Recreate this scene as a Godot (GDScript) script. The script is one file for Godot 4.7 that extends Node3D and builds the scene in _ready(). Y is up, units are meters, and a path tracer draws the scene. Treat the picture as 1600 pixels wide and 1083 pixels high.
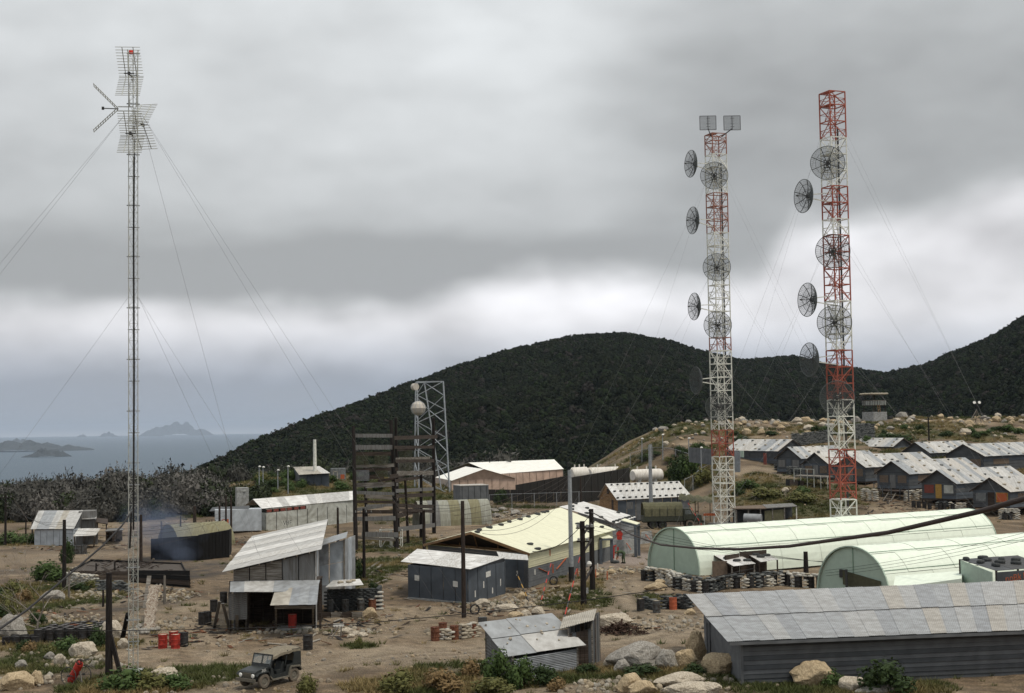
extends Node3D
# Hilltop radio relay site above a bay. Units are metres, y up; the viewer stands on a rise 13.5 m above the compound and looks along -z.

class Geo:
	var v := PackedVector3Array()
	var n := PackedVector3Array()
	func tri(a: Vector3, b: Vector3, c: Vector3) -> void:
		var q := (c - a).cross(b - a).normalized()
		v.append(a); v.append(b); v.append(c)
		n.append(q); n.append(q); n.append(q)
	func tris(a: Vector3, b: Vector3, c: Vector3, na: Vector3, nb: Vector3, nc: Vector3) -> void:
		if (c - a).cross(b - a).dot(na + nb + nc) < 0.0:
			v.append(a); v.append(c); v.append(b)
			n.append(na); n.append(nc); n.append(nb)
		else:
			v.append(a); v.append(b); v.append(c)
			n.append(na); n.append(nb); n.append(nc)
	func quad(a: Vector3, b: Vector3, c: Vector3, d: Vector3, away = null) -> void:
		if away != null and (c - a).cross(b - a).dot((a + c) * 0.5 - away) < 0.0:
			tri(a, c, b); tri(a, d, c)
		else:
			tri(a, b, c); tri(a, c, d)
	func hexa(p: Array) -> void:   # 0-3 one face, 4-7 the opposite one
		var m := Vector3.ZERO
		for q in p: m += q
		m /= 8.0
		quad(p[0], p[1], p[2], p[3], m); quad(p[4], p[5], p[6], p[7], m)
		for i in 4:
			var j := (i + 1) % 4
			quad(p[i], p[j], p[j + 4], p[i + 4], m)
	func box(at: Vector3, s: Vector3, turn := 0.0) -> void:
		var b := Basis(Vector3.UP, turn)
		var p := []
		for y in [-0.5, 0.5]:
			for q in [[-0.5, -0.5], [0.5, -0.5], [0.5, 0.5], [-0.5, 0.5]]:
				p.append(at + b * (Vector3(q[0], y, q[1]) * s))
		hexa(p)
	func bar(a: Vector3, b: Vector3, w: float, h := -1.0) -> void:
		if h < 0.0: h = w
		var f := (b - a).normalized()
		var side := f.cross(Vector3.UP)
		if side.length() < 0.02: side = Vector3.RIGHT
		side = side.normalized()
		var up := side.cross(f).normalized()
		var p := []
		for e in [a, b]:
			for q in [[-0.5, -0.5], [0.5, -0.5], [0.5, 0.5], [-0.5, 0.5]]:
				p.append(e + side * (q[0] * w) + up * (q[1] * h))
		hexa(p)
	func tube(a: Vector3, b: Vector3, r: float, r2 := -1.0, k := 6, caps := true) -> void:
		if r2 < 0.0: r2 = r
		var f := (b - a).normalized()
		var s := f.cross(Vector3.UP if absf(f.y) < 0.95 else Vector3.RIGHT).normalized()
		var u := s.cross(f)
		for i in k:
			var d0 := s * cos(TAU * i / k) + u * sin(TAU * i / k)
			var d1 := s * cos(TAU * (i + 1) / k) + u * sin(TAU * (i + 1) / k)
			tris(a + d0 * r, a + d1 * r, b + d1 * r2, d0, d1, d1)
			tris(a + d0 * r, b + d1 * r2, b + d0 * r2, d0, d1, d0)
			if caps:
				tris(b, b + d0 * r2, b + d1 * r2, f, f, f)
				tris(a, a + d0 * r, a + d1 * r, -f, -f, -f)
	func path(p: Array, r: float, k := 4) -> void:
		for i in p.size() - 1: tube(p[i], p[i + 1], r, -1.0, k, i == 0 or i == p.size() - 2)
	func lathe(prof: Array, k: int, t: Transform3D) -> void:   # prof of Vector2(radius, height) from the bottom up
		for j in prof.size() - 1:
			var p: Vector2 = prof[j]
			var q: Vector2 = prof[j + 1]
			var e := (q - p).normalized()
			for i in k:
				var a0 := TAU * i / k
				var a1 := TAU * (i + 1) / k
				var n0 := t.basis * Vector3(cos(a0) * e.y, -e.x, sin(a0) * e.y)
				var n1 := t.basis * Vector3(cos(a1) * e.y, -e.x, sin(a1) * e.y)
				var A := t * Vector3(cos(a0) * p.x, p.y, sin(a0) * p.x)
				var B := t * Vector3(cos(a1) * p.x, p.y, sin(a1) * p.x)
				var C := t * Vector3(cos(a1) * q.x, q.y, sin(a1) * q.x)
				var D := t * Vector3(cos(a0) * q.x, q.y, sin(a0) * q.x)
				if p.x > 0.0001: tris(A, B, C, n0, n1, n1)
				if q.x > 0.0001: tris(A, C, D, n0, n1, n0)
	func slab(a: Vector3, b: Vector3, c: Vector3, d: Vector3, t: float) -> void:   # a sheet of thickness t under the corners a b c d
		var q := (c - a).cross(b - a).normalized()
		if q.y < 0.0: q = -q
		q *= t
		hexa([a, b, c, d, a - q, b - q, c - q, d - q])
	func waves(a: Vector3, b: Vector3, c: Vector3, d: Vector3, k: int, amp: float) -> void:   # corrugated sheet, ribs run a->d and b->c
		var q := (c - a).cross(b - a).normalized()
		if q.y < 0.0: q = -q
		var s := k * 4
		for side in [1.0, -1.0]:
			for i in s:
				var t0 := float(i) / s
				var t1 := float(i + 1) / s
				var o0: Vector3 = q * (sin(t0 * k * TAU) * amp + side * 0.006)
				var o1: Vector3 = q * (sin(t1 * k * TAU) * amp + side * 0.006)
				quad(a.lerp(b, t0) + o0, a.lerp(b, t1) + o1, d.lerp(c, t1) + o1, d.lerp(c, t0) + o0, (a + c) * 0.5 - q * side * 50.0)
	func add(g: Geo, t: Transform3D) -> void:
		for p in g.v: v.append(t * p)
		for p in g.n: n.append((t.basis * p).normalized())
	func mesh() -> ArrayMesh:
		var arr := []
		arr.resize(Mesh.ARRAY_MAX)
		arr[Mesh.ARRAY_VERTEX] = v
		arr[Mesh.ARRAY_NORMAL] = n
		var m := ArrayMesh.new()
		m.add_surface_from_arrays(Mesh.PRIMITIVE_TRIANGLES, arr)
		return m

var M := {}
var T := {}
var taken := {}
var rng := RandomNumberGenerator.new()
var bump := FastNoiseLite.new()
var patch := FastNoiseLite.new()
var rock_mesh := []
var bag_mesh: ArrayMesh
var bag_geo: Geo
var drum_mesh: ArrayMesh
var lid_mesh: ArrayMesh
var leaf_mesh := {}

func numbered(called: String) -> String:
	taken[called] = taken.get(called, -1) + 1
	return called if taken[called] == 0 else "%s_%03d" % [called, taken[called]]

func meta(o: Node3D, label: String, category := "", group := "", kind := "") -> Node3D:
	if label: o.set_meta("label", label)
	if category: o.set_meta("category", category)
	if group: o.set_meta("group", group)
	if kind: o.set_meta("kind", kind)
	return o

func thing(called: String, label: String, category: String, at := Vector3.ZERO, turn := 0.0, group := "") -> Node3D:
	var o := Node3D.new()
	o.name = numbered(called)
	add_child(o)
	o.position = at
	o.rotation.y = turn
	meta(o, label, category, group)
	return o

func part(called: String, m, mat: Material, parent: Node3D, at := Transform3D()) -> MeshInstance3D:
	var o := MeshInstance3D.new()
	o.name = called
	o.mesh = m.mesh() if m is Geo else m
	o.material_override = mat
	o.transform = at
	parent.add_child(o, true)
	return o

func single(called: String, m, mat: Material, label: String, category: String, at := Transform3D(), group := "") -> MeshInstance3D:
	var o := MeshInstance3D.new()
	o.name = numbered(called)
	o.mesh = m.mesh() if m is Geo else m
	o.material_override = mat
	o.transform = at
	add_child(o)
	meta(o, label, category, group)
	return o

func setting(called: String, m, mat: Material, at := Transform3D()) -> MeshInstance3D:
	var o := MeshInstance3D.new()
	o.name = called
	o.mesh = m.mesh() if m is Geo else m
	o.material_override = mat
	o.transform = at
	add_child(o)
	o.set_meta("kind", "structure")
	return o

func scatter(called: String, m: Mesh, mat: Material, where: Array, tints: Array, label: String, category: String) -> void:
	var mm := MultiMesh.new()
	mm.transform_format = MultiMesh.TRANSFORM_3D
	mm.use_colors = true
	mm.mesh = m
	mm.instance_count = where.size()
	for i in where.size():
		mm.set_instance_transform(i, where[i])
		mm.set_instance_color(i, tints[i])
	var o := MultiMeshInstance3D.new()
	o.name = numbered(called)
	o.multimesh = mm
	o.material_override = mat
	add_child(o)
	meta(o, label, category, "", "stuff")

func copy(o: Node3D, at: Transform3D, label := "", group := "") -> Node3D:
	var c: Node3D = o.duplicate()
	var base: String = o.name
	if base.length() > 4 and base[base.length() - 4] == "_" and base.right(3).is_valid_int(): base = base.left(base.length() - 4)
	c.name = numbered(base)
	add_child(c)
	c.transform = at
	if label: c.set_meta("label", label)
	if group: c.set_meta("group", group)
	return c

func lin(r: float, g: float, b: float) -> Color:
	return Color(r, g, b).linear_to_srgb()

func noise_tex(size: int, seedn: int, freq: float, sx: float, sy: float, lo: Color, hi: Color, speck := 0.0, power := 1.0) -> ImageTexture:
	var f := FastNoiseLite.new()
	f.seed = seedn
	f.noise_type = FastNoiseLite.TYPE_SIMPLEX_SMOOTH
	f.frequency = freq
	f.fractal_octaves = 5
	var r := RandomNumberGenerator.new()
	r.seed = seedn
	var im := Image.create(size, size, false, Image.FORMAT_RGB8)
	for y in size:
		for x in size:
			# a torus in noise space makes the picture tile
			var ax := TAU * x / size
			var ay := TAU * y / size
			var k := f.get_noise_3d(cos(ax) * sx + cos(ay) * sy * 0.73, sin(ax) * sx + 31.0, sin(ay) * sy + cos(ay) * sy * 0.5)
			k = clampf(k * 1.1 + 0.5 + r.randf_range(-speck, speck), 0.0, 1.0)
			im.set_pixel(x, y, lo.lerp(hi, pow(k, power)))
	im.generate_mipmaps()
	return ImageTexture.create_from_image(im)

func relief_tex(size: int, seedn: int, freq: float) -> ImageTexture:
	var f := FastNoiseLite.new()
	f.seed = seedn
	f.frequency = freq
	f.fractal_octaves = 5
	var im := f.get_seamless_image(size, size)
	im.convert(Image.FORMAT_RGBA8)
	im.bump_map_to_normal_map(6.0)
	return ImageTexture.create_from_image(im)

func mat(key: String, c: Color, rough := 0.85, tex := "", scale := 0.25, metal := 0.0, relief := 0.0) -> StandardMaterial3D:
	var m := StandardMaterial3D.new()
	m.resource_name = key
	m.albedo_color = c
	m.roughness = rough
	m.metallic = metal
	m.metallic_specular = 0.4
	if tex:
		m.albedo_texture = T[tex]
		m.uv1_triplanar = true
		m.uv1_world_triplanar = true
		m.uv1_scale = Vector3.ONE * scale
		if relief > 0.0:
			m.normal_enabled = true
			m.normal_texture = T.relief
			m.normal_scale = relief
	M[key] = m
	return m

func ss(a: float, b: float, x: float) -> float:
	var t := clampf((x - a) / (b - a), 0.0, 1.0)
	return t * t * (3.0 - 2.0 * t)

func along(tab: Array, x: float) -> float:
	if x <= tab[0][0]: return tab[0][1]
	for i in tab.size() - 1:
		if x <= tab[i + 1][0]:
			return lerpf(tab[i][1], tab[i + 1][1], (x - tab[i][0]) / (tab[i + 1][0] - tab[i][0]))
	return tab[-1][1]

const RIDGE := [[172.0, 0.0], [190.0, 1.0], [200.0, 2.6], [215.0, 4.4], [235.0, 6.2], [255.0, 8.8], [275.0, 12.2], [290.0, 13.6], [305.0, 13.0], [340.0, 6.0], [430.0, -30.0], [520.0, -60.0]]

func smooth_h(x: float, z: float) -> float:   # the lie of the land without its small bumps
	var d := -z
	var y := maxf(0.0, 64.0 - d) * 0.18
	var s := lerpf(ss(16.0, 40.0, x), ss(4.0, 36.0, x), ss(235.0, 270.0, d))
	y += along(RIDGE, d) * s
	y += 4.6 * exp(-pow((x + 37.0) / 26.0, 2.0) - pow((d - 268.0) / 26.0, 2.0))
	y += (1.0 - s) * (-0.045 * maxf(0.0, d - 235.0) * ss(-40.0, -110.0, x) - 0.40 * maxf(0.0, d - 345.0))
	return y

func hgt(x: float, z: float) -> float:
	var w := 1.0 + 2.2 * ss(200.0, 260.0, -z)
	var rut := track(x, z)
	return smooth_h(x, z) - 0.07 * (1.0 - ss(0.12, 0.36, absf(rut - 0.75))) + bump.get_noise_2d(x * 1.0, z * 1.0) * 0.22 * w + bump.get_noise_2d(x * 6.0 + 300.0, z * 6.0) * 0.05 * w

const TRACK := [Vector2(-16.79, -74.30), Vector2(-13.97, -77.00), Vector2(-10.48, -81.90), Vector2(-6.38, -85.70), Vector2(-0.67, -87.60), Vector2(6.03, -88.40), Vector2(9.61, -92.40), Vector2(12.07, -100.70), Vector2(8.41, -105.40), Vector2(8.38, -120.00), Vector2(10.67, -132.90)]

func track(x: float, z: float) -> float:   # distance from the middle of the vehicle track
	if z > -70.0 or z < -125.0: return 9.0
	var best := 9.0
	var p := Vector2(x, z)
	for i in TRACK.size() - 1: best = minf(best, p.distance_to(Geometry2D.get_closest_point_to_segment(p, TRACK[i], TRACK[i + 1])))
	return best

func gp(x: float, z: float, up := 0.0) -> Vector3:
	return Vector3(x, hgt(x, z) + up, z)

func sag(a: Vector3, b: Vector3, drop: float, k := 12) -> Array:
	var p := []
	for i in k + 1:
		var t := float(i) / k
		p.append(a.lerp(b, t) - Vector3(0, drop * 4.0 * t * (1.0 - t), 0))
	return p

func wire(called: String, label: String, a: Vector3, b: Vector3, drop: float, r: float, m: Material, group := "", category := "wire") -> void:
	var g := Geo.new()
	g.path(sag(a, b, drop, 14 if drop > 0.0 else 1), r, 4)
	single(called, g, m, label, category, Transform3D(), group)

func make_textures() -> void:
	T.mottle = noise_tex(256, 3, 0.9, 1.6, 1.6, Color(0.84, 0.84, 0.84), Color(1, 1, 1), 0.08)
	T.fine = noise_tex(256, 13, 0.9, 1.6, 1.6, Color(0.94, 0.94, 0.94), Color(1, 1, 1), 0.06)
	T.grit = noise_tex(256, 4, 1.6, 3.0, 3.0, Color(0.62, 0.6, 0.57), Color(1, 1, 1), 0.28)
	T.streak = noise_tex(256, 5, 0.9, 5.0, 0.7, Color(0.80, 0.775, 0.745), Color(1, 1, 1), 0.06, 0.7)
	T.wood = noise_tex(256, 6, 0.9, 9.0, 0.5, Color(0.5, 0.47, 0.44), Color(1, 1, 1), 0.05)
	T.plank = noise_tex(256, 7, 0.9, 0.5, 9.0, Color(0.55, 0.52, 0.48), Color(1, 1, 1), 0.05)
	T.zinc = noise_tex(256, 8, 0.8, 1.2, 1.2, Color(0.82, 0.81, 0.80), Color(1, 1, 1), 0.12)
	T.rust = noise_tex(256, 9, 0.7, 1.5, 1.5, Color(0.45, 0.33, 0.25), Color(1, 1, 1), 0.08, 0.55)
	T.concrete = noise_tex(256, 10, 0.8, 2.0, 2.0, Color(0.75, 0.74, 0.72), Color(1, 1, 1), 0.1)
	T.relief = relief_tex(256, 11, 0.02)

func make_materials() -> void:
	mat("grey_paint", lin(0.135, 0.142, 0.150), 0.8, "mottle", 0.12)
	mat("grey_paint_dark", lin(0.080, 0.086, 0.093), 0.8, "mottle", 0.12)
	mat("blue_grey_paint", lin(0.090, 0.105, 0.125), 0.75, "mottle", 0.1)
	mat("weathered_ply", lin(0.18, 0.182, 0.182), 0.9, "streak", 0.2)
	mat("pale_wall", lin(0.50, 0.52, 0.49), 0.9, "concrete", 0.12)
	mat("blue_white", lin(0.46, 0.50, 0.54), 0.85, "mottle", 0.12)
	mat("zinc", lin(0.34, 0.36, 0.38), 0.6, "zinc", 0.3, 0.15)
	mat("zinc_light", lin(0.50, 0.50, 0.49), 0.6, "zinc", 0.3, 0.15)
	mat("zinc_tan", lin(0.42, 0.395, 0.345), 0.65, "zinc", 0.3, 0.1)
	mat("zinc_dark", lin(0.30, 0.32, 0.345), 0.6, "zinc", 0.3, 0.15)
	mat("roof_white", lin(0.70, 0.70, 0.69), 0.7, "zinc", 0.15)
	mat("roof_dull", lin(0.56, 0.565, 0.56), 0.75, "streak", 0.25)
	mat("roof_stained", lin(0.50, 0.49, 0.47), 0.75, "streak", 0.3)
	mat("yellow_roof", lin(0.70, 0.695, 0.53), 0.75, "fine", 0.2)
	mat("yellow_siding", lin(0.58, 0.56, 0.39), 0.8, "fine", 0.3)
	mat("lumber", lin(0.36, 0.22, 0.11), 0.85, "plank", 0.3)
	mat("lumber_grey", lin(0.27, 0.255, 0.235), 0.9, "plank", 0.3)
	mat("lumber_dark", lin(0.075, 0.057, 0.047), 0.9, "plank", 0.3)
	mat("post_dark", lin(0.028, 0.022, 0.02), 0.9, "wood", 0.4)
	mat("post_brown", lin(0.06, 0.045, 0.038), 0.9, "wood", 0.4)
	mat("post_grey", lin(0.30, 0.28, 0.25), 0.9, "wood", 0.4)
	mat("steel_pole", lin(0.36, 0.38, 0.40), 0.55, "mottle", 0.4, 0.3)
	mat("steel_dark", lin(0.07, 0.07, 0.07), 0.6, "mottle", 0.5, 0.3)
	mat("tower_red", lin(0.38, 0.105, 0.07), 0.7, "streak", 0.6)
	mat("tower_red_hazed", lin(0.36, 0.165, 0.125), 0.75, "streak", 0.6)  # tower red paled: sky glare and haze put into the colour
	mat("shed_zinc", lin(0.37, 0.385, 0.40), 0.6, "zinc", 0.3, 0.12)
	mat("shed_pale", lin(0.42, 0.425, 0.425), 0.6, "zinc", 0.3, 0.12)
	mat("shed_dull", lin(0.335, 0.35, 0.37), 0.6, "zinc", 0.3, 0.12)
	mat("shed_tan", lin(0.425, 0.405, 0.37), 0.6, "zinc", 0.3, 0.1)
	mat("tower_white", lin(0.78, 0.78, 0.71), 0.6, "mottle", 0.3)
	mat("galvanised", lin(0.40, 0.43, 0.46), 0.5, "mottle", 0.3, 0.35)
	mat("mast_paint", lin(0.48, 0.49, 0.45), 0.6, "mottle", 0.5, 0.1)
	mat("dish_grey", lin(0.10, 0.11, 0.11), 0.6, "", 0.0, 0.2)
	mat("dish_white", lin(0.55, 0.52, 0.47), 0.6, "streak", 0.5)
	mat("beacon_red", lin(0.65, 0.03, 0.015), 0.4)
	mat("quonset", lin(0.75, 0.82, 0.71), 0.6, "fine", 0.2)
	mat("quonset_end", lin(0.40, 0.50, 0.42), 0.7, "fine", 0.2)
	mat("quonset_line", lin(0.20, 0.30, 0.22), 0.7)
	mat("olive_canvas", lin(0.13, 0.125, 0.075), 0.95, "mottle", 0.3)
	mat("olive_sheet", lin(0.22, 0.21, 0.13), 0.8, "streak", 0.2)
	mat("olive_pale", lin(0.30, 0.31, 0.27), 0.8, "streak", 0.2)
	mat("olive_paint", lin(0.045, 0.05, 0.035), 0.6, "mottle", 0.6)
	mat("jeep_paint", lin(0.030, 0.034, 0.034), 0.5, "mottle", 0.8)
	mat("jeep_dust", lin(0.17, 0.155, 0.125), 0.85, "mottle", 1.0)
	mat("jeep_canvas", lin(0.22, 0.19, 0.14), 0.95, "mottle", 0.8)
	mat("tyre_dusty", lin(0.22, 0.19, 0.155), 0.95, "grit", 1.0)
	mat("tyre_black", lin(0.03, 0.03, 0.03), 0.9)
	mat("rubber_black", lin(0.018, 0.017, 0.017), 0.7)
	mat("cable_brown", lin(0.045, 0.032, 0.028), 0.8)
	mat("wire_grey", lin(0.20, 0.20, 0.20), 0.7)
	mat("drum_dark", lin(0.035, 0.036, 0.038), 0.7, "rust", 0.7)
	mat("drum_grey", lin(0.10, 0.11, 0.115), 0.7, "rust", 0.7)
	mat("drum_rust", lin(0.20, 0.085, 0.05), 0.85, "rust", 0.8)
	mat("drum_red", lin(0.45, 0.04, 0.026), 0.6, "rust", 0.5)
	mat("drum_orange", lin(0.45, 0.11, 0.05), 0.7, "mottle", 0.8)
	mat("lid_grey", lin(0.20, 0.21, 0.22), 0.7, "rust", 0.9)
	mat("lid_pale", lin(0.55, 0.52, 0.42), 0.7, "rust", 1.0)
	mat("lid_yellow", lin(0.45, 0.38, 0.12), 0.7, "rust", 1.0)
	mat("sandbag_dark", lin(0.06, 0.065, 0.066), 0.95, "mottle", 0.6)
	mat("sandbag_grey", lin(0.16, 0.165, 0.16), 0.95, "mottle", 0.6)
	mat("sandbag_pale", lin(0.50, 0.48, 0.43), 0.95, "mottle", 0.6)
	mat("sandbag_tan", lin(0.42, 0.37, 0.29), 0.95, "mottle", 0.6)
	mat("burnt", lin(0.009, 0.009, 0.010), 0.95, "wood", 0.3)
	mat("black_wall", lin(0.030, 0.029, 0.028), 0.95, "streak", 0.2)
	mat("concrete", lin(0.34, 0.35, 0.35), 0.9, "concrete", 0.25)
	mat("concrete_dark", lin(0.20, 0.215, 0.225), 0.9, "concrete", 0.25)
	mat("pink_wall", lin(0.56, 0.41, 0.33), 0.85, "mottle", 0.1)
	mat("beige_wall", lin(0.50, 0.43, 0.38), 0.85, "mottle", 0.1)
	mat("metal_white_roof", lin(0.80, 0.79, 0.74), 0.6, "fine", 0.08)
	mat("tank_white", lin(0.72, 0.70, 0.66), 0.55, "streak", 0.2)
	mat("red_paint", lin(0.50, 0.04, 0.025), 0.6, "mottle", 0.6)
	mat("orange_paint", lin(0.48, 0.12, 0.045), 0.7, "mottle", 0.6)
	mat("ochre_paint", lin(0.42, 0.25, 0.06), 0.7, "mottle", 0.6)
	mat("white_paint", lin(0.75, 0.74, 0.70), 0.7, "mottle", 0.4)
	mat("shutter_red", lin(0.22, 0.06, 0.045), 0.8, "mottle", 0.4)
	mat("screen_brown", lin(0.16, 0.12, 0.09), 0.9, "mottle", 0.4)
	mat("bark_white", lin(0.42, 0.38, 0.34), 0.9, "wood", 0.8)
	mat("bark", lin(0.13, 0.105, 0.085), 0.95, "wood", 0.6)
	mat("mesh_green", lin(0.085, 0.085, 0.050), 0.8, "mottle", 0.5)
	mat("rock_tan", lin(0.56, 0.45, 0.30), 0.95, "grit", 0.35, 0.0, 0.8)
	mat("rock_grey", lin(0.38, 0.365, 0.34), 0.95, "grit", 0.35, 0.0, 0.8)
	mat("rock_pale", lin(0.60, 0.54, 0.45), 0.95, "grit", 0.35, 0.0, 0.8)
	mat("skin", lin(0.42, 0.24, 0.16), 0.6)
	mat("fatigues", lin(0.06, 0.085, 0.05), 0.95, "mottle", 1.0)
	mat("boots", lin(0.012, 0.011, 0.01), 0.6)
	mat("hair", lin(0.02, 0.014, 0.01), 0.8)
	var glass := mat("glass", Color(0.55, 0.58, 0.58, 0.35), 0.1)
	glass.transparency = BaseMaterial3D.TRANSPARENCY_ALPHA
	mat("lamp_glass", lin(0.75, 0.75, 0.72), 0.2)
	for k in ["ground", "leaf", "stones", "leaf_far"]:
		mat(k, Color.WHITE, 0.95)
		M[k].vertex_color_use_as_albedo = true
	M.ground.albedo_texture = T.grit
	M.ground.uv1_triplanar = true
	M.ground.uv1_world_triplanar = true
	M.ground.uv1_scale = Vector3.ONE * 0.35
	M.ground.normal_enabled = true
	M.ground.normal_texture = T.relief
	M.ground.normal_scale = 0.9
	M.stones.albedo_texture = T.grit
	M.stones.uv1_triplanar = true
	M.stones.uv1_world_triplanar = true
	M.leaf.backlight_enabled = true
	M.leaf.backlight = Color(0.10, 0.12, 0.06)
	M.leaf.roughness = 0.7
	M.leaf.metallic_specular = 0.25
	M.leaf_far.metallic_specular = 0.2
	var sea := mat("sea", lin(0.030, 0.060, 0.090), 0.35)
	sea.metallic_specular = 0.2
	sea.normal_enabled = true
	sea.normal_texture = T.relief
	sea.normal_scale = 1.2
	sea.uv1_triplanar = true
	sea.uv1_world_triplanar = true
	sea.uv1_scale = Vector3.ONE * 0.004

func sky_light(az: float, el: float, f: FastNoiseLite) -> Color:
	var q := deg_to_rad(az)
	var n1 := f.get_noise_3d(sin(q) * 60.0, el * 5.2, cos(q) * 60.0)
	var n2 := f.get_noise_3d(sin(q) * 190.0, el * 8.5 + 50.0, cos(q) * 190.0)
	var n3 := f.get_noise_3d(sin(q) * 420.0 + 9.0, el * 17.0 + 90.0, cos(q) * 420.0)
	var edge := along([[-60.0, 5.0], [-19.8, 4.7], [-14.0, 4.7], [-11.0, 4.7], [-7.6, 4.8], [-4.0, 5.4], [-2.0, 5.9], [1.3, 6.4], [5.0, 5.8], [8.0, 5.3], [10.0, 6.0], [11.3, 7.9], [14.0, 7.7], [16.0, 8.0], [19.8, 9.0], [30.0, 8.0], [60.0, 5.0]], az)
	edge += n2 * 1.0 + n3 * 0.4
	# the deck above: dark at its lower edge, thinner and paler higher up
	var west := 1.0 - ss(2.0, 9.0, az) * (1.0 - ss(40.0, 90.0, az))
	var deck := along([[0.0, 0.25], [6.0, 0.23], [7.4, 0.255], [8.4, 0.36], [9.4, 0.42], [11.5, 0.455], [15.0, 0.475], [20.0, 0.50], [90.0, 0.56]], el + n1 * 1.6)
	var deck_e := along([[0.0, 0.28], [6.5, 0.28], [9.0, 0.285], [12.0, 0.29], [14.5, 0.31], [17.0, 0.37], [22.0, 0.48], [90.0, 0.56]], el + n1 * 1.2)
	var top := lerpf(deck_e, deck, west)
	var n4 := f.get_noise_3d(sin(q) * 900.0, el * 36.0 + 20.0, cos(q) * 900.0)
	top *= 1.0 + 0.10 * n1 + 0.13 * n2 + 0.12 * n3 + 0.06 * n4
	top += 0.05 * exp(-pow((az + 0.5) / 5.0, 2.0) - pow((el - 13.5) / 2.5, 2.0))
	# the brighter layer below it
	var low := along([[0.0, 0.24], [1.0, 0.245], [2.0, 0.30], [3.0, 0.42], [4.0, 0.50], [5.0, 0.53], [7.0, 0.52], [9.0, 0.50]], el)
	low *= 1.0 + 0.32 * n2 + 0.24 * n3 + 0.10 * n4 - 0.12 * ss(-9.0, -17.0, az) * ss(0.6, 4.0, el) * (1.0 - ss(40.0, 80.0, absf(az)))
	low += 0.15 * exp(-pow((az - 1.5) / 5.0, 2.0) - pow((el - 4.8) / 1.1, 2.0)) + 0.09 * exp(-pow((az - 12.5) / 2.0, 2.0) - pow((el - 7.0) / 1.0, 2.0))
	var k := ss(edge - 1.1, edge + 0.9, el)
	var l := lerpf(low, top, k)
	var blue := 1.0 - ss(0.5, 4.5, el)   # air light low over the bay
	return Color(l * lerpf(1.0, 0.965, k) * (1.0 - 0.13 * blue), l * (1.0 - 0.02 * blue), l * lerpf(1.03, 1.02, k) * (1.0 + 0.13 * blue))

func make_sky() -> PanoramaSkyMaterial:
	var f := FastNoiseLite.new()
	f.seed = 21
	f.frequency = 0.021
	f.fractal_octaves = 5
	var w := 2048
	var h := 1024
	var data := PackedFloat32Array()
	data.resize(w * h * 3)
	for y in h:
		var el := 90.0 - 180.0 * (y + 0.5) / h
		for x in w:
			var o := (y * w + x) * 3
			if el < -0.4:
				data[o] = 0.40; data[o + 1] = 0.42; data[o + 2] = 0.44
				continue
			if el > 28.0 and (x % 8 or y % 8):   # high above, where the cloud is smooth, every eighth direction is worked out
				var e := ((y - y % 8) * w + x - x % 8) * 3
				data[o] = data[e]; data[o + 1] = data[e + 1]; data[o + 2] = data[e + 2]
				continue
			var c := sky_light(wrapf(360.0 * (x + 0.5) / w, -180.0, 180.0), maxf(el, 0.0), f)
			data[o] = c.r; data[o + 1] = c.g; data[o + 2] = c.b
	var m := PanoramaSkyMaterial.new()
	m.panorama = ImageTexture.create_from_image(Image.create_from_data(w, h, false, Image.FORMAT_RGBF, data.to_byte_array()))
	return m

# ---------------------------------------------------------------- shared shapes
func ico(level: int) -> Array:
	var t := (1.0 + sqrt(5.0)) / 2.0
	var p := [Vector3(-1, t, 0), Vector3(1, t, 0), Vector3(-1, -t, 0), Vector3(1, -t, 0), Vector3(0, -1, t), Vector3(0, 1, t), Vector3(0, -1, -t), Vector3(0, 1, -t), Vector3(t, 0, -1), Vector3(t, 0, 1), Vector3(-t, 0, -1), Vector3(-t, 0, 1)]
	var f := [[0, 11, 5], [0, 5, 1], [0, 1, 7], [0, 7, 10], [0, 10, 11], [1, 5, 9], [5, 11, 4], [11, 10, 2], [10, 7, 6], [7, 1, 8], [3, 9, 4], [3, 4, 2], [3, 2, 6], [3, 6, 8], [3, 8, 9], [4, 9, 5], [2, 4, 11], [6, 2, 10], [8, 6, 7], [9, 8, 1]]
	var tris := []
	for q in f: tris.append([p[q[0]].normalized(), p[q[1]].normalized(), p[q[2]].normalized()])
	for l in level:
		var more := []
		for q in tris:
			var a: Vector3 = ((q[0] + q[1]) * 0.5).normalized()
			var b: Vector3 = ((q[1] + q[2]) * 0.5).normalized()
			var c: Vector3 = ((q[2] + q[0]) * 0.5).normalized()
			more += [[q[0], a, c], [a, q[1], b], [c, b, q[2]], [a, b, c]]
		tris = more
	return tris

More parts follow.
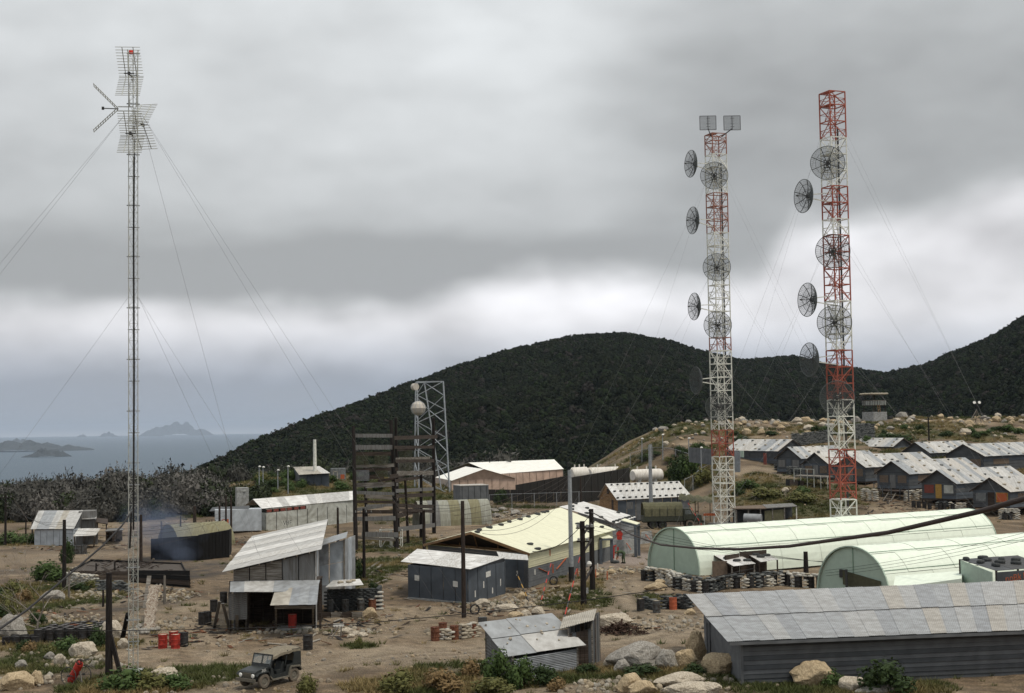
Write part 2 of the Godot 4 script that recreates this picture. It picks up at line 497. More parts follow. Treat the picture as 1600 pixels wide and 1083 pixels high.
func make_rock(seedn: int, level: int) -> ArrayMesh:
	var f := FastNoiseLite.new()
	f.seed = seedn
	f.frequency = 0.55
	f.fractal_octaves = 3
	var r := RandomNumberGenerator.new()
	r.seed = seedn
	var cuts := []
	for i in 9:   # flat fracture faces
		cuts.append([Vector3(r.randf_range(-1, 1), r.randf_range(-0.5, 1), r.randf_range(-1, 1)).normalized(), r.randf_range(0.62, 0.92)])
	var g := Geo.new()
	var at := func(q: Vector3) -> Vector3:
		var p := q * (1.0 + 0.30 * f.get_noise_3dv(q * 2.0))
		for c in cuts:
			var over: float = p.dot(c[0]) - c[1]
			if over > 0.0: p -= c[0] * over * 0.85
		p += q * 0.035 * f.get_noise_3dv(q * 11.0)
		return p * Vector3(1.0, 0.78, 0.86)
	for q in ico(level):
		g.tri(at.call(q[0]), at.call(q[2]), at.call(q[1]))
	for i in range(0, g.v.size(), 3):
		var m := (g.v[i] + g.v[i + 1] + g.v[i + 2]) / 3.0
		for k in 3:
			if g.n[i + k].dot(m) < 0.0: g.n[i + k] = -g.n[i + k]
	return g.mesh()

func make_bag() -> Geo:   # a filled sandbag, 0.5 x 0.16 x 0.28
	var g := Geo.new()
	var at := func(q: Vector3) -> Vector3:
		return Vector3(signf(q.x) * pow(absf(q.x), 0.6) * 0.25, signf(q.y) * pow(absf(q.y), 0.8) * 0.085, signf(q.z) * pow(absf(q.z), 0.7) * 0.145)
	for q in ico(1):
		g.tris(at.call(q[0]), at.call(q[1]), at.call(q[2]), q[0], q[1], q[2])
	return g

func make_shapes() -> void:
	for i in 6: rock_mesh.append(make_rock(40 + i, 3))
	bag_geo = make_bag()
	bag_mesh = bag_geo.mesh()
	var g := Geo.new()
	var prof := [Vector2(0, 0.02), Vector2(0.27, 0.02), Vector2(0.285, 0), Vector2(0.29, 0.03), Vector2(0.28, 0.05)]
	for y in [0.29, 0.58]: prof += [Vector2(0.28, y - 0.03), Vector2(0.297, y), Vector2(0.28, y + 0.03)]
	prof += [Vector2(0.28, 0.83), Vector2(0.292, 0.85), Vector2(0.292, 0.885), Vector2(0.272, 0.885), Vector2(0.27, 0.86), Vector2(0.26, 0.86)]
	g.lathe(prof, 18, Transform3D())
	drum_mesh = g.mesh()
	g = Geo.new()
	g.lathe([Vector2(0.272, 0.858), Vector2(0.0, 0.864)], 18, Transform3D())
	g.lathe([Vector2(0.035, 0.862), Vector2(0.035, 0.885), Vector2(0.0, 0.885)], 8, Transform3D(Basis(), Vector3(0.17, 0, 0.02)))
	lid_mesh = g.mesh()
	leaf_mesh.far = clump(120, 0.30, 61, 0.80)
	leaf_mesh.bush = clump(900, 0.10, 62, 0.55)
	leaf_mesh.bush2 = clump(900, 0.10, 63, 0.55)
	leaf_mesh.twig = twigs(90, 64)

func clump(count: int, size: float, seedn: int, core: float) -> ArrayMesh:   # leaf faces spread through a lumpy crown of radius about one
	var r := RandomNumberGenerator.new()
	r.seed = seedn
	var g := Geo.new()
	var lumps := []
	for i in 9:
		var q := Vector3(r.randf_range(-1, 1), r.randf_range(-0.35, 1), r.randf_range(-1, 1)).normalized() * r.randf_range(0.35, 0.62)
		lumps.append([q, r.randf_range(0.30, 0.48)])
	for i in count:
		var l: Array = lumps[r.randi() % 9]
		var o := Vector3(r.randfn(), r.randfn(), r.randfn()).normalized()
		var p: Vector3 = l[0] + o * l[1] * sqrt(r.randf_range(0.45, 1.15))
		var up := (o + Vector3(r.randfn(), r.randfn() + 0.6, r.randfn()) * 0.55).normalized()
		var s := up.cross(Vector3(r.randfn(), r.randfn(), r.randfn())).normalized() * size * r.randf_range(0.5, 1.1)
		var t := up.cross(s) * r.randf_range(0.45, 0.8)
		g.tri(p - s, p - t * 0.9, p + s)
		g.tri(p - s, p + s, p + t * 0.9)
	if core > 0.0:
		for l in lumps:
			for q in ico(0):
				var a: Vector3 = l[0] + q[0] * l[1] * core
				var b: Vector3 = l[0] + q[1] * l[1] * core
				var c: Vector3 = l[0] + q[2] * l[1] * core
				g.tris(a, b, c, q[0], q[1], q[2])
	return g.mesh()

func twigs(count: int, seedn: int) -> ArrayMesh:   # bare branching twigs in a dome of radius about one, with a few dry leaves
	var r := RandomNumberGenerator.new()
	r.seed = seedn
	var g := Geo.new()
	for i in count:
		var o := Vector3(r.randfn(), absf(r.randfn()) + 0.15, r.randfn()).normalized()
		var a := o * r.randf_range(0.05, 0.5)
		var b := o * r.randf_range(0.7, 0.92)
		var m := a.lerp(b, 0.6) + Vector3(r.randfn(), r.randfn(), r.randfn()) * 0.08
		var w := o.cross(Vector3(r.randfn(), r.randfn(), r.randfn())).normalized() * 0.022
		g.tri(a - w, a + w, m); g.tri(m - w, m + w, b)
		for k in 3:
			var e := m.lerp(b, r.randf()) + Vector3(r.randfn(), r.randfn(), r.randfn()) * 0.13
			g.tri(m - w * 0.7, m + w * 0.7, e)
			var s := Vector3(r.randfn(), r.randfn(), r.randfn()) * 0.05
			g.tri(e - s, e + s, e + s.cross(o) * 1.3)
	for i in 420:   # dry leaves and fine twig ends that fill the crown
		var o := Vector3(r.randfn(), absf(r.randfn()) * 0.9, r.randfn()).normalized()
		var p := o * r.randf_range(0.55, 1.0) * (0.85 + 0.15 * sin(o.x * 5.0) * cos(o.z * 4.0))
		var s := (o + Vector3(r.randfn(), r.randfn(), r.randfn()) * 0.8).normalized().cross(Vector3(r.randfn(), r.randfn(), r.randfn())).normalized() * 0.075
		g.tri(p - s, p + s, p + s.cross(o) * 1.1)
	for q in ico(0):
		g.tris(q[0] * 0.5, q[1] * 0.5, q[2] * 0.5, q[0], q[1], q[2])
	return g.mesh()

# ---------------------------------------------------------------- the setting
const GRASS := [[4.94, -111.60, 3.6, 7.0, 1.00], [10.02, -109.00, 2.4, 5.0, 1.00], [7.30, -121.60, 2.0, 4.0, 0.70], [-13.10, -139.50, 3.5, 10.0, 0.90], [-13.55, -164.10, 7.0, 12.0, 0.80], [-14.04, -128.10, 3.0, 8.0, 0.90], [-39.52, -117.10, 8.0, 12.0, 1.00], [-33.95, -96.80, 5.0, 8.0, 0.90], [-27.58, -90.10, 4.0, 4.0, 0.90], [-27.79, -83.50, 5.0, 4.0, 0.90], [-17.01, -80.00, 4.0, 3.0, 1.00], [-19.75, -77.50, 4.0, 4.0, 1.00], [-21.37, -76.50, 3.0, 3.0, 0.90], [-5.30, -75.50, 5.0, 3.2, 1.00], [-3.10, -79.60, 3.5, 3.0, 0.90], [-0.27, -77.00, 4.0, 3.0, 0.70], [6.71, -78.40, 5.0, 2.2, 0.80], [13.23, -75.80, 6.0, 3.0, 0.90], [10.57, -76.10, 3.0, 2.0, 0.80], [16.57, -72.80, 6.0, 3.0, 0.90], [35.13, -208.20, 6.0, 12.0, 1.00], [39.17, -196.00, 7.0, 9.0, 0.90], [35.85, -221.00, 6.0, 8.0, 0.90], [-34.40, -253.00, 25.0, 22.0, 1.00], [-60.40, -174.30, 5.0, 4.0, 1.00], [-42.81, -137.80, 4.0, 6.0, 0.70], [30.30, -239.70, 6.0, 14.0, 1.00], [-6.41, -224.10, 5.0, 14.0, 0.80], [-9.78, -88.90, 1.2, 1.5, 0.80], [3.62, -125.60, 2.5, 5.0, 0.60], [44.43, -199.80, 5.0, 8.0, 0.50], [41.35, -221.20, 3.0, 4.0, 0.50], [-30.83, -96.50, 3.0, 4.0, 0.60], [-24.65, -85.50, 3.0, 3.0, 0.60], [-12.14, -75.20, 2.0, 2.0, 0.50]]   # x, z, reach across, reach in depth, strength
const PALE := [[-34.08, -116.40, 4.0, 7.0, 0.90], [-51.96, -156.00, 9.0, 9.0, 0.60], [-23.83, -105.50, 5.0, 7.0, 0.60], [-14.39, -83.40, 7.0, 5.0, 0.50], [3.74, -90.20, 9.0, 5.0, 0.70], [9.76, -93.80, 5.0, 8.0, 0.80], [7.24, -105.50, 4.0, 8.0, 0.60], [-4.05, -84.70, 9.0, 5.0, 0.60], [-10.54, -95.90, 6.0, 6.0, 0.50], [44.39, -226.50, 5.0, 10.0, 0.70], [45.29, -207.70, 4.0, 6.0, 0.60], [-1.32, -114.50, 4.0, 6.0, 0.60], [8.95, -75.30, 6.0, 3.0, 0.50], [5.05, -74.70, 5.0, 3.0, 0.60], [-32.50, -133.40, 3.0, 5.0, 0.40]]
const DARK := [[-30.76, -139.00, 4.0, 9.0, 0.80], [-36.98, -146.40, 5.0, 9.0, 0.70], [-48.02, -140.40, 8.0, 4.0, 0.60], [-38.51, -131.50, 5.0, 7.0, 0.60], [-28.69, -111.60, 3.0, 6.0, 0.55]]
const GRAVEL := [[11.55, -143.50, 4.2, 8.0, 0.90], [7.61, -136.40, 2.5, 4.0, 0.70]]
const RUBBLE := [[-35.31, -120.60, 2.6, 4.0, 1.00], [-25.43, -96.90, 1.3, 1.6, 1.00], [-27.65, -115.60, 2.0, 4.0, 0.60], [-10.45, -95.00, 2.6, 2.0, 0.70], [-1.01, -107.20, 3.6, 4.0, 0.90], [8.75, -130.90, 3.4, 2.4, 1.00], [-0.38, -214.00, 5.0, 8.0, 0.35], [-26.89, -77.70, 2.6, 1.5, 1.00], [8.30, -74.00, 5.0, 2.0, 0.60], [5.52, -74.30, 3.0, 2.0, 0.70], [-50.56, -233.30, 5.0, 5.0, 0.40], [-25.13, -83.30, 2.5, 2.0, 0.60], [36.55, -205.70, 5.0, 4.0, 0.40], [2.76, -114.00, 3.0, 4.0, 0.50], [9.65, -96.80, 4.0, 4.0, 0.30], [-15.43, -94.40, 2.5, 0.6, 1.00], [-4.96, -95.30, 2.0, 1.5, 0.50], [-31.96, -102.90, 3.0, 3.0, 0.50], [-24.72, -100.50, 2.5, 3.0, 0.40]]
const LITTER := [[-38.51, -131.50, 4.0, 8.0, 1.00], [-30.36, -118.10, 3.5, 6.0, 1.00], [-30.94, -99.60, 3.0, 4.0, 0.50], [-16.63, -96.50, 4.0, 2.0, 0.80], [-20.59, -96.90, 3.0, 5.0, 0.70], [-11.78, -99.10, 4.0, 4.0, 0.90], [-13.16, -130.70, 3.0, 7.0, 0.60], [-13.69, -165.80, 5.0, 9.0, 0.80], [-1.72, -106.50, 6.0, 5.0, 0.60], [2.30, -116.20, 3.0, 4.0, 0.60], [6.54, -95.60, 3.0, 3.0, 0.70], [11.79, -112.80, 4.0, 4.0, 0.40], [50.90, -197.20, 12.0, 8.0, 0.50], [57.75, -190.80, 10.0, 6.0, 0.70], [43.15, -210.80, 6.0, 6.0, 0.50], [-50.70, -168.00, 5.0, 6.0, 0.60], [-35.27, -169.70, 6.0, 9.0, 0.70], [-13.39, -91.90, 5.0, 4.0, 0.40], [-23.06, -92.90, 5.0, 5.0, 0.40], [19.46, -201.30, 6.0, 8.0, 0.40], [19.00, -123.50, 8.0, 3.0, 0.50], [-35.56, -106.80, 5.0, 5.0, 0.30]]

func zone(list: Array, x: float, z: float) -> float:
	var best := 0.0
	for q in list:
		var e := pow((x - q[0]) / q[2], 2.0) + pow((z - q[1]) / q[3], 2.0)
		if e < 1.6: best = maxf(best, q[4] * (1.0 - ss(0.35, 1.5, e)))
	return best

func grass_at(x: float, z: float) -> float:
	var a := patch.get_noise_2d(x * 1.3, z * 1.3)
	var b := patch.get_noise_2d(x * 6.0 + 70.0, z * 6.0)
	var g := zone(GRASS, x, z) * 1.15 + 0.05 * ss(0.2, 0.5, a)
	g += 0.55 * ss(185.0, 215.0, -z) * ss(-0.05, 0.35, a)
	g += 0.95 * ss(225.0, 262.0, -z) * ss(-0.35, 0.1, a + b * 0.5)
	return clampf(ss(0.35, 0.95, g + a * 0.55 + b * 0.55), 0.0, 1.0) * ss(0.6, 2.0, track(x, z))

func ground_colour(x: float, z: float) -> Color:
	var a := patch.get_noise_2d(x * 2.0 + 11.0, z * 2.0)
	var b := patch.get_noise_2d(x * 9.0, z * 9.0 + 40.0)
	var f := patch.get_noise_2d(x * 34.0, z * 34.0 - 15.0)
	var c := Color(0.205, 0.152, 0.100) * (1.0 + 0.85 * f)
	c = c.lerp(Color(0.30, 0.238, 0.168) * (1.0 + 0.7 * f), ss(0.0, 0.45, a + b * 0.6))
	c = c.lerp(Color(0.115, 0.085, 0.057), ss(0.08, 0.50, -a + b * 0.6) * 0.9)
	c = c.lerp(Color(0.35, 0.29, 0.215), zone(PALE, x, z) * (0.65 + b * 0.6))
	var rut := track(x, z)
	c = c.lerp(Color(0.33, 0.272, 0.20) * (1.0 + 0.5 * f), 0.55 * (1.0 - ss(1.0, 2.4, rut + b)))
	c = c.lerp(Color(0.13, 0.10, 0.072), 0.6 * (1.0 - ss(0.12, 0.34, absf(rut - 0.75))))
	c = c.lerp(Color(0.055, 0.050, 0.048), clampf(zone(DARK, x, z) * (0.75 + b * 0.7), 0.0, 1.0))
	c = c.lerp(Color(0.36, 0.305, 0.275), zone(GRAVEL, x, z))
	var g := grass_at(x, z)
	var gc := Color(0.075, 0.080, 0.030).lerp(Color(0.16, 0.125, 0.055), ss(-0.15, 0.4, patch.get_noise_2d(x * 3.0 - 90.0, z * 3.0)))
	return c.lerp(gc, g * 0.9)

func make_ground() -> void:
	var v := PackedVector3Array()
	var n := PackedVector3Array()
	var c := PackedColorArray()
	var idx := PackedInt32Array()
	for p in [[-52.0, 56.0, -168.0, -62.0, 0.36, 0.0], [-260.0, 260.0, -470.0, 10.0, 1.6, 1.0]]:
		var nx := int((p[1] - p[0]) / p[4])
		var nz := int((p[3] - p[2]) / p[4])
		var first := v.size()
		for j in nz + 1:
			for i in nx + 1:
				var x: float = p[0] + i * p[4]
				var z: float = p[2] + j * p[4]
				var y := hgt(x, z)
				if p[5] > 0.0 and x > -50.2 and x < 54.2 and z > -166.2 and z < -63.8: y -= 0.35
				v.append(Vector3(x, y, z))
				n.append(Vector3.UP)
				c.append(ground_colour(x, z))
		for j in range(1, nz):
			for i in range(1, nx):
				var k := first + j * (nx + 1) + i
				n[k] = Vector3(v[k - 1].y - v[k + 1].y, 2.0 * p[4], v[k - nx - 1].y - v[k + nx + 1].y).normalized()
		for j in nz:
			for i in nx:
				var k := first + j * (nx + 1) + i
				if p[5] > 0.0:
					var q := v[k]
					if q.x > -48.0 and q.x < 50.0 and q.z > -164.0 and q.z < -68.0: continue
				idx.append_array([k, k + 1, k + nx + 2, k, k + nx + 2, k + nx + 1])
	var arr := []
	arr.resize(Mesh.ARRAY_MAX)
	arr[Mesh.ARRAY_VERTEX] = v
	arr[Mesh.ARRAY_NORMAL] = n
	arr[Mesh.ARRAY_COLOR] = c
	arr[Mesh.ARRAY_INDEX] = idx
	var m := ArrayMesh.new()
	m.add_surface_from_arrays(Mesh.PRIMITIVE_TRIANGLES, arr)
	setting("ground", m, M.ground)

const CREST := [[-21.00, 700, -230.0], [-16.50, 740, -230.0], [-15.13, 787, -34.3], [-13.20, 811, -16.0], [-11.98, 818, -9.4], [-9.49, 912, 6.7], [-6.45, 1057, 25.8], [-3.88, 1183, 46.8], [-2.07, 1261, 63.0], [-0.00, 1340, 80.8], [2.59, 1441, 98.3], [4.39, 1504, 104.7], [6.18, 1569, 100.7], [7.70, 1635, 90.5], [9.20, 1722, 83.1], [11.21, 1784, 89.1], [12.68, 1794, 77.3], [14.62, 1705, 63.6], [16.07, 1613, 68.0], [17.50, 1520, 79.9], [18.45, 1476, 86.5], [19.86, 1435, 104.5], [22.15, 1404, 126.6], [28.52, 1423, 147.8], [35.88, 1543, 127.4]]   # bearing in degrees, distance, height of the skyline ridge

func crest(az: float) -> Vector2:
	for i in CREST.size() - 1:
		if az <= CREST[i + 1][0] or i == CREST.size() - 2:
			var t := clampf((az - CREST[i][0]) / (CREST[i + 1][0] - CREST[i][0]), 0.0, 1.0)
			t = t * 0.75 + 0.25 * t * t * (3.0 - 2.0 * t)
			return Vector2(lerpf(CREST[i][1], CREST[i + 1][1], t), lerpf(CREST[i][2], CREST[i + 1][2], t))
	return Vector2(900, -200)

func hill_h(x: float, z: float) -> float:
	var d := Vector2(x, z).length()
	var az := rad_to_deg(atan2(x, -z))
	var k := crest(az)
	var foot := lerpf(-60.0, -230.0, ss(-8.0, -16.0, az))
	var t := clampf((d - 420.0) / (k.x - 420.0), 0.0, 1.0)
	var y := lerpf(foot, k.y, pow(t, 0.82) * 0.8 + 0.2 * t * t * (3.0 - 2.0 * t))
	if d > k.x: y = k.y - 0.32 * (d - k.x)
	y += (patch.get_noise_2d(x * 0.10, z * 0.10) * 26.0 + patch.get_noise_2d(x * 0.4 + 5.0, z * 0.4) * 6.0) * sin(PI * minf(t, 1.0))
	return y

func make_hill() -> void:
	var v := PackedVector3Array()
	var n := PackedVector3Array()
	var idx := PackedInt32Array()
	var na := 230
	var nd := 110
	for j in nd + 1:
		var d := lerpf(400.0, 2600.0, pow(float(j) / nd, 1.3))
		for i in na + 1:
			var az := deg_to_rad(lerpf(-17.0, 34.0, float(i) / na))
			var x := sin(az) * d
			var z := -cos(az) * d
			v.append(Vector3(x, maxf(hill_h(x, z), -230.0), z))
			n.append(Vector3(hill_h(x - 8.0, z) - hill_h(x + 8.0, z), 16.0, hill_h(x, z - 8.0) - hill_h(x, z + 8.0)).normalized())
	for j in nd:
		for i in na:
			var k := j * (na + 1) + i
			idx.append_array([k, k + na + 1, k + na + 2, k, k + na + 2, k + 1])
	var arr := []
	arr.resize(Mesh.ARRAY_MAX)
	arr[Mesh.ARRAY_VERTEX] = v
	arr[Mesh.ARRAY_NORMAL] = n
	arr[Mesh.ARRAY_INDEX] = idx
	var m := ArrayMesh.new()
	m.add_surface_from_arrays(Mesh.PRIMITIVE_TRIANGLES, arr)
	setting("hill", m, mat("hill_soil", lin(0.014, 0.017, 0.010), 0.95))
	var where := []
	var tints := []
	for i in 60000:
		var az := rng.randf_range(-14.5, 24.0)
		var k := crest(az)
		var d := sqrt(lerpf(440.0 * 440.0, (k.x + 60.0) * (k.x + 60.0), rng.randf()))
		if d > k.x + 25.0: continue
		var q := deg_to_rad(az)
		var x := sin(q) * d
		var z := -cos(q) * d
		var y := hill_h(x, z)
		if y < -198.0: continue
		var w := rng.randf_range(2.2, 4.4)
		where.append(Transform3D(Basis(Vector3.UP, rng.randf() * TAU).scaled(Vector3(w, w * rng.randf_range(0.75, 1.25), w)), Vector3(x, y + w * 0.6, z)))
		var tone := patch.get_noise_2d(x * 0.5, z * 0.5)
		var c := Color(0.009, 0.0135, 0.009).lerp(Color(0.019, 0.023, 0.013), rng.randf())  # cloud shadow over the hill is put into these very dark crown tints
		if rng.randf() < 0.07 + 0.10 * ss(0.1, 0.5, tone): c = Color(0.033, 0.030, 0.027)
		if rng.randf() < 0.15: c = Color(0.018, 0.027, 0.012)
		tints.append(c)
	scatter("forest", leaf_mesh.far, M.leaf_far, where, tints, "green woodland, cloud shade put into its colour, covering the long hill behind the towers", "woodland")

func make_sea() -> void:
	var g := Geo.new()
	g.quad(Vector3(-60000, -200, 200), Vector3(-60000, -200, -70000), Vector3(60000, -200, -70000), Vector3(60000, -200, 200), Vector3(0, -9000, -100))
	setting("sea", g, M.sea)
	mat("island_green", lin(0.040, 0.048, 0.050), 0.95, "mottle", 0.001)
	# bearing, distance, half width, height, seed
	for a in [[-13.29, 60000, 1566, 513, 3, 0.0], [-18.88, 17500, 788, 118, 5, 0.3], [-18.14, 13100, 218, 65, 8, 0.0], [-15.88, 60000, 405, 189, 9, 0.0], [-19.16, 32000, 317, 86, 12, 0.0], [-16.85, 60000, 216, 108, 14, 0.0]]:
		var f := FastNoiseLite.new()
		f.seed = int(a[4])
		f.frequency = 1.4
		f.fractal_octaves = 4
		var k := Geo.new()
		var q := deg_to_rad(a[0])
		var o := Vector3(sin(q) * a[1], -200.0, -cos(q) * a[1])
		var side := Vector3(cos(q), 0, sin(q))
		var back := Vector3(sin(q), 0, -cos(q))
		var at := func(i: int, j: int) -> Vector3:
			var u := i / 20.0 - 1.0
			var w := j / 8.0 - 1.0
			var r := sqrt(u * u + w * w * 0.8)
			var rise := maxf(0.0, 1.0 - pow(r, 1.5)) * (0.72 + 0.75 * f.get_noise_2d(u * 1.6 + a[5], w * 0.7)) + 0.08 * f.get_noise_2d(u * 6.0, w * 4.0)
			if r > 0.97: rise = -0.1
			return o + side * (u * a[2]) + back * (w * a[2] * 0.55) + Vector3(0, rise * a[3] * 1.25, 0)
		for i in 40:
			for j in 16: k.quad(at.call(i, j), at.call(i + 1, j), at.call(i + 1, j + 1), at.call(i, j + 1), o - Vector3(0, 40000, 0))
		setting(numbered("island"), k, M.island_green)

func make_scrub() -> void:   # the grey-brown dry wood that falls away beyond the compound
	var dry := []
	var dry_c := []
	var green := []
	var green_c := []
	for i in 11000:
		var z := -rng.randf_range(205.0, 420.0)
		var x := rng.randf_range(-0.47, 0.02) * -z
		if patch.get_noise_2d(x * 1.0, z * 1.0) < -0.55: continue
		var edge := -214.0 - 22.0 * ss(-60.0, -30.0, x) - 60.0 * ss(-48.0, -22.0, x) - 12.0 * patch.get_noise_2d(x * 1.5, 7.0)
		if z > edge: continue
		var k := pow((x + 37.0) / 27.0, 2.0) + pow((z + 264.0) / 26.0, 2.0)
		if k < 1.0: continue
		var w := rng.randf_range(1.2, 3.0) * (1.0 + 0.7 * patch.get_noise_2d(x * 2.2, z * 2.2 + 77.0))
		if rng.randf() < 0.03: w *= 1.5
		var y := hgt(x, z)
		var t := Transform3D(Basis(Vector3.UP, rng.randf() * TAU).scaled(Vector3(w, w * rng.randf_range(1.0, 1.5), w)), Vector3(x, y + w * 0.35, z))
		var g := patch.get_noise_2d(x * 1.8 + 40.0, z * 1.8) + patch.get_noise_2d(x * 0.6, z * 0.6 + 9.0)
		if rng.randf() < 0.14 + 0.8 * ss(0.05, 0.45, g):
			green.append(t)
			green_c.append(Color(0.016, 0.024, 0.012).lerp(Color(0.035, 0.045, 0.02), rng.randf()))
		else:
			dry.append(t)
			dry_c.append(Color(0.050, 0.050, 0.044).lerp(Color(0.112, 0.106, 0.098), rng.randf()))
	scatter("dry_scrub", leaf_mesh.twig, M.leaf, dry, dry_c, "grey leafless scrub wood covering the slope above the bay", "scrub")
	scatter("green_scrub", leaf_mesh.bush, M.leaf, green, green_c, "dark green bushes scattered among the grey scrub wood", "scrub")

func make_grass() -> void:
	var g := Geo.new()
	var r := RandomNumberGenerator.new()
	r.seed = 5
	for i in 26:
		var o := Vector3(r.randfn() * 0.10, 0, r.randfn() * 0.10)
		var e := o * 2.2 + Vector3(r.randfn() * 0.07, r.randf_range(0.15, 0.42), r.randfn() * 0.07)
		var w := Vector3(r.randfn(), 0, r.randfn()).normalized() * 0.022
		g.tri(o - w, o + w, e)
	var m := g.mesh()
	var where := []
	var tints := []
	for i in 120000:
		var z := -(62.0 + 230.0 * pow(rng.randf(), 1.5))
		var x := rng.randf_range(-0.43, 0.43) * -z
		var k := grass_at(x, z)
		if rng.randf() > k * 0.9 + 0.012: continue
		var s := rng.randf_range(0.5, 1.3) * (1.0 + 0.6 * ss(150.0, 250.0, -z))
		where.append(Transform3D(Basis(Vector3.UP, rng.randf() * TAU).scaled(Vector3(s, s * 0.8, s)), gp(x, z, -0.02)))
		var dryness := ss(-0.25, 0.45, patch.get_noise_2d(x * 3.0 - 90.0, z * 3.0)) * rng.randf_range(0.6, 1.3)
		tints.append(Color(0.070, 0.082, 0.028).lerp(Color(0.24, 0.18, 0.085), clampf(dryness, 0.0, 1.0)))
	scatter("grass", m, M.leaf, where, tints, "patchy green and dry grass growing on the dirt", "grass")
	var stone := make_rock(71, 1)
	where = []
	tints = []
	for i in 22000:
		var z := -(62.0 + 235.0 * pow(rng.randf(), 1.3))
		var x := rng.randf_range(-0.43, 0.43) * -z
		var k := patch.get_noise_2d(x * 2.5 + 200.0, z * 2.5) + 0.35 * ss(240.0, 270.0, -z)
		if k < rng.randf() * 0.42: continue
		var s := 0.05 + 0.18 * pow(rng.randf(), 3.0) + 0.25 * ss(230.0, 280.0, -z) * rng.randf()
		where.append(Transform3D(Basis(Vector3(rng.randfn(), 1, rng.randfn()).normalized(), rng.randf() * TAU).scaled(Vector3.ONE * s), gp(x, z, s * 0.2)))
		tints.append(Color(0.42, 0.33, 0.22).lerp(Color(0.36, 0.34, 0.31), rng.randf()) * rng.randf_range(0.7, 1.2))
	for q in RUBBLE:
		for i in int(q[2] * q[3] * 26.0 * q[4]):
			var x: float = q[0] + rng.randfn() * q[2] * 0.5
			var z: float = q[1] + rng.randfn() * q[3] * 0.5
			var s := 0.06 + 0.20 * pow(rng.randf(), 2.0)
			where.append(Transform3D(Basis(Vector3(rng.randfn(), 1, rng.randfn()).normalized(), rng.randf() * TAU).scaled(Vector3.ONE * s), gp(x, z, s * 0.25)))
			tints.append(Color(0.46, 0.38, 0.27).lerp(Color(0.40, 0.38, 0.34), rng.randf()) * rng.randf_range(0.6, 1.2))
	scatter("stones", stone, M.stones, where, tints, "small loose stones strewn over the dirt", "stones")

# ---------------------------------------------------------------- small builders
func drum(x: float, z: float, body: String, lid: String, label: String, group := "", up := 0.0, size := 1.0) -> Node3D:
	var o := thing("oil_drum", label, "drum", gp(x, z, up - 0.02), rng.randf() * TAU, group)
	o.scale = Vector3.ONE * size
	part("body", drum_mesh, M[body], o)
	part("lid", lid_mesh, M[lid], o)
	return o

func bag_pile(called: String, label: String, a: Vector3, b: Vector3, courses: int, m: Material, group := "", depth := 1, category := "sandbag wall", holes := []) -> Node3D:
	# courses of sandbags from a to b (both at the foot), set like bricks
	var o := thing(called, label, category, a, 0.0, group)
	var g := Geo.new()
	var g2 := Geo.new()
	var len := Vector2(b.x - a.x, b.z - a.z).length()
	var turn := atan2(-(b.z - a.z), b.x - a.x)
	var across := Vector3(sin(turn), 0, cos(turn))
	var r := RandomNumberGenerator.new()
	r.seed = int(absf(a.x * 100.0) + absf(a.z))
	for c in courses:
		for w in depth:
			var t := 0.22 + (0.22 if c % 2 else 0.0)
			while t < len + 0.1:
				var skip := c >= courses - 2 and r.randf() < 0.35
				for q in holes:
					if t > q[0] * len and t < q[1] * len and c < q[2]: skip = true
				if skip:
					t += 0.45
					continue
				var p := (b - a) * (t / maxf(len, 0.01)) + across * (w * 0.27) + Vector3(0, 0.07 + c * 0.135 + r.randf_range(-0.02, 0.02), 0) + across * r.randf_range(-0.05, 0.05)
				var q := Basis(Vector3.UP, turn + r.randf_range(-0.15, 0.15)) * Basis(Vector3.FORWARD, r.randf_range(-0.12, 0.12))
				(g if r.randf() < 0.7 else g2).add(bag_geo, Transform3D(q.scaled(Vector3.ONE * r.randf_range(0.9, 1.12)), p))
				t += 0.45
	meta(part("bags", g, m, o), "", "", "", "stuff")
	if g2.v.size(): meta(part("faded_bags", g2, M.sandbag_tan if m == M.sandbag_pale else M.sandbag_pale if m == M.sandbag_tan else M.sandbag_grey if m == M.sandbag_dark else M.sandbag_dark, o), "", "", "", "stuff")
	return o

func roof_bag(p: Vector3, turn: float, m: String, label: String, group: String, size := 1.0) -> void:
	single("sandbag", bag_mesh, M[m], label, "sandbag", Transform3D((Basis(Vector3.UP, turn + rng.randf_range(-0.4, 0.4))).scaled(Vector3(1, 1.1, 1) * size), p), group)

func pole(called: String, label: String, x: float, z: float, top: float, r: float, m: String, group := "", lean := Vector3.ZERO, up := 0.0) -> Node3D:
	var o := thing(called, label, "pole", gp(x, z, up), 0.0, group)
	var g := Geo.new()
	g.tube(Vector3(0, -0.5, 0), Vector3(0, top, 0) + lean, r * 1.12, r * 0.82, 10)
	part("shaft", g, M[m], o)
	return o

func boulder(x: float, z: float, s: Vector3, k: int, m: String, label: String, turn := 0.0, sink := 0.3, group := "") -> void:
	single("boulder", rock_mesh[k % 6], M[m], label, "boulder", Transform3D(Basis(Vector3.UP, turn).scaled_local(s), gp(x, z, s.y * (0.78 - sink))), group)

func shrub(x: float, z: float, s: Vector3, m: String, label: String, group := "", which := "bush") -> void:
	var o := thing("shrub", label, "shrub", gp(x, z), rng.randf() * TAU, group)
	part("foliage", leaf_mesh[which], M[m], o, Transform3D(Basis.from_scale(s * 1.35), Vector3(0, s.y * 0.6, 0)))
	var g := Geo.new()
	for i in 4: g.tube(Vector3(0, -0.1, 0), Vector3(cos(i * 1.7) * s.x * 0.4, s.y * 0.6, sin(i * 1.7) * s.z * 0.4), 0.03, 0.012, 5)
	part("stem", g, M.bark, o)

func pt(a: Vector3, b: Vector3, c: Vector3, d: Vector3, u: float, w: float) -> Vector3:
	return a.lerp(b, u).lerp(d.lerp(c, u), w)

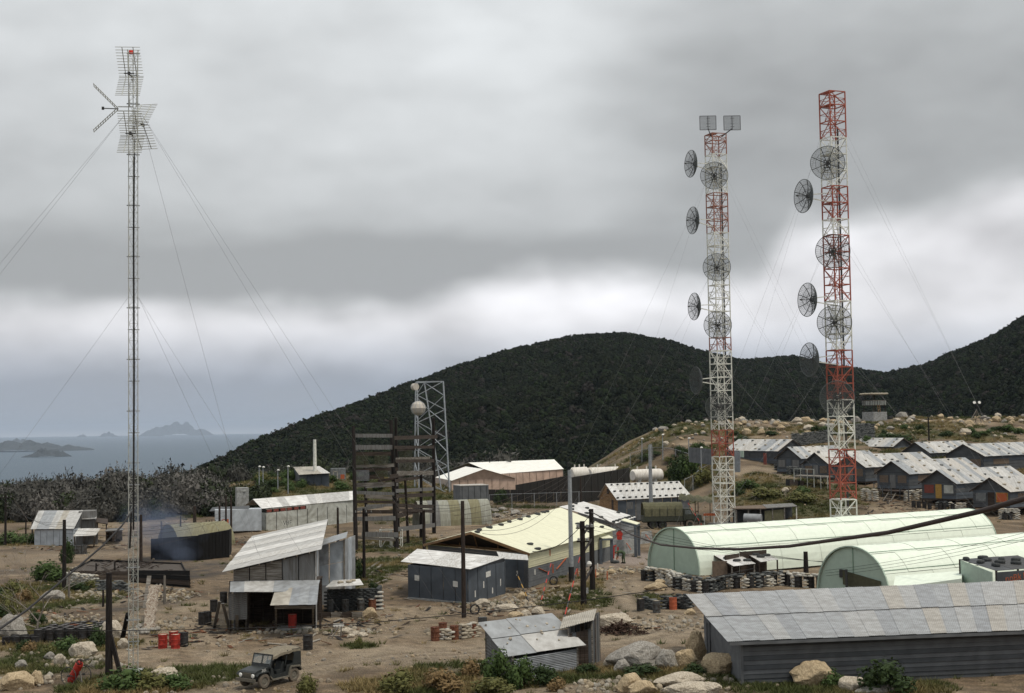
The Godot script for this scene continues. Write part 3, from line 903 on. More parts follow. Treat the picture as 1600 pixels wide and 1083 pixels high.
# a roof plane of single sheets between the corners a b (eave) and d c (ridge); ribs run from eave to ridge
func sheets(o: Node3D, a: Vector3, b: Vector3, c: Vector3, d: Vector3, nu: int, nw: int, mats: Array, ribs := 0, called := "roof_sheet", odd := 0.012) -> void:
	var q := (c - a).cross(b - a).normalized()
	if q.y < 0.0: q = -q
	for j in nw:
		for i in nu:
			var g := Geo.new()
			var lift := q * (odd * (1.0 if (i + j) % 2 else 0.0) + j * odd * 1.5 + rng.randf_range(0.0, odd * 0.5))
			var u0 := float(i) / nu - (0.04 / nu if i else 0.0)
			var u1 := float(i + 1) / nu
			var w0 := maxf(0.0, float(j) / nw - (0.03 if j else 0.0))
			var w1 := float(j + 1) / nw
			var p := [pt(a, b, c, d, u0, w0) + lift, pt(a, b, c, d, u1, w0) + lift, pt(a, b, c, d, u1, w1) + lift, pt(a, b, c, d, u0, w1) + lift]
			if ribs: g.waves(p[0], p[1], p[2], p[3], ribs, 0.016)
			else: g.slab(p[0], p[1], p[2], p[3], 0.025)
			part(called, g, M[mats[rng.randi() % mats.size()]], o)

# a wall of boards between the foot line a-b and the top line d-c
func boards(o: Node3D, a: Vector3, b: Vector3, c: Vector3, d: Vector3, n: int, mats: Array, upright := false, called := "board", thick := 0.04, lap := 0.03) -> void:
	var q := (b - a).cross(d - a).normalized()
	for i in n:
		var t0 := float(i) / n
		var t1 := float(i + 1) / n - 0.06 / n
		var p: Array
		if upright: p = [pt(a, b, c, d, t0, 0), pt(a, b, c, d, t1, 0), pt(a, b, c, d, t1, 1), pt(a, b, c, d, t0, 1)]
		else: p = [pt(a, b, c, d, 0, t0), pt(a, b, c, d, 1, t0), pt(a, b, c, d, 1, t1), pt(a, b, c, d, 0, t1)]
		var off := q * (thick * 0.5 + rng.randf_range(-0.3, 0.3) * lap)
		var tilt := Vector3.ZERO if upright else q * lap
		var g := Geo.new()
		g.hexa([p[0] + off + tilt, p[1] + off + tilt, p[2] + off, p[3] + off, p[0] - q * thick * 0.5, p[1] - q * thick * 0.5, p[2] - q * thick * 0.5, p[3] - q * thick * 0.5])
		part(called, g, M[mats[rng.randi() % mats.size()]], o)

func slab_part(called: String, o: Node3D, a: Vector3, b: Vector3, c: Vector3, d: Vector3, t: float, m: String) -> MeshInstance3D:
	var g := Geo.new()
	var q := (b - a).cross(d - a).normalized() * t
	g.hexa([a, b, c, d, a - q, b - q, c - q, d - q])
	return part(called, g, M[m], o)

func bars(called: String, o: Node3D, list: Array, w: float, m: String, h := -1.0) -> void:
	for q in list:
		var g := Geo.new()
		g.bar(q[0], q[1], w, h)
		part(called, g, M[m], o)

func lettering(o: Node3D, words: String, height: float, m: Material, t: Transform3D, called := "lettering") -> void:
	var tm := TextMesh.new()
	tm.text = words
	var f := SystemFont.new()
	f.font_names = PackedStringArray(["Droid Sans"])
	tm.font = f
	tm.font_size = 32
	tm.pixel_size = height / 24.0
	tm.depth = 0.02
	tm.curve_step = 2.0
	part(called, tm, m, o, t)

# ---------------------------------------------------------------- radio towers
func tower(label: String, base: Vector3, top: float, s: float, turn: float, bands: Array, panel: float) -> void:
	var o := thing("lattice_tower", label, "tower", base, turn)
	var corner := [Vector3(-s, 0, -s) * 0.5, Vector3(s, 0, -s) * 0.5, Vector3(s, 0, s) * 0.5, Vector3(-s, 0, s) * 0.5]
	var pad := Geo.new()
	pad.box(Vector3(0, -0.15, 0), Vector3(s + 1.0, 0.6, s + 1.0))
	part("footing", pad, M.concrete, o)
	var y := 0.15
	var k := 0
	while y < top - 0.1:
		var colour := "tower_white"
		for b in bands:
			if base.y + y + panel * 0.5 >= b[0]: colour = b[1]
		var m: Material = M[colour]
		var sec := Node3D.new()
		sec.name = "section"
		o.add_child(sec, true)
		sec.position = Vector3(0, y, 0)
		var hgt_ := minf(panel, top - y)
		var up := Vector3(0, hgt_, 0)
		for i in 4:
			var a: Vector3 = corner[i]
			var b: Vector3 = corner[(i + 1) % 4]
			var g := Geo.new()
			g.tube(a, a + up, 0.075, -1.0, 6)
			part("leg", g, m, sec)
			g = Geo.new()
			g.bar(a + up, b + up, 0.08, 0.10)
			g.bar(a + up * 0.5, b + up * 0.5, 0.04, 0.05)
			part("crossbar", g, m, sec)
			g = Geo.new()
			if (k + i) % 2: g.bar(a, b + up, 0.065)
			else: g.bar(b, a + up, 0.065)
			g.bar(a.lerp(b, 0.5) + up * 0.0, (a if (k + i) % 2 else b) + up * 0.5, 0.035)
			part("diagonal", g, m, sec)
		var g2 := Geo.new()
		var lean := Vector3(0.28 * (1 if k % 2 else -1) * s, 0, -0.22 * s)
		var lean2 := Vector3(-lean.x * 0.2, hgt_, -0.22 * s)
		var l := Vector3(0, 0, 0.0)
		for e in [-0.22, 0.22]: g2.bar(lean + Vector3(e, 0, 0), lean2 + Vector3(e, 0, 0), 0.05)
		for i in 6:
			var t := (i + 0.5) / 6.0
			g2.bar(lean.lerp(lean2, t) - Vector3(0.22, 0, 0), lean.lerp(lean2, t) + Vector3(0.22, 0, 0), 0.035)
		part("ladder", g2, m, sec)
		if k % 3 == 2 or y + panel >= top - 0.1:
			var g3 := Geo.new()
			for i in 7: g3.box(Vector3(-s * 0.2, hgt_ + 0.07, -s * 0.42 + i * s * 0.12), Vector3(s * 0.5, 0.03, s * 0.09))
			part("grating", g3, m, sec)
		y += panel
		k += 1
	var c := Geo.new()
	for i in 3: c.tube(corner[1] + Vector3(0.14 + i * 0.07, 0.0, 0.10), corner[1] + Vector3(0.14 + i * 0.07, top * 0.93, 0.10), 0.045, -1.0, 5)
	part("cable_run", c, M.steel_dark, o)

var dish_parts := {}
func dish_geo(r: float) -> void:
	var deep := 0.24
	var z := func(q: float) -> float: return deep * q * q / r
	var g := Geo.new()
	var q := 0.10
	while q < r:
		for i in 40:
			var a := TAU * i / 40
			var b := TAU * (i + 1) / 40
			g.tube(Vector3(cos(a) * q, sin(a) * q, z.call(q)), Vector3(cos(b) * q, sin(b) * q, z.call(q)), 0.0125, -1.0, 3, false)
		q += 0.062
	for i in 48:
		var a := TAU * i / 48
		g.path([Vector3(cos(a) * 0.4, sin(a) * 0.4, z.call(0.4)), Vector3(cos(a) * 1.1, sin(a) * 1.1, z.call(1.1)), Vector3(cos(a) * r, sin(a) * r, z.call(r))], 0.008, 3)
	dish_parts.reflector = g.mesh()
	g = Geo.new()
	for i in 40:
		var a := TAU * i / 40
		var b := TAU * (i + 1) / 40
		g.tube(Vector3(cos(a) * r, sin(a) * r, z.call(r)), Vector3(cos(b) * r, sin(b) * r, z.call(r)), 0.04, -1.0, 5, false)
	dish_parts.rim = g.mesh()
	g = Geo.new()
	g.path([Vector3(0.1, 0, -0.05), Vector3(r * 0.5, 0, z.call(r * 0.5) - 0.05), Vector3(r * 0.78, 0, z.call(r * 0.78) - 0.04), Vector3(r, 0, z.call(r))], 0.042, 5)
	dish_parts.rib = g.mesh()
	g = Geo.new()
	for e in [0.42, 0.7]:
		for i in 24:
			var a := TAU * i / 24
			var b := TAU * (i + 1) / 24
			g.tube(Vector3(cos(a) * r * e, sin(a) * r * e, z.call(r * e) - 0.05), Vector3(cos(b) * r * e, sin(b) * r * e, z.call(r * e) - 0.05), 0.022, -1.0, 4, false)
	dish_parts.hoop = g.mesh()
	g = Geo.new()
	g.tube(Vector3.ZERO, Vector3(0, 0, 1.25), 0.03, -1.0, 6)
	g.tube(Vector3(0, 0, 1.12), Vector3(0, 0, 1.34), 0.11, 0.05, 10)
	for i in 3:
		var a := TAU * i / 3 + 0.5
		g.tube(Vector3(cos(a) * r * 0.7, sin(a) * r * 0.7, z.call(r * 0.7)), Vector3(0, 0, 1.15), 0.016, -1.0, 4)
	dish_parts.feed = g.mesh()

func dish(label: String, at: Vector3, yaw: float, tower_at: Vector3, mount: String) -> void:
	var o := thing("dish_antenna", label, "antenna", at, yaw)
	part("reflector", dish_parts.reflector, M.dish_grey, o)
	part("rim", dish_parts.rim, M.dish_grey, o)
	for i in 8: part("rib", dish_parts.rib, M.steel_dark, o, Transform3D(Basis(Vector3.BACK, TAU * i / 8 + 0.39), Vector3.ZERO))
	part("hoop", dish_parts.hoop, M.dish_grey, o)
	part("feed", dish_parts.feed, M.steel_dark, o)
	var g := Geo.new()
	var inv := o.transform.affine_inverse()
	g.tube(Vector3(0, 0, -0.30), Vector3(0, 0, 0.02), 0.22, -1.0, 10)
	part("hub", g, M.steel_dark, o)
	for dy in [-0.55, 0.55]:
		g = Geo.new()
		g.bar(Vector3(0, dy * 0.3, -0.2), inv * Vector3(tower_at.x, at.y + dy, tower_at.z), 0.10)
		part("mount_arm", g, M[mount], o)
	g = Geo.new()
	g.bar(Vector3(-0.3, -0.5, -0.32), Vector3(-0.3, 0.5, -0.32), 0.09); g.bar(Vector3(0.3, -0.5, -0.32), Vector3(0.3, 0.5, -0.32), 0.09)
	g.bar(Vector3(-0.35, 0.35, -0.32), Vector3(0.35, 0.35, -0.32), 0.09); g.bar(Vector3(-0.35, -0.35, -0.32), Vector3(0.35, -0.35, -0.32), 0.09)
	part("mount_frame", g, M.steel_dark, o)

func make_towers() -> void:
	dish_geo(1.74)
	var b1 := gp(27.20, -185.40)
	var b2 := gp(34.18, -148.40)
	tower("painted lattice tower with two flat panel antennas on its top", b1, 51.34 - b1.y, 2.05, 0.35, [[0.63, "tower_white"], [9.34, "tower_red"], [12.20, "tower_white"], [23.36, "tower_red_hazed"], [24.34, "tower_white"], [37.58, "tower_red_hazed"], [43.07, "tower_white"], [48.91, "tower_red_hazed"]], 1.72)
	dish("highest face-on mesh dish on the tower topped by flat panels", Vector3(26.16, 44.94, -180.20), -0.12, b1, "tower_white")
	dish("second face-on mesh dish on the tower topped by flat panels", Vector3(26.22, 33.20, -180.20), -0.12, b1, "tower_white")
	dish("third face-on mesh dish on the tower topped by flat panels", Vector3(26.17, 25.81, -180.20), -0.12, b1, "tower_white")
	dish("lowest face-on mesh dish on the tower topped by flat panels", Vector3(26.13, 15.45, -180.20), -0.12, b1, "tower_white")
	dish("highest edge-on mesh dish on the tower topped by flat panels", Vector3(23.79, 46.84, -181.80), -1.22, b1, "tower_white")
	dish("second edge-on mesh dish on the tower topped by flat panels", Vector3(23.87, 39.49, -181.80), -1.22, b1, "tower_white")
	dish("third edge-on mesh dish on the tower topped by flat panels", Vector3(23.83, 28.38, -181.80), -1.22, b1, "tower_white")
	dish("lowest edge-on mesh dish on the tower topped by flat panels", Vector3(23.83, 18.89, -181.80), -1.22, b1, "tower_white")
	panel_antenna("flat mesh panel antenna on the tower top beside the ladder", Vector3(25.69, 52.07, -181.40), 2.09, b1)
	panel_antenna("flat mesh panel antenna on the tower top above the cable run", Vector3(28.80, 52.02, -181.40), 2.13, b1)
	tower("painted lattice tower rising between the two arched huts, open at the top", b2, 48.04 - b2.y, 1.9, 0.38, [[0.07, "tower_white"], [4.74, "tower_red"], [9.82, "tower_white"], [14.91, "tower_red"], [20.10, "tower_white"], [25.17, "tower_red"], [32.41, "tower_white"], [35.16, "tower_red"], [37.59, "tower_white"], [42.93, "tower_red"]], 1.72)
	dish("highest face-on mesh dish on the tower between the arched huts", Vector3(32.86, 40.03, -145.60), -0.15, b2, "tower_white")
	dish("second face-on mesh dish on the tower between the arched huts", Vector3(33.14, 30.89, -145.60), -0.15, b2, "tower_white")
	dish("third face-on mesh dish on the tower between the arched huts", Vector3(33.11, 23.56, -145.60), -0.15, b2, "tower_white")
	dish("lowest face-on mesh dish on the tower between the arched huts", Vector3(33.18, 15.81, -145.60), -0.15, b2, "tower_white")
	dish("highest edge-on mesh dish on the tower between the arched huts", Vector3(30.97, 36.90, -147.10), -1.18, b2, "tower_white")
	dish("middle edge-on mesh dish on the tower between the arched huts", Vector3(31.08, 26.06, -147.10), -1.18, b2, "tower_white")
	dish("lowest edge-on mesh dish on the tower between the arched huts", Vector3(31.12, 19.84, -147.10), -1.18, b2, "tower_white")

func corner_reflector(label: String, at: Vector3, yaw: float, tall: float, mast_at: Vector3, wide := 1.35) -> void:
	var o := thing("corner_reflector_antenna", label, "antenna", at, yaw)
	var inv := o.transform.affine_inverse()
	for e in [-1.0, 1.0]:   # two rod screens that open towards +z
		var g := Geo.new()
		var n := 10
		for s in [-0.3, 0.3]: g.tube(Vector3(s, 0, 0), Vector3(s, e * tall, tall), 0.024, -1.0, 5)
		part("screen_frame", g, M.mast_paint, o)
		g = Geo.new()
		for i in n + 1:
			var t := (i + 0.3) / (n + 0.3)
			g.tube(Vector3(-wide * 0.5, e * tall * t, tall * t), Vector3(wide * 0.5, e * tall * t, tall * t), 0.018, -1.0, 4)
		part("rods", g, M.mast_paint, o)
	var k := Geo.new()
	k.tube(Vector3(0, 0, -0.05), Vector3(0, 0, tall * 0.62), 0.03, -1.0, 5)
	k.tube(Vector3(-0.28, 0, tall * 0.62), Vector3(0.28, 0, tall * 0.62), 0.035, -1.0, 6)
	k.box(Vector3(0, 0, tall * 0.62), Vector3(0.14, 0.16, 0.14))
	part("dipole", k, M.steel_dark, o)
	k = Geo.new()
	for dy in [-0.12, 0.12]: k.bar(Vector3(0, dy, 0), inv * (mast_at + Vector3(0, at.y - mast_at.y + dy, 0)), 0.05)
	part("bracket", k, M.mast_paint, o)

func make_mast() -> void:
	var base := gp(-21.30, -79.80)
	var top := 35.01 - base.y
	var o := thing("antenna_mast", "tall slender guyed lattice mast with rod antennas and red beacon on top", "mast", base, 0.25)
	var s := 0.29
	var legs := []
	for i in 3: legs.append(Vector3(cos(TAU * i / 3 + 0.5) * s, 0, sin(TAU * i / 3 + 0.5) * s))
	var pad := Geo.new()
	pad.box(Vector3(0, 0.05, 0), Vector3(1.1, 0.4, 1.1))
	part("footing", pad, M.concrete, o)
	var y := 0.2
	while y < top - 0.05:
		var h := minf(2.9, top - y)
		var sec := Node3D.new()
		sec.name = "section"
		o.add_child(sec, true)
		sec.position = Vector3(0, y, 0)
		for i in 3:
			var g := Geo.new()
			g.tube(legs[i], legs[i] + Vector3(0, h, 0), 0.026, -1.0, 5)
			part("leg", g, M.mast_paint, sec)
		var g := Geo.new()
		for j in 6:
			for i in 3:
				var a: Vector3 = legs[i] + Vector3(0, h * j / 6.0, 0)
				var b: Vector3 = legs[(i + 1) % 3] + Vector3(0, h * (j + 1) / 6.0, 0)
				if (i + j) % 2: g.tube(a, b, 0.010, -1.0, 3, false)
				else: g.tube(legs[(i + 1) % 3] + Vector3(0, h * j / 6.0, 0), legs[i] + Vector3(0, h * (j + 1) / 6.0, 0), 0.010, -1.0, 3, false)
				g.tube(legs[i] + Vector3(0, h * (j + 1) / 6.0, 0), b, 0.008, -1.0, 3, false)
		part("bracing", g, M.mast_paint, sec)
		g = Geo.new()
		g.bar(Vector3(-0.36, h * 0.97, 0.1), Vector3(0.36, h * 0.97, 0.1), 0.07, 0.06)
		g.bar(Vector3(-0.30, h * 0.55, -0.1), Vector3(0.34, h * 0.55, -0.1), 0.06, 0.05)
		part("clamp", g, M.steel_pole, sec)
		y += 2.9
	var c := Geo.new()
	for i in 3: c.path([Vector3(-0.02 + i * 0.032, 8.0, 0.20), Vector3(0.02 + i * 0.034, 17.0, 0.2), Vector3(-0.01 + i * 0.033, 24.0, 0.2), Vector3(0.04 + i * 0.03, top - 6.0 + i, 0.18)], 0.016, 4)
	part("cable_run", c, M.rubber_black, o)
	c = Geo.new()
	c.lathe([Vector3.ZERO.x * Vector2.ONE, Vector2(0.11, 0.0), Vector2(0.13, 0.12), Vector2(0.10, 0.22), Vector2(0, 0.26)], 12, Transform3D())
	part("beacon", c, M.beacon_red, o, Transform3D(Basis(), Vector3(-0.12, top - 0.12, 0.1)))
	for e in [-0.2, 0.18]:
		c = Geo.new()
		c.tube(Vector3(e, top - 3.2, 0.22), Vector3(e * 1.5, top + 0.1, 0.25), 0.03, -1.0, 5)
		part("whip_support", c, M.mast_paint, o)
	var p := func(h: float, x: float, z: float) -> Vector3: return base + Vector3(x, h, z)
	var at := base
	corner_reflector("rod corner antenna at the very tip of the slender mast, beside the beacon", p.call(top - 1.55, 0.05, 0.55), 0.1, 1.35, at)
	corner_reflector("rod corner antenna on the slender mast, just below the topmost one", p.call(top - 3.9, 0.1, -0.5), PI - 0.15, 1.30, at)
	corner_reflector("rod corner antenna seen edge on, jutting out sideways from the slender mast", p.call(top - 3.25, -0.85, 0.1), -PI / 2 + 0.25, 1.30, at, 0.9)
	corner_reflector("rod corner antenna lowest on the slender mast, below the guy collar", p.call(top - 4.9, 0.1, 0.5), 0.1, 1.15, at)
	var h0 := base.y
	var guys := [[Vector3(-0.5, top - 3.6, 0), Vector3(-29, 0, -8)], [Vector3(-0.5, top - 3.6, 0), Vector3(-30, 0, -6)], [Vector3(0.5, top - 3.6, 0), Vector3(16.5, 0, -20)], [Vector3(0.5, top - 3.6, 0), Vector3(18, 0, -23)], [Vector3(0.4, top - 3.6, 0), Vector3(2.6, 0, -30)], [Vector3(0.3, 21, 0), Vector3(9.5, 0, -20)], [Vector3(0.3, 21, 0), Vector3(4.0, 0, -28)], [Vector3(-0.3, 21, 0), Vector3(-22, 0, -18)]]
	for q in guys:
		var e: Vector3 = base + q[1]
		wire("guy_wire", "thin steel guy wire running down from the slender antenna mast", base + q[0], gp(e.x, e.z), 0.15, 0.0065, M.wire_grey, "guys of the slender mast", "guy wire")
	var k := Geo.new()
	var a := base + Vector3(-0.05, 8.2, 0.25)
	k.path([a, a + Vector3(-0.05, -1.2, 0.1), Vector3(-21.19, 9.04, -79.00), Vector3(-21.17, 8.41, -77.00), Vector3(-21.34, 7.60, -74.00), Vector3(-21.75, 6.44, -69.00), Vector3(-21.88, 5.56, -64.00), Vector3(-21.63, 5.10, -58.00), Vector3(-21.58, 4.82, -54.00)], 0.05, 6)
	single("coaxial_cable", k, M.rubber_black, "thick black cable sweeping down from the slender mast past the drums", "cable")

func panel_antenna(label: String, at: Vector3, w: float, tower_at: Vector3) -> void:
	var o := thing("panel_antenna", label, "antenna", at)
	var h := w * 0.86
	bars("frame", o, [[Vector3(-w, -h, 0) * 0.5, Vector3(w, -h, 0) * 0.5], [Vector3(-w, h, 0) * 0.5, Vector3(w, h, 0) * 0.5], [Vector3(-w, -h, 0) * 0.5, Vector3(-w, h, 0) * 0.5], [Vector3(w, -h, 0) * 0.5, Vector3(w, h, 0) * 0.5], [Vector3(0, -h, 0) * 0.5, Vector3(0, h, 0) * 0.5]], 0.07, "steel_dark")
	var g := Geo.new()
	for i in 26: g.bar(Vector3(lerpf(-w, w, i / 25.0) * 0.5, -h * 0.5, 0), Vector3(lerpf(-w, w, i / 25.0) * 0.5, h * 0.5, 0), 0.03)
	for i in 12: g.bar(Vector3(-w * 0.5, lerpf(-h, h, i / 11.0) * 0.5, 0), Vector3(w * 0.5, lerpf(-h, h, i / 11.0) * 0.5, 0), 0.022)
	part("screen", g, M.dish_grey, o)
	for y in [-0.3, -0.1, 0.1, 0.3]:
		g = Geo.new()
		g.tube(Vector3(-0.25, y * h, 0.3), Vector3(0.25, y * h, 0.3), 0.03, -1.0, 5)
		g.tube(Vector3(0, y * h, 0), Vector3(0, y * h, 0.3), 0.025, -1.0, 5)
		part("dipole", g, M.steel_dark, o)
	bars("mount_arm", o, [[Vector3(0, -h * 0.4, 0), Vector3(tower_at.x - at.x + signf(at.x - tower_at.x) * 0.7, -h * 0.5 - 0.2, tower_at.z - at.z + 0.8)]], 0.1, "steel_dark")

func lamp_post(label: String, x: float, z: float, h: float) -> void:
	var o := pole("lamp_post", label, x, z, h, 0.09, "steel_pole")
	var g := Geo.new()
	g.lathe([Vector2(0, -0.1), Vector2(0.2, -0.06), Vector2(0.26, 0.05), Vector2(0.12, 0.2), Vector2(0, 0.22)], 10, Transform3D(Basis(), Vector3(0.1, h, 0)))
	part("lamp_head", g, M.white_paint, o)

func fence(label: String, pts: Array) -> void:
	var o := thing("chain_link_fence", label, "fence")
	for i in pts.size():
		var a := gp(pts[i].x, pts[i].y)
		bars("post", o, [[a - Vector3(0, 0.2, 0), a + Vector3(0, 2.4, 0)]], 0.09, "steel_pole")
		if i + 1 == pts.size(): continue
		var b := gp(pts[i + 1].x, pts[i + 1].y)
		bars("rail", o, [[a + Vector3(0, 2.35, 0), b + Vector3(0, 2.35, 0)]], 0.05, "steel_pole")
		var g := Geo.new()
		var n := 40
		for k in n:
			var t0 := float(k) / n
			for s in [-1.0, 1.0]:
				var t1 := clampf(t0 + s * 0.35, 0.0, 1.0)
				var reach := absf(t1 - t0) / 0.35
				g.bar(a.lerp(b, t0) + Vector3(0, 0.05, 0), a.lerp(b, t1) + Vector3(0, 0.05 + 2.3 * reach, 0), 0.006)
				g.bar(a.lerp(b, t0) + Vector3(0, 2.35, 0), a.lerp(b, t1) + Vector3(0, 2.35 - 2.3 * reach, 0), 0.006)
		part("wire_mesh", g, M.steel_dark, o)

# ---------------------------------------------------------------- buildings
func grey_shed() -> void:
	var o := thing("storage_shed", "long grey clapboard shed with patched sheet metal lean-to roof, beside the boulders", "shed")
	var a := Vector3(10.70, 2.40, -72.74)
	var b := Vector3(32.27, 2.40, -75.95)
	var c := Vector3(38.97, 3.25, -91.44)
	var d := Vector3(10.15, 3.25, -85.47)
	var lo := ["shed_zinc", "shed_zinc", "shed_zinc", "shed_pale", "shed_dull", "shed_zinc"]
	for i in 26:
		for j in 2:
			var u0 := i / 26.0
			var u1 := (i + 1) / 26.0
			var w0 := 0.48 if j else 0.0
			var w1 := 1.0 if j else 0.51
			var p := [pt(a, b, c, d, u0, w0), pt(a, b, c, d, u1 + 0.002, w0), pt(a, b, c, d, u1 + 0.002, w1), pt(a, b, c, d, u0, w1)]
			var g := Geo.new()
			var up := Vector3(0, 0.02 * (i % 2) + 0.045 * j, 0)
			g.waves(p[0] + up, p[1] + up, p[2] + up, p[3] + up, 9, 0.014)
			var pick: String = lo[(i * 7 + j * 3) % 6]
			if (i + j) % 5 == 3: pick = "shed_pale"
			if i > 10 and (i * 5 + j * 2) % 4 == 1: pick = "shed_tan"
			if i in [3, 19, 15] and j == 0: pick = "shed_pale"
			part("roof_sheet", g, M[pick], o)
	var f := Geo.new()
	f.bar(a + Vector3(0.1, -0.12, -0.05), b + Vector3(0, -0.12, -0.05), 0.06, 0.16)
	part("fascia", f, M.grey_paint, o)
	var w := [a + Vector3(0.85, -0.16, -0.75), b + Vector3(-0.3, -0.16, -0.75), d + Vector3(0.95, -0.12, 0.9), c + Vector3(-0.3, -0.12, 0.9)]
	var q := [Vector3(w[0].x, -0.3, w[0].z), Vector3(w[1].x, -0.3, w[1].z), Vector3(w[2].x, -0.3, w[2].z), Vector3(w[3].x, -0.3, w[3].z)]
	boards(o, q[0], q[1], w[1], w[0], 11, ["grey_paint", "grey_paint", "grey_paint_dark"], false, "board", 0.05, 0.045)
	boards(o, q[2], q[0], w[0], w[2], 12, ["grey_paint", "grey_paint"], false, "board", 0.05, 0.03)
	boards(o, q[3], q[2], w[2], w[3], 6, ["grey_paint"], false, "board", 0.05, 0.03)
	boards(o, q[1], q[3], w[3], w[1], 6, ["grey_paint"], false, "board", 0.05, 0.03)
	var g := Geo.new()
	g.bar(q[0] + Vector3(-0.03, 0, 0.03), w[0] + Vector3(-0.03, 0, 0.03), 0.12)
	part("corner_trim", g, M.grey_paint, o)
	var s: Vector3 = (q[0] - q[2]).normalized()
	var e: Vector3 = q[2] + s * 1.2 + Vector3(-0.06, 0.3, 0)
	var dr := slab_part("door", o, e, e + s * 1.0, e + s * 1.0 + Vector3(0, 1.95, 0), e + Vector3(0, 1.95, 0), 0.06, "grey_paint_dark")
	bars("frame", dr, [[e, e + Vector3(0, 2.0, 0)], [e + s, e + s + Vector3(0, 2.0, 0)], [e + Vector3(0, 2.0, 0), e + s + Vector3(0, 2.0, 0)]], 0.1, "grey_paint")

func privy() -> void:
	var o := thing("shower_shelter", "low shelter under a tilted corrugated zinc roof, beside the bushes", "shelter")
	var a := Vector3(-0.55, 1.30, -75.9)
	var b := Vector3(3.85, 1.30, -79.3)
	var c := Vector3(2.10, 2.6, -82.4)
	var d := Vector3(-2.07, 2.60, -79.17)
	for j in 2:
		for i in 2:
			var g := Geo.new()
			var us := [0.0, 0.37, 1.0]
			var ws := [0.0, 0.52, 1.02]
			var up := Vector3(0, 0.03 * i + 0.04 * j, 0)
			g.waves(pt(a, b, c, d, us[i], ws[j]) + up, pt(a, b, c, d, us[i], ws[j + 1]) + up, pt(a, b, c, d, us[i + 1], ws[j + 1]) + up, pt(a, b, c, d, us[i + 1], ws[j]) + up, 16, 0.016)
			part("roof_sheet", g, M[["zinc", "zinc_light", "zinc", "zinc"][i + 2 * j]], o)
	var q := [a + Vector3(0.35, 0, -0.1), b + Vector3(-0.5, 0, 0.15), c + Vector3(-0.4, 0, 0.4), d + Vector3(0.4, 0, 0.2)]
	for i in 4:
		var e: Vector3 = q[i]
		var f: Vector3 = q[(i + 1) % 4]
		var g := Geo.new()
		var e0 := Vector3(e.x, -0.1, e.z)
		var f0 := Vector3(f.x, -0.1, f.z)
		var n := (f0 - e0).cross(Vector3.UP).normalized()
		var s := 40
		for k in s:
			var h0 := float(k) / s
			var h1 := float(k + 1) / s
			var o0 := n * (0.025 * sin(h0 * TAU * 14.0))
			var o1 := n * (0.025 * sin(h1 * TAU * 14.0))
			var te := e - Vector3(0, 0.14, 0)
			var tf := f - Vector3(0, 0.14, 0)
			g.quad(e0.lerp(te, h0) + o0, f0.lerp(tf, h0) + o0, f0.lerp(tf, h1) + o1, e0.lerp(te, h1) + o1, (e0 + f0) * 0.5 - n * 50.0)
		part("wall_sheet", g, M[["zinc_dark", "weathered_ply", "zinc_dark", "weathered_ply"][i]], o)
		g = Geo.new()
		g.bar(e0, e, 0.1)
		part("post", g, M.lumber_grey, o)
	for i in 14:
		var p := pt(a, b, c, d, rng.randf_range(0.08, 0.95), rng.randf_range(0.1, 0.95)) + Vector3(0, 0.09, 0)
		single("roof_stone", rock_mesh[i % 6], M.rock_pale, "small stone lying on the tilted zinc roof of the low shelter", "stone", Transform3D(Basis(Vector3.UP, i * 1.3).scaled(Vector3.ONE * rng.randf_range(0.05, 0.11)), p), "stones on the shelter roof")
	o = thing("latrine_booth", "narrow upright wooden booth with small slanted roof behind the low shelter", "booth")
	var lo := [gp(2.90, -79.90), gp(4.24, -80.40)]
	var bk := [lo[0] + Vector3(0.5, 0, -1.5), lo[1] + Vector3(0.5, 0, -1.5)]
	for i in 4:
		var e: Vector3 = [lo[0], lo[1], bk[1], bk[0]][i]
		var f: Vector3 = [lo[1], bk[1], bk[0], lo[0]][i]
		var he: float = [2.15, 2.4, 2.75, 2.5][i]
		var hf: float = [2.4, 2.75, 2.5, 2.15][i]
		boards(o, e - Vector3(0, 0.1, 0), f - Vector3(0, 0.1, 0), f + Vector3(0, hf - (0.35 if i == 0 else 0.0), 0), e + Vector3(0, he - (0.35 if i == 0 else 0.0), 0), 6, ["lumber_dark", "grey_paint_dark", "weathered_ply"] if i else ["lumber_dark", "grey_paint_dark"], true, "board", 0.03, 0.01)
		var g := Geo.new()
		g.bar(e, e + Vector3(0, he, 0), 0.09)
		part("post", g, M.lumber_grey, o)
	var ra: Vector3 = lo[0] + Vector3(-0.5, 2.12, 0.35)
	var rb: Vector3 = lo[1] + Vector3(0.1, 2.55, 0.35)
	sheets(o, ra, rb, rb + Vector3(0.3, 0.35, -2.2), ra + Vector3(0.3, 0.35, -2.2), 2, 1, ["zinc_light", "zinc_tan"], 8)

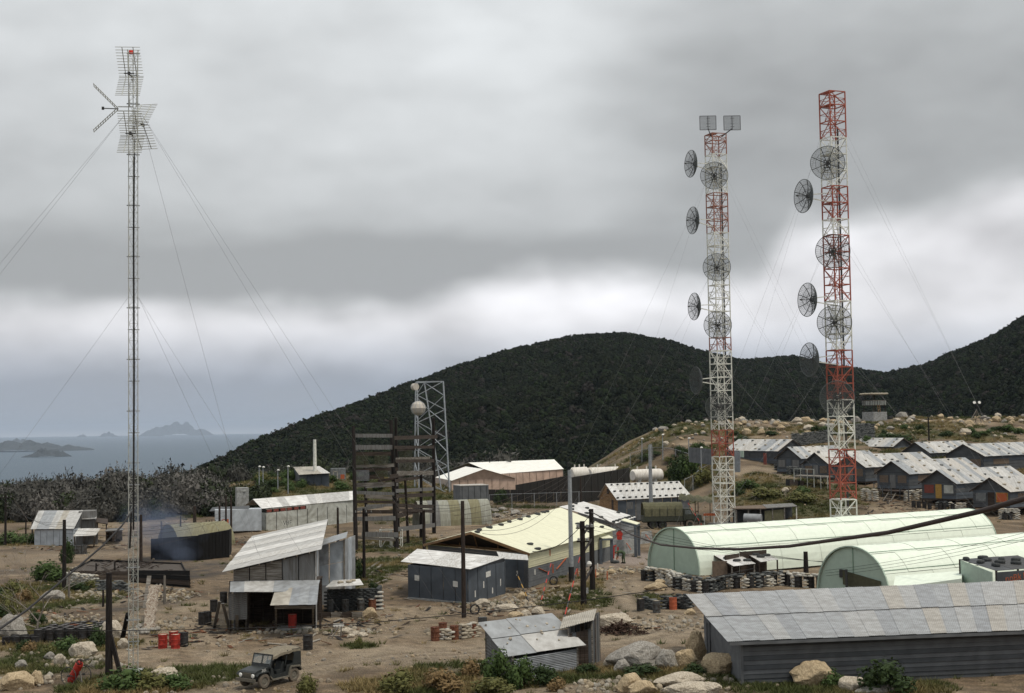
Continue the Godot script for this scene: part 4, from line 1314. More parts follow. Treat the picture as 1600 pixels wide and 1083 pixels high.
func workshop() -> void:
	var o := thing("workshop_hut", "two-level workshop hut under a long slanting zinc roof, drums beneath it", "hut")
	var a := Vector3(-19.72, 3.95, -96.32)
	var b := Vector3(-12.99, 5.40, -95.95)
	var c := Vector3(-16.60, 5.40, -126.97)
	var d := Vector3(-23.52, 3.95, -128.05)
	for i in 9:   # long narrow sheets that run up the slope, one course behind the other
		var g := Geo.new()
		var w0 := i / 9.0
		var w1 := (i + 1) / 9.0 + 0.004
		var up := Vector3(0, 0.035 * (i % 2), 0)
		g.waves(pt(a, b, c, d, 0, w0) + up, pt(a, b, c, d, 0, w1) + up, pt(a, b, c, d, 1, w1) + up, pt(a, b, c, d, 1, w0) + up, 18, 0.02)
		part("roof_sheet", g, M[["zinc_light", "roof_dull", "zinc_light", "roof_white"][i % 4]], o)
	# upper storey of panels
	var e := a.lerp(b, 0.10) + Vector3(0, -0.12, -0.5)
	var f := a.lerp(b, 0.93) + Vector3(0, -0.12, -0.5)
	var h := 3.30
	boards(o, Vector3(e.x, h - 0.35, e.z), Vector3(f.x, h - 0.1, f.z), f, e, 5, ["weathered_ply", "weathered_ply", "lumber_grey"], true, "wall_panel", 0.04, 0.02)
	var e2 := d.lerp(c, 0.10) + Vector3(0, -0.1, 0.5)
	var f2 := d.lerp(c, 0.93) + Vector3(0, -0.1, 0.5)
	boards(o, Vector3(e2.x, 0, e2.z), Vector3(e.x, 0, e.z), e, e2, 14, ["weathered_ply", "zinc_dark"], true, "wall_panel", 0.04, 0.01)
	boards(o, Vector3(f.x, 0, f.z), Vector3(f2.x, 0, f2.z), f2, f, 14, ["weathered_ply", "blue_white", "zinc_light"], true, "wall_panel", 0.04, 0.01)
	boards(o, Vector3(f2.x, 0, f2.z), Vector3(e2.x, 0, e2.z), e2, f2, 5, ["weathered_ply"], true, "wall_panel", 0.04, 0.01)
	# lean-to strip along the front and the porch roof with its patched sheets
	var s0 := Vector3(e.x - 0.2, h, e.z + 0.1)
	var s1 := Vector3(f.x + 0.3, h, f.z + 0.1)
	sheets(o, Vector3(-18.85, 2.82, -94.50), Vector3(-13.11, 2.74, -94.50), s1, s0, 6, 1, ["zinc_light", "zinc", "zinc_light", "zinc_dark"], 0)
	sheets(o, Vector3(-15.77, 2.21, -92.00), Vector3(-12.77, 2.21, -92.00), Vector3(-13.08, 3.08, -95.20), Vector3(-15.97, 2.87, -95.20), 5, 1, ["zinc", "zinc_dark", "zinc_tan", "zinc", "zinc_light"], 0)
	for q in [[gp(-16.06, -95.90), Vector3(-15.50, 2.09, -92.60)], [gp(-13.62, -96.20), Vector3(-13.10, 2.10, -92.60)]]:
		bars("post", o, [q], 0.14, "lumber_grey")
	bars("beam", o, [[Vector3(-15.58, 2.01, -92.60), Vector3(-13.02, 1.97, -92.60)]], 0.10, "lumber_grey", 0.2)
	bars("post", o, [[gp(-19.28, -96.80), s0], [gp(-18.19, -97.00), s0.lerp(s1, 0.22)], [s1 * Vector3(1, 0, 1), s1]], 0.14, "lumber_dark")
	bars("floor_beam", o, [[Vector3(e.x, 2.85, e.z), Vector3(f.x, 3.1, f.z)]], 0.15, "lumber_dark", 0.25)
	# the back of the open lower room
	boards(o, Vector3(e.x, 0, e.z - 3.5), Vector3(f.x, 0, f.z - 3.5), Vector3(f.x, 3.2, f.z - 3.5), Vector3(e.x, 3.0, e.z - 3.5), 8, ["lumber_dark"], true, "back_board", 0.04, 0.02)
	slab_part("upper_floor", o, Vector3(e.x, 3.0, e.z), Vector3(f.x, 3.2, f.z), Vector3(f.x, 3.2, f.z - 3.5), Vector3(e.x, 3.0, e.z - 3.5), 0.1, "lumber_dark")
	var pl := Geo.new()
	var p0 := gp(-16.10, -95.90)
	var p1 := gp(-13.58, -96.20)
	pl.hexa([p0 + Vector3(0, -0.2, 0), p1 + Vector3(0, -0.2, 0), p1 + Vector3(0, -0.2, -1.6), p0 + Vector3(0, -0.2, -1.6), p0 + Vector3(0, 0.14, 0), p1 + Vector3(0, 0.14, 0), p1 + Vector3(0, 0.14, -1.6), p0 + Vector3(0, 0.14, -1.6)])
	part("porch_step", pl, M.concrete, o)
	var dd := drum(p0.x + 1.05, p0.z - 0.6, "drum_red", "lid_pale", "red oil drum standing on the porch step of the workshop hut", "", 0.16)
	dd.position.y = p0.y + 0.13
	# louvred shutter leaning at the front, with the planks that prop it
	var l := thing("louvred_shutter", "pale slatted shutter panel propped up before the workshop hut", "shutter")
	var q0 := Vector3(-19.14, 0.85, -95.50)
	var q1 := Vector3(-17.91, 0.88, -95.50)
	for i in 14:
		var g := Geo.new()
		var y := 0.06 + i * 0.125
		g.bar(q0 + Vector3(0, y, 0), q1 + Vector3(0, y, 0), 0.03, 0.10)
		part("slat", g, M.weathered_ply, l)
	bars("stile", l, [[gp(-19.32, -96.80), q0 + Vector3(0, 1.85, -0.05)], [gp(-18.28, -97.00), q1 + Vector3(0, 1.85, -0.05)]], 0.07, "lumber_grey")
	for q in [[gp(-19.50, -97.70), Vector3(-19.32, 2.08, -94.50)], [gp(-18.79, -96.50), Vector3(-18.53, 1.22, -95.20)], [gp(-20.76, -98.50), Vector3(-19.63, 2.15, -95.00)]]:
		var g := Geo.new()
		g.bar(q[0] - Vector3(0, 0.1, 0), q[1], 0.2, 0.05)
		single("prop_plank", g, M.weathered_ply if q[0].x < -18.8 else M.lumber_grey, "grey plank leaning against the front of the workshop hut", "plank", Transform3D(), "planks at the workshop")
	for q in [Vector2(-18.86, -101.80), Vector2(-18.32, -102.10)]: drum(q.x, q.y, "drum_dark", "drum_grey", "dark oil drum inside the open lower room of the workshop", "drums under the workshop")
	for q in [Vector2(-22.70, -111.30), Vector2(-22.42, -106.40), Vector2(-21.85, -99.90), Vector2(-21.56, -100.20)]: drum(q.x, q.y, "drum_dark", "drum_dark", "dark oil drum on the dirt beside the workshop hut's low eave", "drums beside the workshop", -0.25 if q.x < -21.0 and q.x > -21.2 else 0.0)
	# side room
	o = thing("side_room", "tall pale panelled box room built against the workshop hut, above the bunker", "hut")
	var k0 := Vector3(-15.42, -0.83, -110.00)
	var k1 := Vector3(-13.16, -0.76, -110.00)
	var kt := Vector3(-15.38, 4.39, -110.00)
	var kt1 := Vector3(-13.12, 4.95, -110.00)
	k0.y = -0.1; k1.y = -0.1
	for r in 3:
		boards(o, k0.lerp(kt, r / 3.0), k1.lerp(kt1, r / 3.0), k1.lerp(kt1, (r + 0.98) / 3.0), k0.lerp(kt, (r + 0.98) / 3.0), 2, ["zinc", "zinc_light", "blue_white"], true, "wall_panel", 0.04, 0.02)
	boards(o, k1, k1 + Vector3(0.4, 0, -4), kt1 + Vector3(0.4, 0, -4), kt1, 3, ["blue_white", "zinc"], true, "wall_panel", 0.04, 0.02)
	boards(o, k0 + Vector3(0.4, 0, -4), k0, kt, kt + Vector3(0.4, 0, -4), 3, ["zinc"], true, "wall_panel", 0.04, 0.02)
	bars("corner_post", o, [[k1 + Vector3(0, 0, 0.05), kt1 + Vector3(0, 0, 0.05)], [k0 + Vector3(0, 0, 0.05), kt + Vector3(0, 0, 0.05)]], 0.12, "post_grey")
	sheets(o, Vector3(-16.17, 4.15, -109.00), Vector3(-12.85, 5.17, -109.00), Vector3(-13.33, 5.24, -114.00), Vector3(-16.35, 4.37, -114.00), 3, 1, ["zinc", "zinc_light"], 0)
	roof_bag(Vector3(-16.17, 4.42, -111.00), 0.6, "sandbag_grey", "dark lumpy sandbag at the corner of the side room roof", "bags on the side room roof", 1.4)
	roof_bag(Vector3(-15.68, 4.35, -110.00), 0.2, "sandbag_dark", "dark lumpy sandbag at the corner of the side room roof", "bags on the side room roof", 1.1)

func bunker() -> void:
	var o := thing("sandbag_bunker", "dark sandbag bunker with flat tin roof beside the workshop hut", "bunker")
	var a := gp(-14.22, -106.20)
	var b := gp(-10.10, -105.70)
	var g := Geo.new()
	var r := RandomNumberGenerator.new()
	r.seed = 8
	for c in 12:
		var t := 0.2 + (c % 2) * 0.22
		while t < 3.9:
			var p := a.lerp(b, t / 4.0) + Vector3(0, 0.08 + c * 0.13, -0.1 - c * 0.02 + r.randf_range(-0.05, 0.05))
			g.add(bag_geo, Transform3D(Basis(Vector3.UP, r.randf_range(-0.2, 0.2)), p))
			t += 0.44
		for s in 5: g.add(bag_geo, Transform3D(Basis(Vector3.UP, PI / 2 + r.randf_range(-0.2, 0.2)), b + Vector3(-0.1, 0.08 + c * 0.13, -0.3 - s * 0.45)))
	meta(part("bags", g, M.sandbag_dark, o), "", "", "", "stuff")
	g = Geo.new()
	for i in 9:
		g.add(bag_geo, Transform3D(Basis(Vector3.UP, 0.4), b + Vector3(0.12 - (i % 2) * 0.2, 0.1 + (i / 2) * 0.3, 0.05)))
	meta(part("pale_bags", g, M.sandbag_pale, o), "", "", "", "stuff")
	sheets(o, Vector3(-13.86, 1.94, -104.30), Vector3(-11.07, 2.08, -104.30), Vector3(-11.74, 2.11, -108.00), Vector3(-13.77, 2.04, -108.00), 4, 1, ["roof_white", "roof_dull", "zinc_light"], 0)
	for q in [Vector3(-12.95, 2.11, -106.00), Vector3(-12.33, 2.15, -106.00), Vector3(-12.12, 2.17, -106.60)]:
		roof_bag(q, 0.3, "sandbag_tan", "tan sandbag lying on the flat tin roof of the dark bunker", "bags on the bunker roof")
	for q in [Vector2(-13.69, -106.50), Vector2(-12.58, -106.30), Vector2(-11.43, -106.20), Vector2(-10.56, -106.10)]:
		drum(q.x, q.y + 0.55, "drum_grey" if absf(q.x + 10.4) > 1.0 else "drum_rust", "sandbag_pale", "weathered drum standing against the dark sandbag bunker", "drums at the bunker")
	for i in 4:
		var c := thing("ammunition_crate", "low wooden crate lying open in front of the bunker", "crate", gp(-13.55, -102.20), 0.12, "crates before the bunker")
		c.position = c.position.lerp(gp(-11.25, -101.60), i / 3.0)
		var bx := [[Vector3(0, 0.16, 0.24), Vector3(0.72, 0.32, 0.03)], [Vector3(0, 0.16, -0.24), Vector3(0.72, 0.32, 0.03)], [Vector3(0.35, 0.16, 0), Vector3(0.03, 0.32, 0.45)], [Vector3(-0.35, 0.16, 0), Vector3(0.03, 0.32, 0.45)], [Vector3(0, 0.015, 0), Vector3(0.68, 0.03, 0.45)]]
		for q in bx:
			var k := Geo.new()
			k.box(q[0], q[1])
			part("side_board", k, M.lumber_grey if i % 2 else M.lumber_dark, c)
	var t := thing("trestle_sign", "small trestle with a white board on top, on the dirt before the crates", "trestle", gp(-11.56, -92.00))
	var w := Geo.new()
	w.box(Vector3(0.18, 0.86, 0), Vector3(0.68, 0.2, 0.05))
	part("board", w, M.white_paint, t)
	bars("leg", t, [[Vector3(0.3, -0.05, 0.05), Vector3(0.35, 0.8, 0)], [Vector3(-0.55, -0.05, 0.2), Vector3(0.0, 0.8, 0)], [Vector3(-0.3, -0.05, 0.35), Vector3(0.2, 0.8, 0.02)]], 0.06, "lumber_grey")

func yellow_hall() -> void:
	var o := thing("yellow_roofed_hall", "large hall under a pale yellow roof with clapboard wall and unfinished gable", "building")
	var E0 := Vector3(1.24, 2.85, -119.32)
	var E1 := Vector3(10.13, 2.95, -142.70)
	var R0 := Vector3(-3.71, 4.55, -121.35)
	var R1 := Vector3(4.84, 4.85, -149.75)
	var B0 := Vector3(-8.24, 2.95, -129.12)
	var B1 := B0 + (R1 - R0)
	sheets(o, E0, E1, R1, R0, 9, 1, ["yellow_roof"], 0, "roof_panel", 0.006)
	sheets(o, B1, B0, R0, R1, 9, 1, ["yellow_roof"], 0, "roof_panel", 0.006)
	var g := Geo.new()
	var ext := (R0 - R1).normalized() * 0.12
	bars("barge_board", o, [[E0 + ext + Vector3(0, -0.12, 0), R0 + ext + Vector3(0, -0.1, 0)], [R0 + ext + Vector3(0, -0.1, 0), B0 + ext + Vector3(0, -0.12, 0)]], 0.05, "lumber", 0.22)
	var back := (R1 - R0).normalized() * 0.6
	var gl := E0.lerp(B0, 0.02) + back
	var gr := E0.lerp(B0, 0.97) + back
	bars("stud", o, [[gl.lerp(gr, 0.3), gl.lerp(gr, 0.3) + Vector3(0, 0.85, 0)], [gl.lerp(gr, 0.5), R0 + back - Vector3(0, 0.2, 0)], [gl.lerp(gr, 0.68), gl.lerp(gr, 0.68) + Vector3(0, 0.85, 0)], [gl.lerp(gr, 0.16), gl.lerp(gr, 0.16) + Vector3(0, 0.45, 0)]], 0.1, "lumber")
	bars("tie_beam", o, [[gl, gr]], 0.1, "lumber", 0.2)
	g = Geo.new()
	g.tri(gl + back, R0 + back * 2.0 - Vector3(0, 0.1, 0), gr + back)
	part("gable_board", g, M.lumber_dark, o)
	# long front wall: painted boards above, grey boards below
	var w0 := E0 + back * 0.5 + Vector3(-0.25, -0.10, -0.1)
	var w1 := E1 + Vector3(-0.4, -0.10, -0.1)
	var f0 := Vector3(w0.x, -0.25, w0.z)
	var f1 := Vector3(w1.x, -0.25, w1.z)
	boards(o, f0, f1, f1.lerp(w1, 0.52), f0.lerp(w0, 0.60), 8, ["grey_paint"], false, "board", 0.04, 0.02)
	boards(o, f0.lerp(w0, 0.61), f1.lerp(w1, 0.53), w1, w0, 7, ["yellow_siding"], false, "board", 0.04, 0.035)
	var b0 := Vector3(B0.x + 0.4, -0.25, B0.z)
	boards(o, b0, f0, w0, B0 + Vector3(0.4, -0.1, 0), 12, ["grey_paint"], false, "board", 0.04, 0.02)
	boards(o, f1, Vector3(B1.x, -0.25, B1.z), B1, w1, 12, ["grey_paint"], false, "board", 0.04, 0.02)
	# red paint strokes on the wall
	var at := func(u: float, h: float) -> Vector3: return f0.lerp(f1, u).lerp(w0.lerp(w1, u), h) + Vector3(0.06, 0, 0.06)
	bars("red_stroke", o, [[at.call(0.10, 0.52), at.call(0.19, 0.34)], [at.call(0.25, 0.52), at.call(0.25, 0.26)], [at.call(0.40, 0.58), at.call(0.29, 0.34)], [at.call(0.47, 0.55), at.call(0.47, 0.40)], [at.call(0.22, 0.98), at.call(0.22, 0.78)]], 0.10, "orange_paint", 0.04)
	bars("white_stroke", o, [[at.call(0.06, 0.52), at.call(0.06, 0.38)]], 0.12, "white_paint", 0.04)
	# front annexe of blue-grey panels
	o = thing("blue_grey_annexe", "blue-grey panelled annexe with white flat roof in front of the yellow hall", "building")
	var c := [gp(-8.52, -113.70), gp(-3.61, -109.40), gp(-0.86, -115.30), gp(-0.84, -120.30), gp(1.20, -120.00)]
	var tops := [2.62, 2.55, 2.55, 2.65, 2.7]
	var n := [5, 4, 1, 2]
	for i in 4:
		boards(o, c[i] - Vector3(0, 0.15, 0), c[i + 1] - Vector3(0, 0.15, 0), c[i + 1] + Vector3(0, tops[i + 1], 0), c[i] + Vector3(0, tops[i], 0), n[i], ["blue_grey_paint"], true, "wall_panel", 0.05, 0.012)
	boards(o, c[0] + Vector3(2.2, -0.15, -6), c[0] - Vector3(0, 0.15, 0), c[0] + Vector3(0, 2.6, 0), c[0] + Vector3(2.2, 2.9, -6), 5, ["blue_grey_paint"], true, "wall_panel", 0.05, 0.012)
	var sill := Geo.new()
	sill.bar(c[0] + Vector3(0, -0.02, 0.08), c[1] + Vector3(0, -0.02, 0.08), 0.25, 0.2)
	part("footing", sill, M.concrete, o)
	sheets(o, Vector3(-9.21, 2.72, -115.07), Vector3(-3.43, 2.66, -108.69), Vector3(-0.78, 2.80, -116.44), Vector3(-8.38, 3.05, -122.66), 5, 2, ["roof_white", "roof_dull", "roof_white"], 0, "roof_sheet", 0.006)
	sheets(o, Vector3(-1.25, 2.72, -116.27), Vector3(1.07, 2.72, -114.52), Vector3(0.99, 3.00, -115.94), Vector3(-1.54, 3.00, -119.59), 2, 1, ["roof_white", "roof_dull"], 0, "roof_sheet", 0.006)
	var put := func(i: int, u: float, h: float, w: float, tall: float, slant: float) -> void:
		var e: Vector3 = c[i]
		var f: Vector3 = c[i + 1]
		var s := (f - e).normalized()
		var q := s.cross(Vector3.UP) * -0.03
		if q.z < 0.0: q = -q
		q *= 2.0
		var p := e.lerp(f, u) + Vector3(0, h, 0) + q
		slab_part("paper_notice", o, p, p + s * w + Vector3(0, slant, 0), p + s * w + Vector3(0, tall + slant, 0), p + Vector3(0, tall, 0), 0.02, "white_paint")
	put.call(0, 0.12, 1.45, 0.5, 0.42, -0.03); put.call(0, 0.76, 1.2, 0.5, 0.42, -0.03)
	put.call(1, 0.46, 1.65, 0.8, 0.42, 0.05); put.call(1, 0.38, 0.9, 0.16, 0.5, 0.0); put.call(1, 0.15, 0.35, 0.16, 0.5, 0.0); put.call(1, 0.62, 0.3, 0.16, 0.45, 0.0); put.call(1, 0.85, 0.7, 0.14, 0.5, 0.1); put.call(3, 0.45, 1.0, 0.14, 0.4, 0.0)
	# rear wing with the white roof
	o = thing("white_roofed_wing", "rear wing under a bright white roof weighted with dark sandbags", "building")
	var W0 := Vector3(5.48, 3.70, -160.89)
	var W1 := Vector3(7.82, 4.80, -161.14)
	var W2 := Vector3(13.63, 3.05, -160.19)
	var W3 := Vector3(10.63, 3.05, -150.42)
	sheets(o, W3, W2, W1, Vector3(4.72, 4.90, -150.08), 4, 2, ["roof_white"], 0, "roof_sheet", 0.006)
	var v := [W3 + Vector3(-0.5, -0.1, -0.2), W2 + Vector3(-0.3, -0.1, -0.3)]
	var vg := [Vector3(v[0].x, -0.2, v[0].z), Vector3(v[1].x, -0.2, v[1].z)]
	boards(o, vg[0], vg[1], v[1], v[0], 10, ["weathered_ply", "zinc"], false, "board", 0.04, 0.015)
	boards(o, vg[1], vg[1] + Vector3(-6, 0, -4), v[1] + Vector3(-6, 1.2, -4), v[1], 8, ["weathered_ply"], false, "board", 0.04, 0.015)
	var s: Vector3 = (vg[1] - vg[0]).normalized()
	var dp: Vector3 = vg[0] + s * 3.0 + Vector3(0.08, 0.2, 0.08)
	slab_part("door", o, dp, dp + s * 1.3, dp + s * 1.3 + Vector3(0, 2.1, 0), dp + Vector3(0, 2.1, 0), 0.05, "lumber_dark")  # dark brown sheet standing in for the shade inside the doorway
	var mk := Geo.new()
	mk.lathe([Vector2(0, 0.03), Vector2(0.33, 0.03), Vector2(0.33, 0.0)], 14, Transform3D(Basis(Vector3.RIGHT, PI / 2), Vector3(10.65, 2.29, -145.50)))
	mk.box(Vector3(10.64, 1.90, -145.50), Vector3(0.5, 0.3, 0.04))
	part("red_emblem", mk, M.red_paint, o)
	for k in 2:
		var cn := thing("entrance_canopy", ["low yellow entrance canopy on grey posts beside the yellow hall wall", "small yellow canopy over the doorway of the white-roofed wing"][k], "canopy")
		var p: Array = [[Vector3(7.80, 2.62, -140.00), Vector3(8.43, 2.46, -138.00), Vector3(9.54, 2.42, -139.00), Vector3(9.00, 2.64, -142.00)], [Vector3(10.95, 3.54, -147.50), Vector3(12.47, 3.16, -146.00), Vector3(12.93, 3.22, -147.50), Vector3(11.47, 3.60, -149.00)]][k]
		slab_part("canopy_roof", cn, p[0], p[1], p[2], p[3], -0.06, "yellow_roof")
		for e in [p[1], p[2]]:
			var fe: Vector3 = e + Vector3(-0.15, -0.1, -0.1)
			bars("post", cn, [[Vector3(fe.x, -0.2, fe.z), fe]], 0.28, "blue_grey_paint")
		bars("fascia", cn, [[p[0] + Vector3(0, -0.1, 0.02), p[1] + Vector3(0, -0.1, 0.02)], [p[1] + Vector3(0, -0.1, 0.02), p[2] + Vector3(0, -0.1, 0.02)]], 0.08, "blue_grey_paint", 0.15)
	# sandbags on the roofs
	var lay := func(list: Array, a: Vector3, b: Vector3, cc: Vector3, dd: Vector3, m: String, label: String, group: String) -> void:
		for q in list: roof_bag(pt(a, b, cc, dd, q[0], q[1]) + Vector3(0, 0.07, 0), 1.0, m, label, group, 1.35)
	lay.call([[0.02, 0.93], [0.06, 0.97], [0.15, 0.96], [0.26, 0.95], [0.36, 0.97], [0.47, 0.96], [0.57, 0.97], [0.68, 0.97], [0.76, 0.98], [0.80, 0.97], [0.10, 0.04], [0.13, 0.22]], E0, E1, R1, R0, "sandbag_dark", "dark sandbag along the ridge and edge of the yellow roof", "bags on the yellow roof")
	lay.call([[0.78, 0.20], [0.80, 0.27], [0.77, 0.34], [0.80, 0.41], [0.96, 0.36], [0.74, 0.12], [0.93, 0.16]], E0, E1, R1, R0, "sandbag_dark", "dark sandbag near the lower far corner of the yellow roof", "bags at the yellow roof corner")
	var wl := Vector3(4.72, 4.90, -150.08)
	lay.call([[0.04, 0.05], [0.2, 0.05], [0.36, 0.05], [0.5, 0.04], [0.64, 0.05], [0.78, 0.05], [0.92, 0.05], [0.1, 0.3], [0.2, 0.52], [0.05, 0.8], [0.3, 0.9], [0.35, 0.6], [0.5, 0.72], [0.9, 0.3], [0.08, 0.55], [0.6, 0.97]], W3, W2, W1, wl, "sandbag_dark", "dark sandbag holding down the bright white roof of the wing", "bags on the white roof")
	# blast walls
	var kk := 0
	for q in [[gp(7.76, -140.10), gp(9.43, -142.50), 1.45, 1.3], [gp(10.21, -147.30), gp(13.00, -150.50), 1.55, 1.4], [gp(13.91, -159.20), gp(15.41, -161.50), 1.3, 1.6]]:
		var a: Vector3 = q[0]
		var b: Vector3 = q[1]
		var bw := thing("blast_wall", ["short grey tapered blast wall with red stroke under the low canopy", "long grey tapered blast wall with red strokes beside the red stand pipe", "grey tapered blast wall farthest along the wing, beside the arched hut"][kk], "blast wall", a)
		var e := b - a
		var t := Vector3(0.35, 0, -q[3])
		var h := Vector3(0, q[2], 0)
		var gg := Geo.new()
		gg.hexa([Vector3(0, -0.2, 0), e - Vector3(0, 0.2, 0), e + t - Vector3(0, 0.2, 0), t - Vector3(0, 0.2, 0), h + t * 0.3 + e * 0.08, h + e * 0.92 + t * 0.3, h + e * 0.92 + t * 0.7, h + e * 0.08 + t * 0.7])
		part("body", gg, M.concrete, bw)
		gg = Geo.new()
		var sl := Vector3(0, q[2] * 0.75, 0) + e * 0.5 + t * 0.22 + Vector3(-0.05, 0.04, 0.06)
		gg.bar(sl, sl + Vector3(0.45, -q[2] * 0.45, 0.26), 0.12, 0.03)
		part("red_stroke", gg, M.orange_paint, bw)
		kk += 1
	var sp := thing("stand_pipe", "red stand pipe with side arm beside the blast walls", "pipe", gp(9.95, -144.50))
	var sg := Geo.new()
	sg.tube(Vector3(0, -0.1, 0), Vector3(0, 1.25, 0), 0.09, -1.0, 8); sg.tube(Vector3(0, 1.2, 0), Vector3(0.3, 1.28, 0), 0.07, -1.0, 8)
	part("pipe", sg, M.red_paint, sp)
	sg = Geo.new()
	sg.box(Vector3(0.45, 0.95, -0.02), Vector3(0.14, 0.36, 0.1)); sg.bar(Vector3(0.45, -0.1, -0.02), Vector3(0.45, 0.8, -0.02), 0.05)
	part("hydrant_box", sg, M.red_paint, sp)

func quonset(called: String, label: String, apex0: Vector3, axis: Vector3, length: float, w: float) -> Node3D:
	var side := Vector3(-axis.z, 0, axis.x)
	if side.z < 0.0: side = -side
	var foot := Vector3(apex0.x, 0, apex0.z)
	var o := thing(called, label, "arched hut", foot)
	var h := apex0.y - hgt(foot.x, foot.z)
	var prof := func(t: float) -> Vector3:   # t -1 rear foot ... 1 front foot
		var a := t * PI * 0.5
		return side * (sin(a) * w * 0.5 * (1.0 + 0.02 * cos(a))) + Vector3(0, h * pow(maxf(cos(a), 0.0), 0.85), 0)
	var n := int(length / 2.4)
	for k in n:   # each arched panel course is a part
		for s in 6:
			var g := Geo.new()
			var z0 := axis * (length * k / n)
			var z1 := axis * (length * (k + 1) / n - 0.015)
			var lift := 1.0 + 0.004 * ((k + s) % 2)
			for j in 4:
				var t0 := -1.0 + (s + j / 4.0) / 3.0
				var t1 := -1.0 + (s + (j + 1) / 4.0) / 3.0
				if j == 3: t1 -= 0.006
				var p0: Vector3 = prof.call(t0) * lift
				var p1: Vector3 = prof.call(t1) * lift
				g.quad(z0 + p0, z1 + p0, z1 + p1, z0 + p1, Vector3(0, -1.5, 0) + axis * length * 0.5)
			part("roof_panel", g, M.quonset, o)
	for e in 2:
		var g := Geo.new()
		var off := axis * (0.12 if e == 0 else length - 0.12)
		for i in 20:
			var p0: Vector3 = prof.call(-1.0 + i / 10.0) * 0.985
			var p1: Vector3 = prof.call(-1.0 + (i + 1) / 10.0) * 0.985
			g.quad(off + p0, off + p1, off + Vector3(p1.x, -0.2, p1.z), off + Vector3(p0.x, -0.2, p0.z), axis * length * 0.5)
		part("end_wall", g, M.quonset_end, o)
		g = Geo.new()
		for i in 20: g.bar(prof.call(-1.0 + i / 10.0) + axis * (-0.03 if e == 0 else length + 0.03), prof.call(-1.0 + (i + 1) / 10.0) + axis * (-0.03 if e == 0 else length + 0.03), 0.12, 0.10)
		part("end_rim", g, M.quonset_end, o)
	bars("end_seam", o, [[axis * 0.08 + Vector3(0, -0.1, 0), axis * 0.08 + Vector3(0, h * 0.97, 0)]], 0.05, "quonset_line")
	bars("roof_seam", o, [[prof.call(0.30) * 1.012, prof.call(0.30) * 1.012 + axis * length], [prof.call(0.62) * 1.008, prof.call(0.62) * 1.008 + axis * length]], 0.035, "quonset_line")
	return o

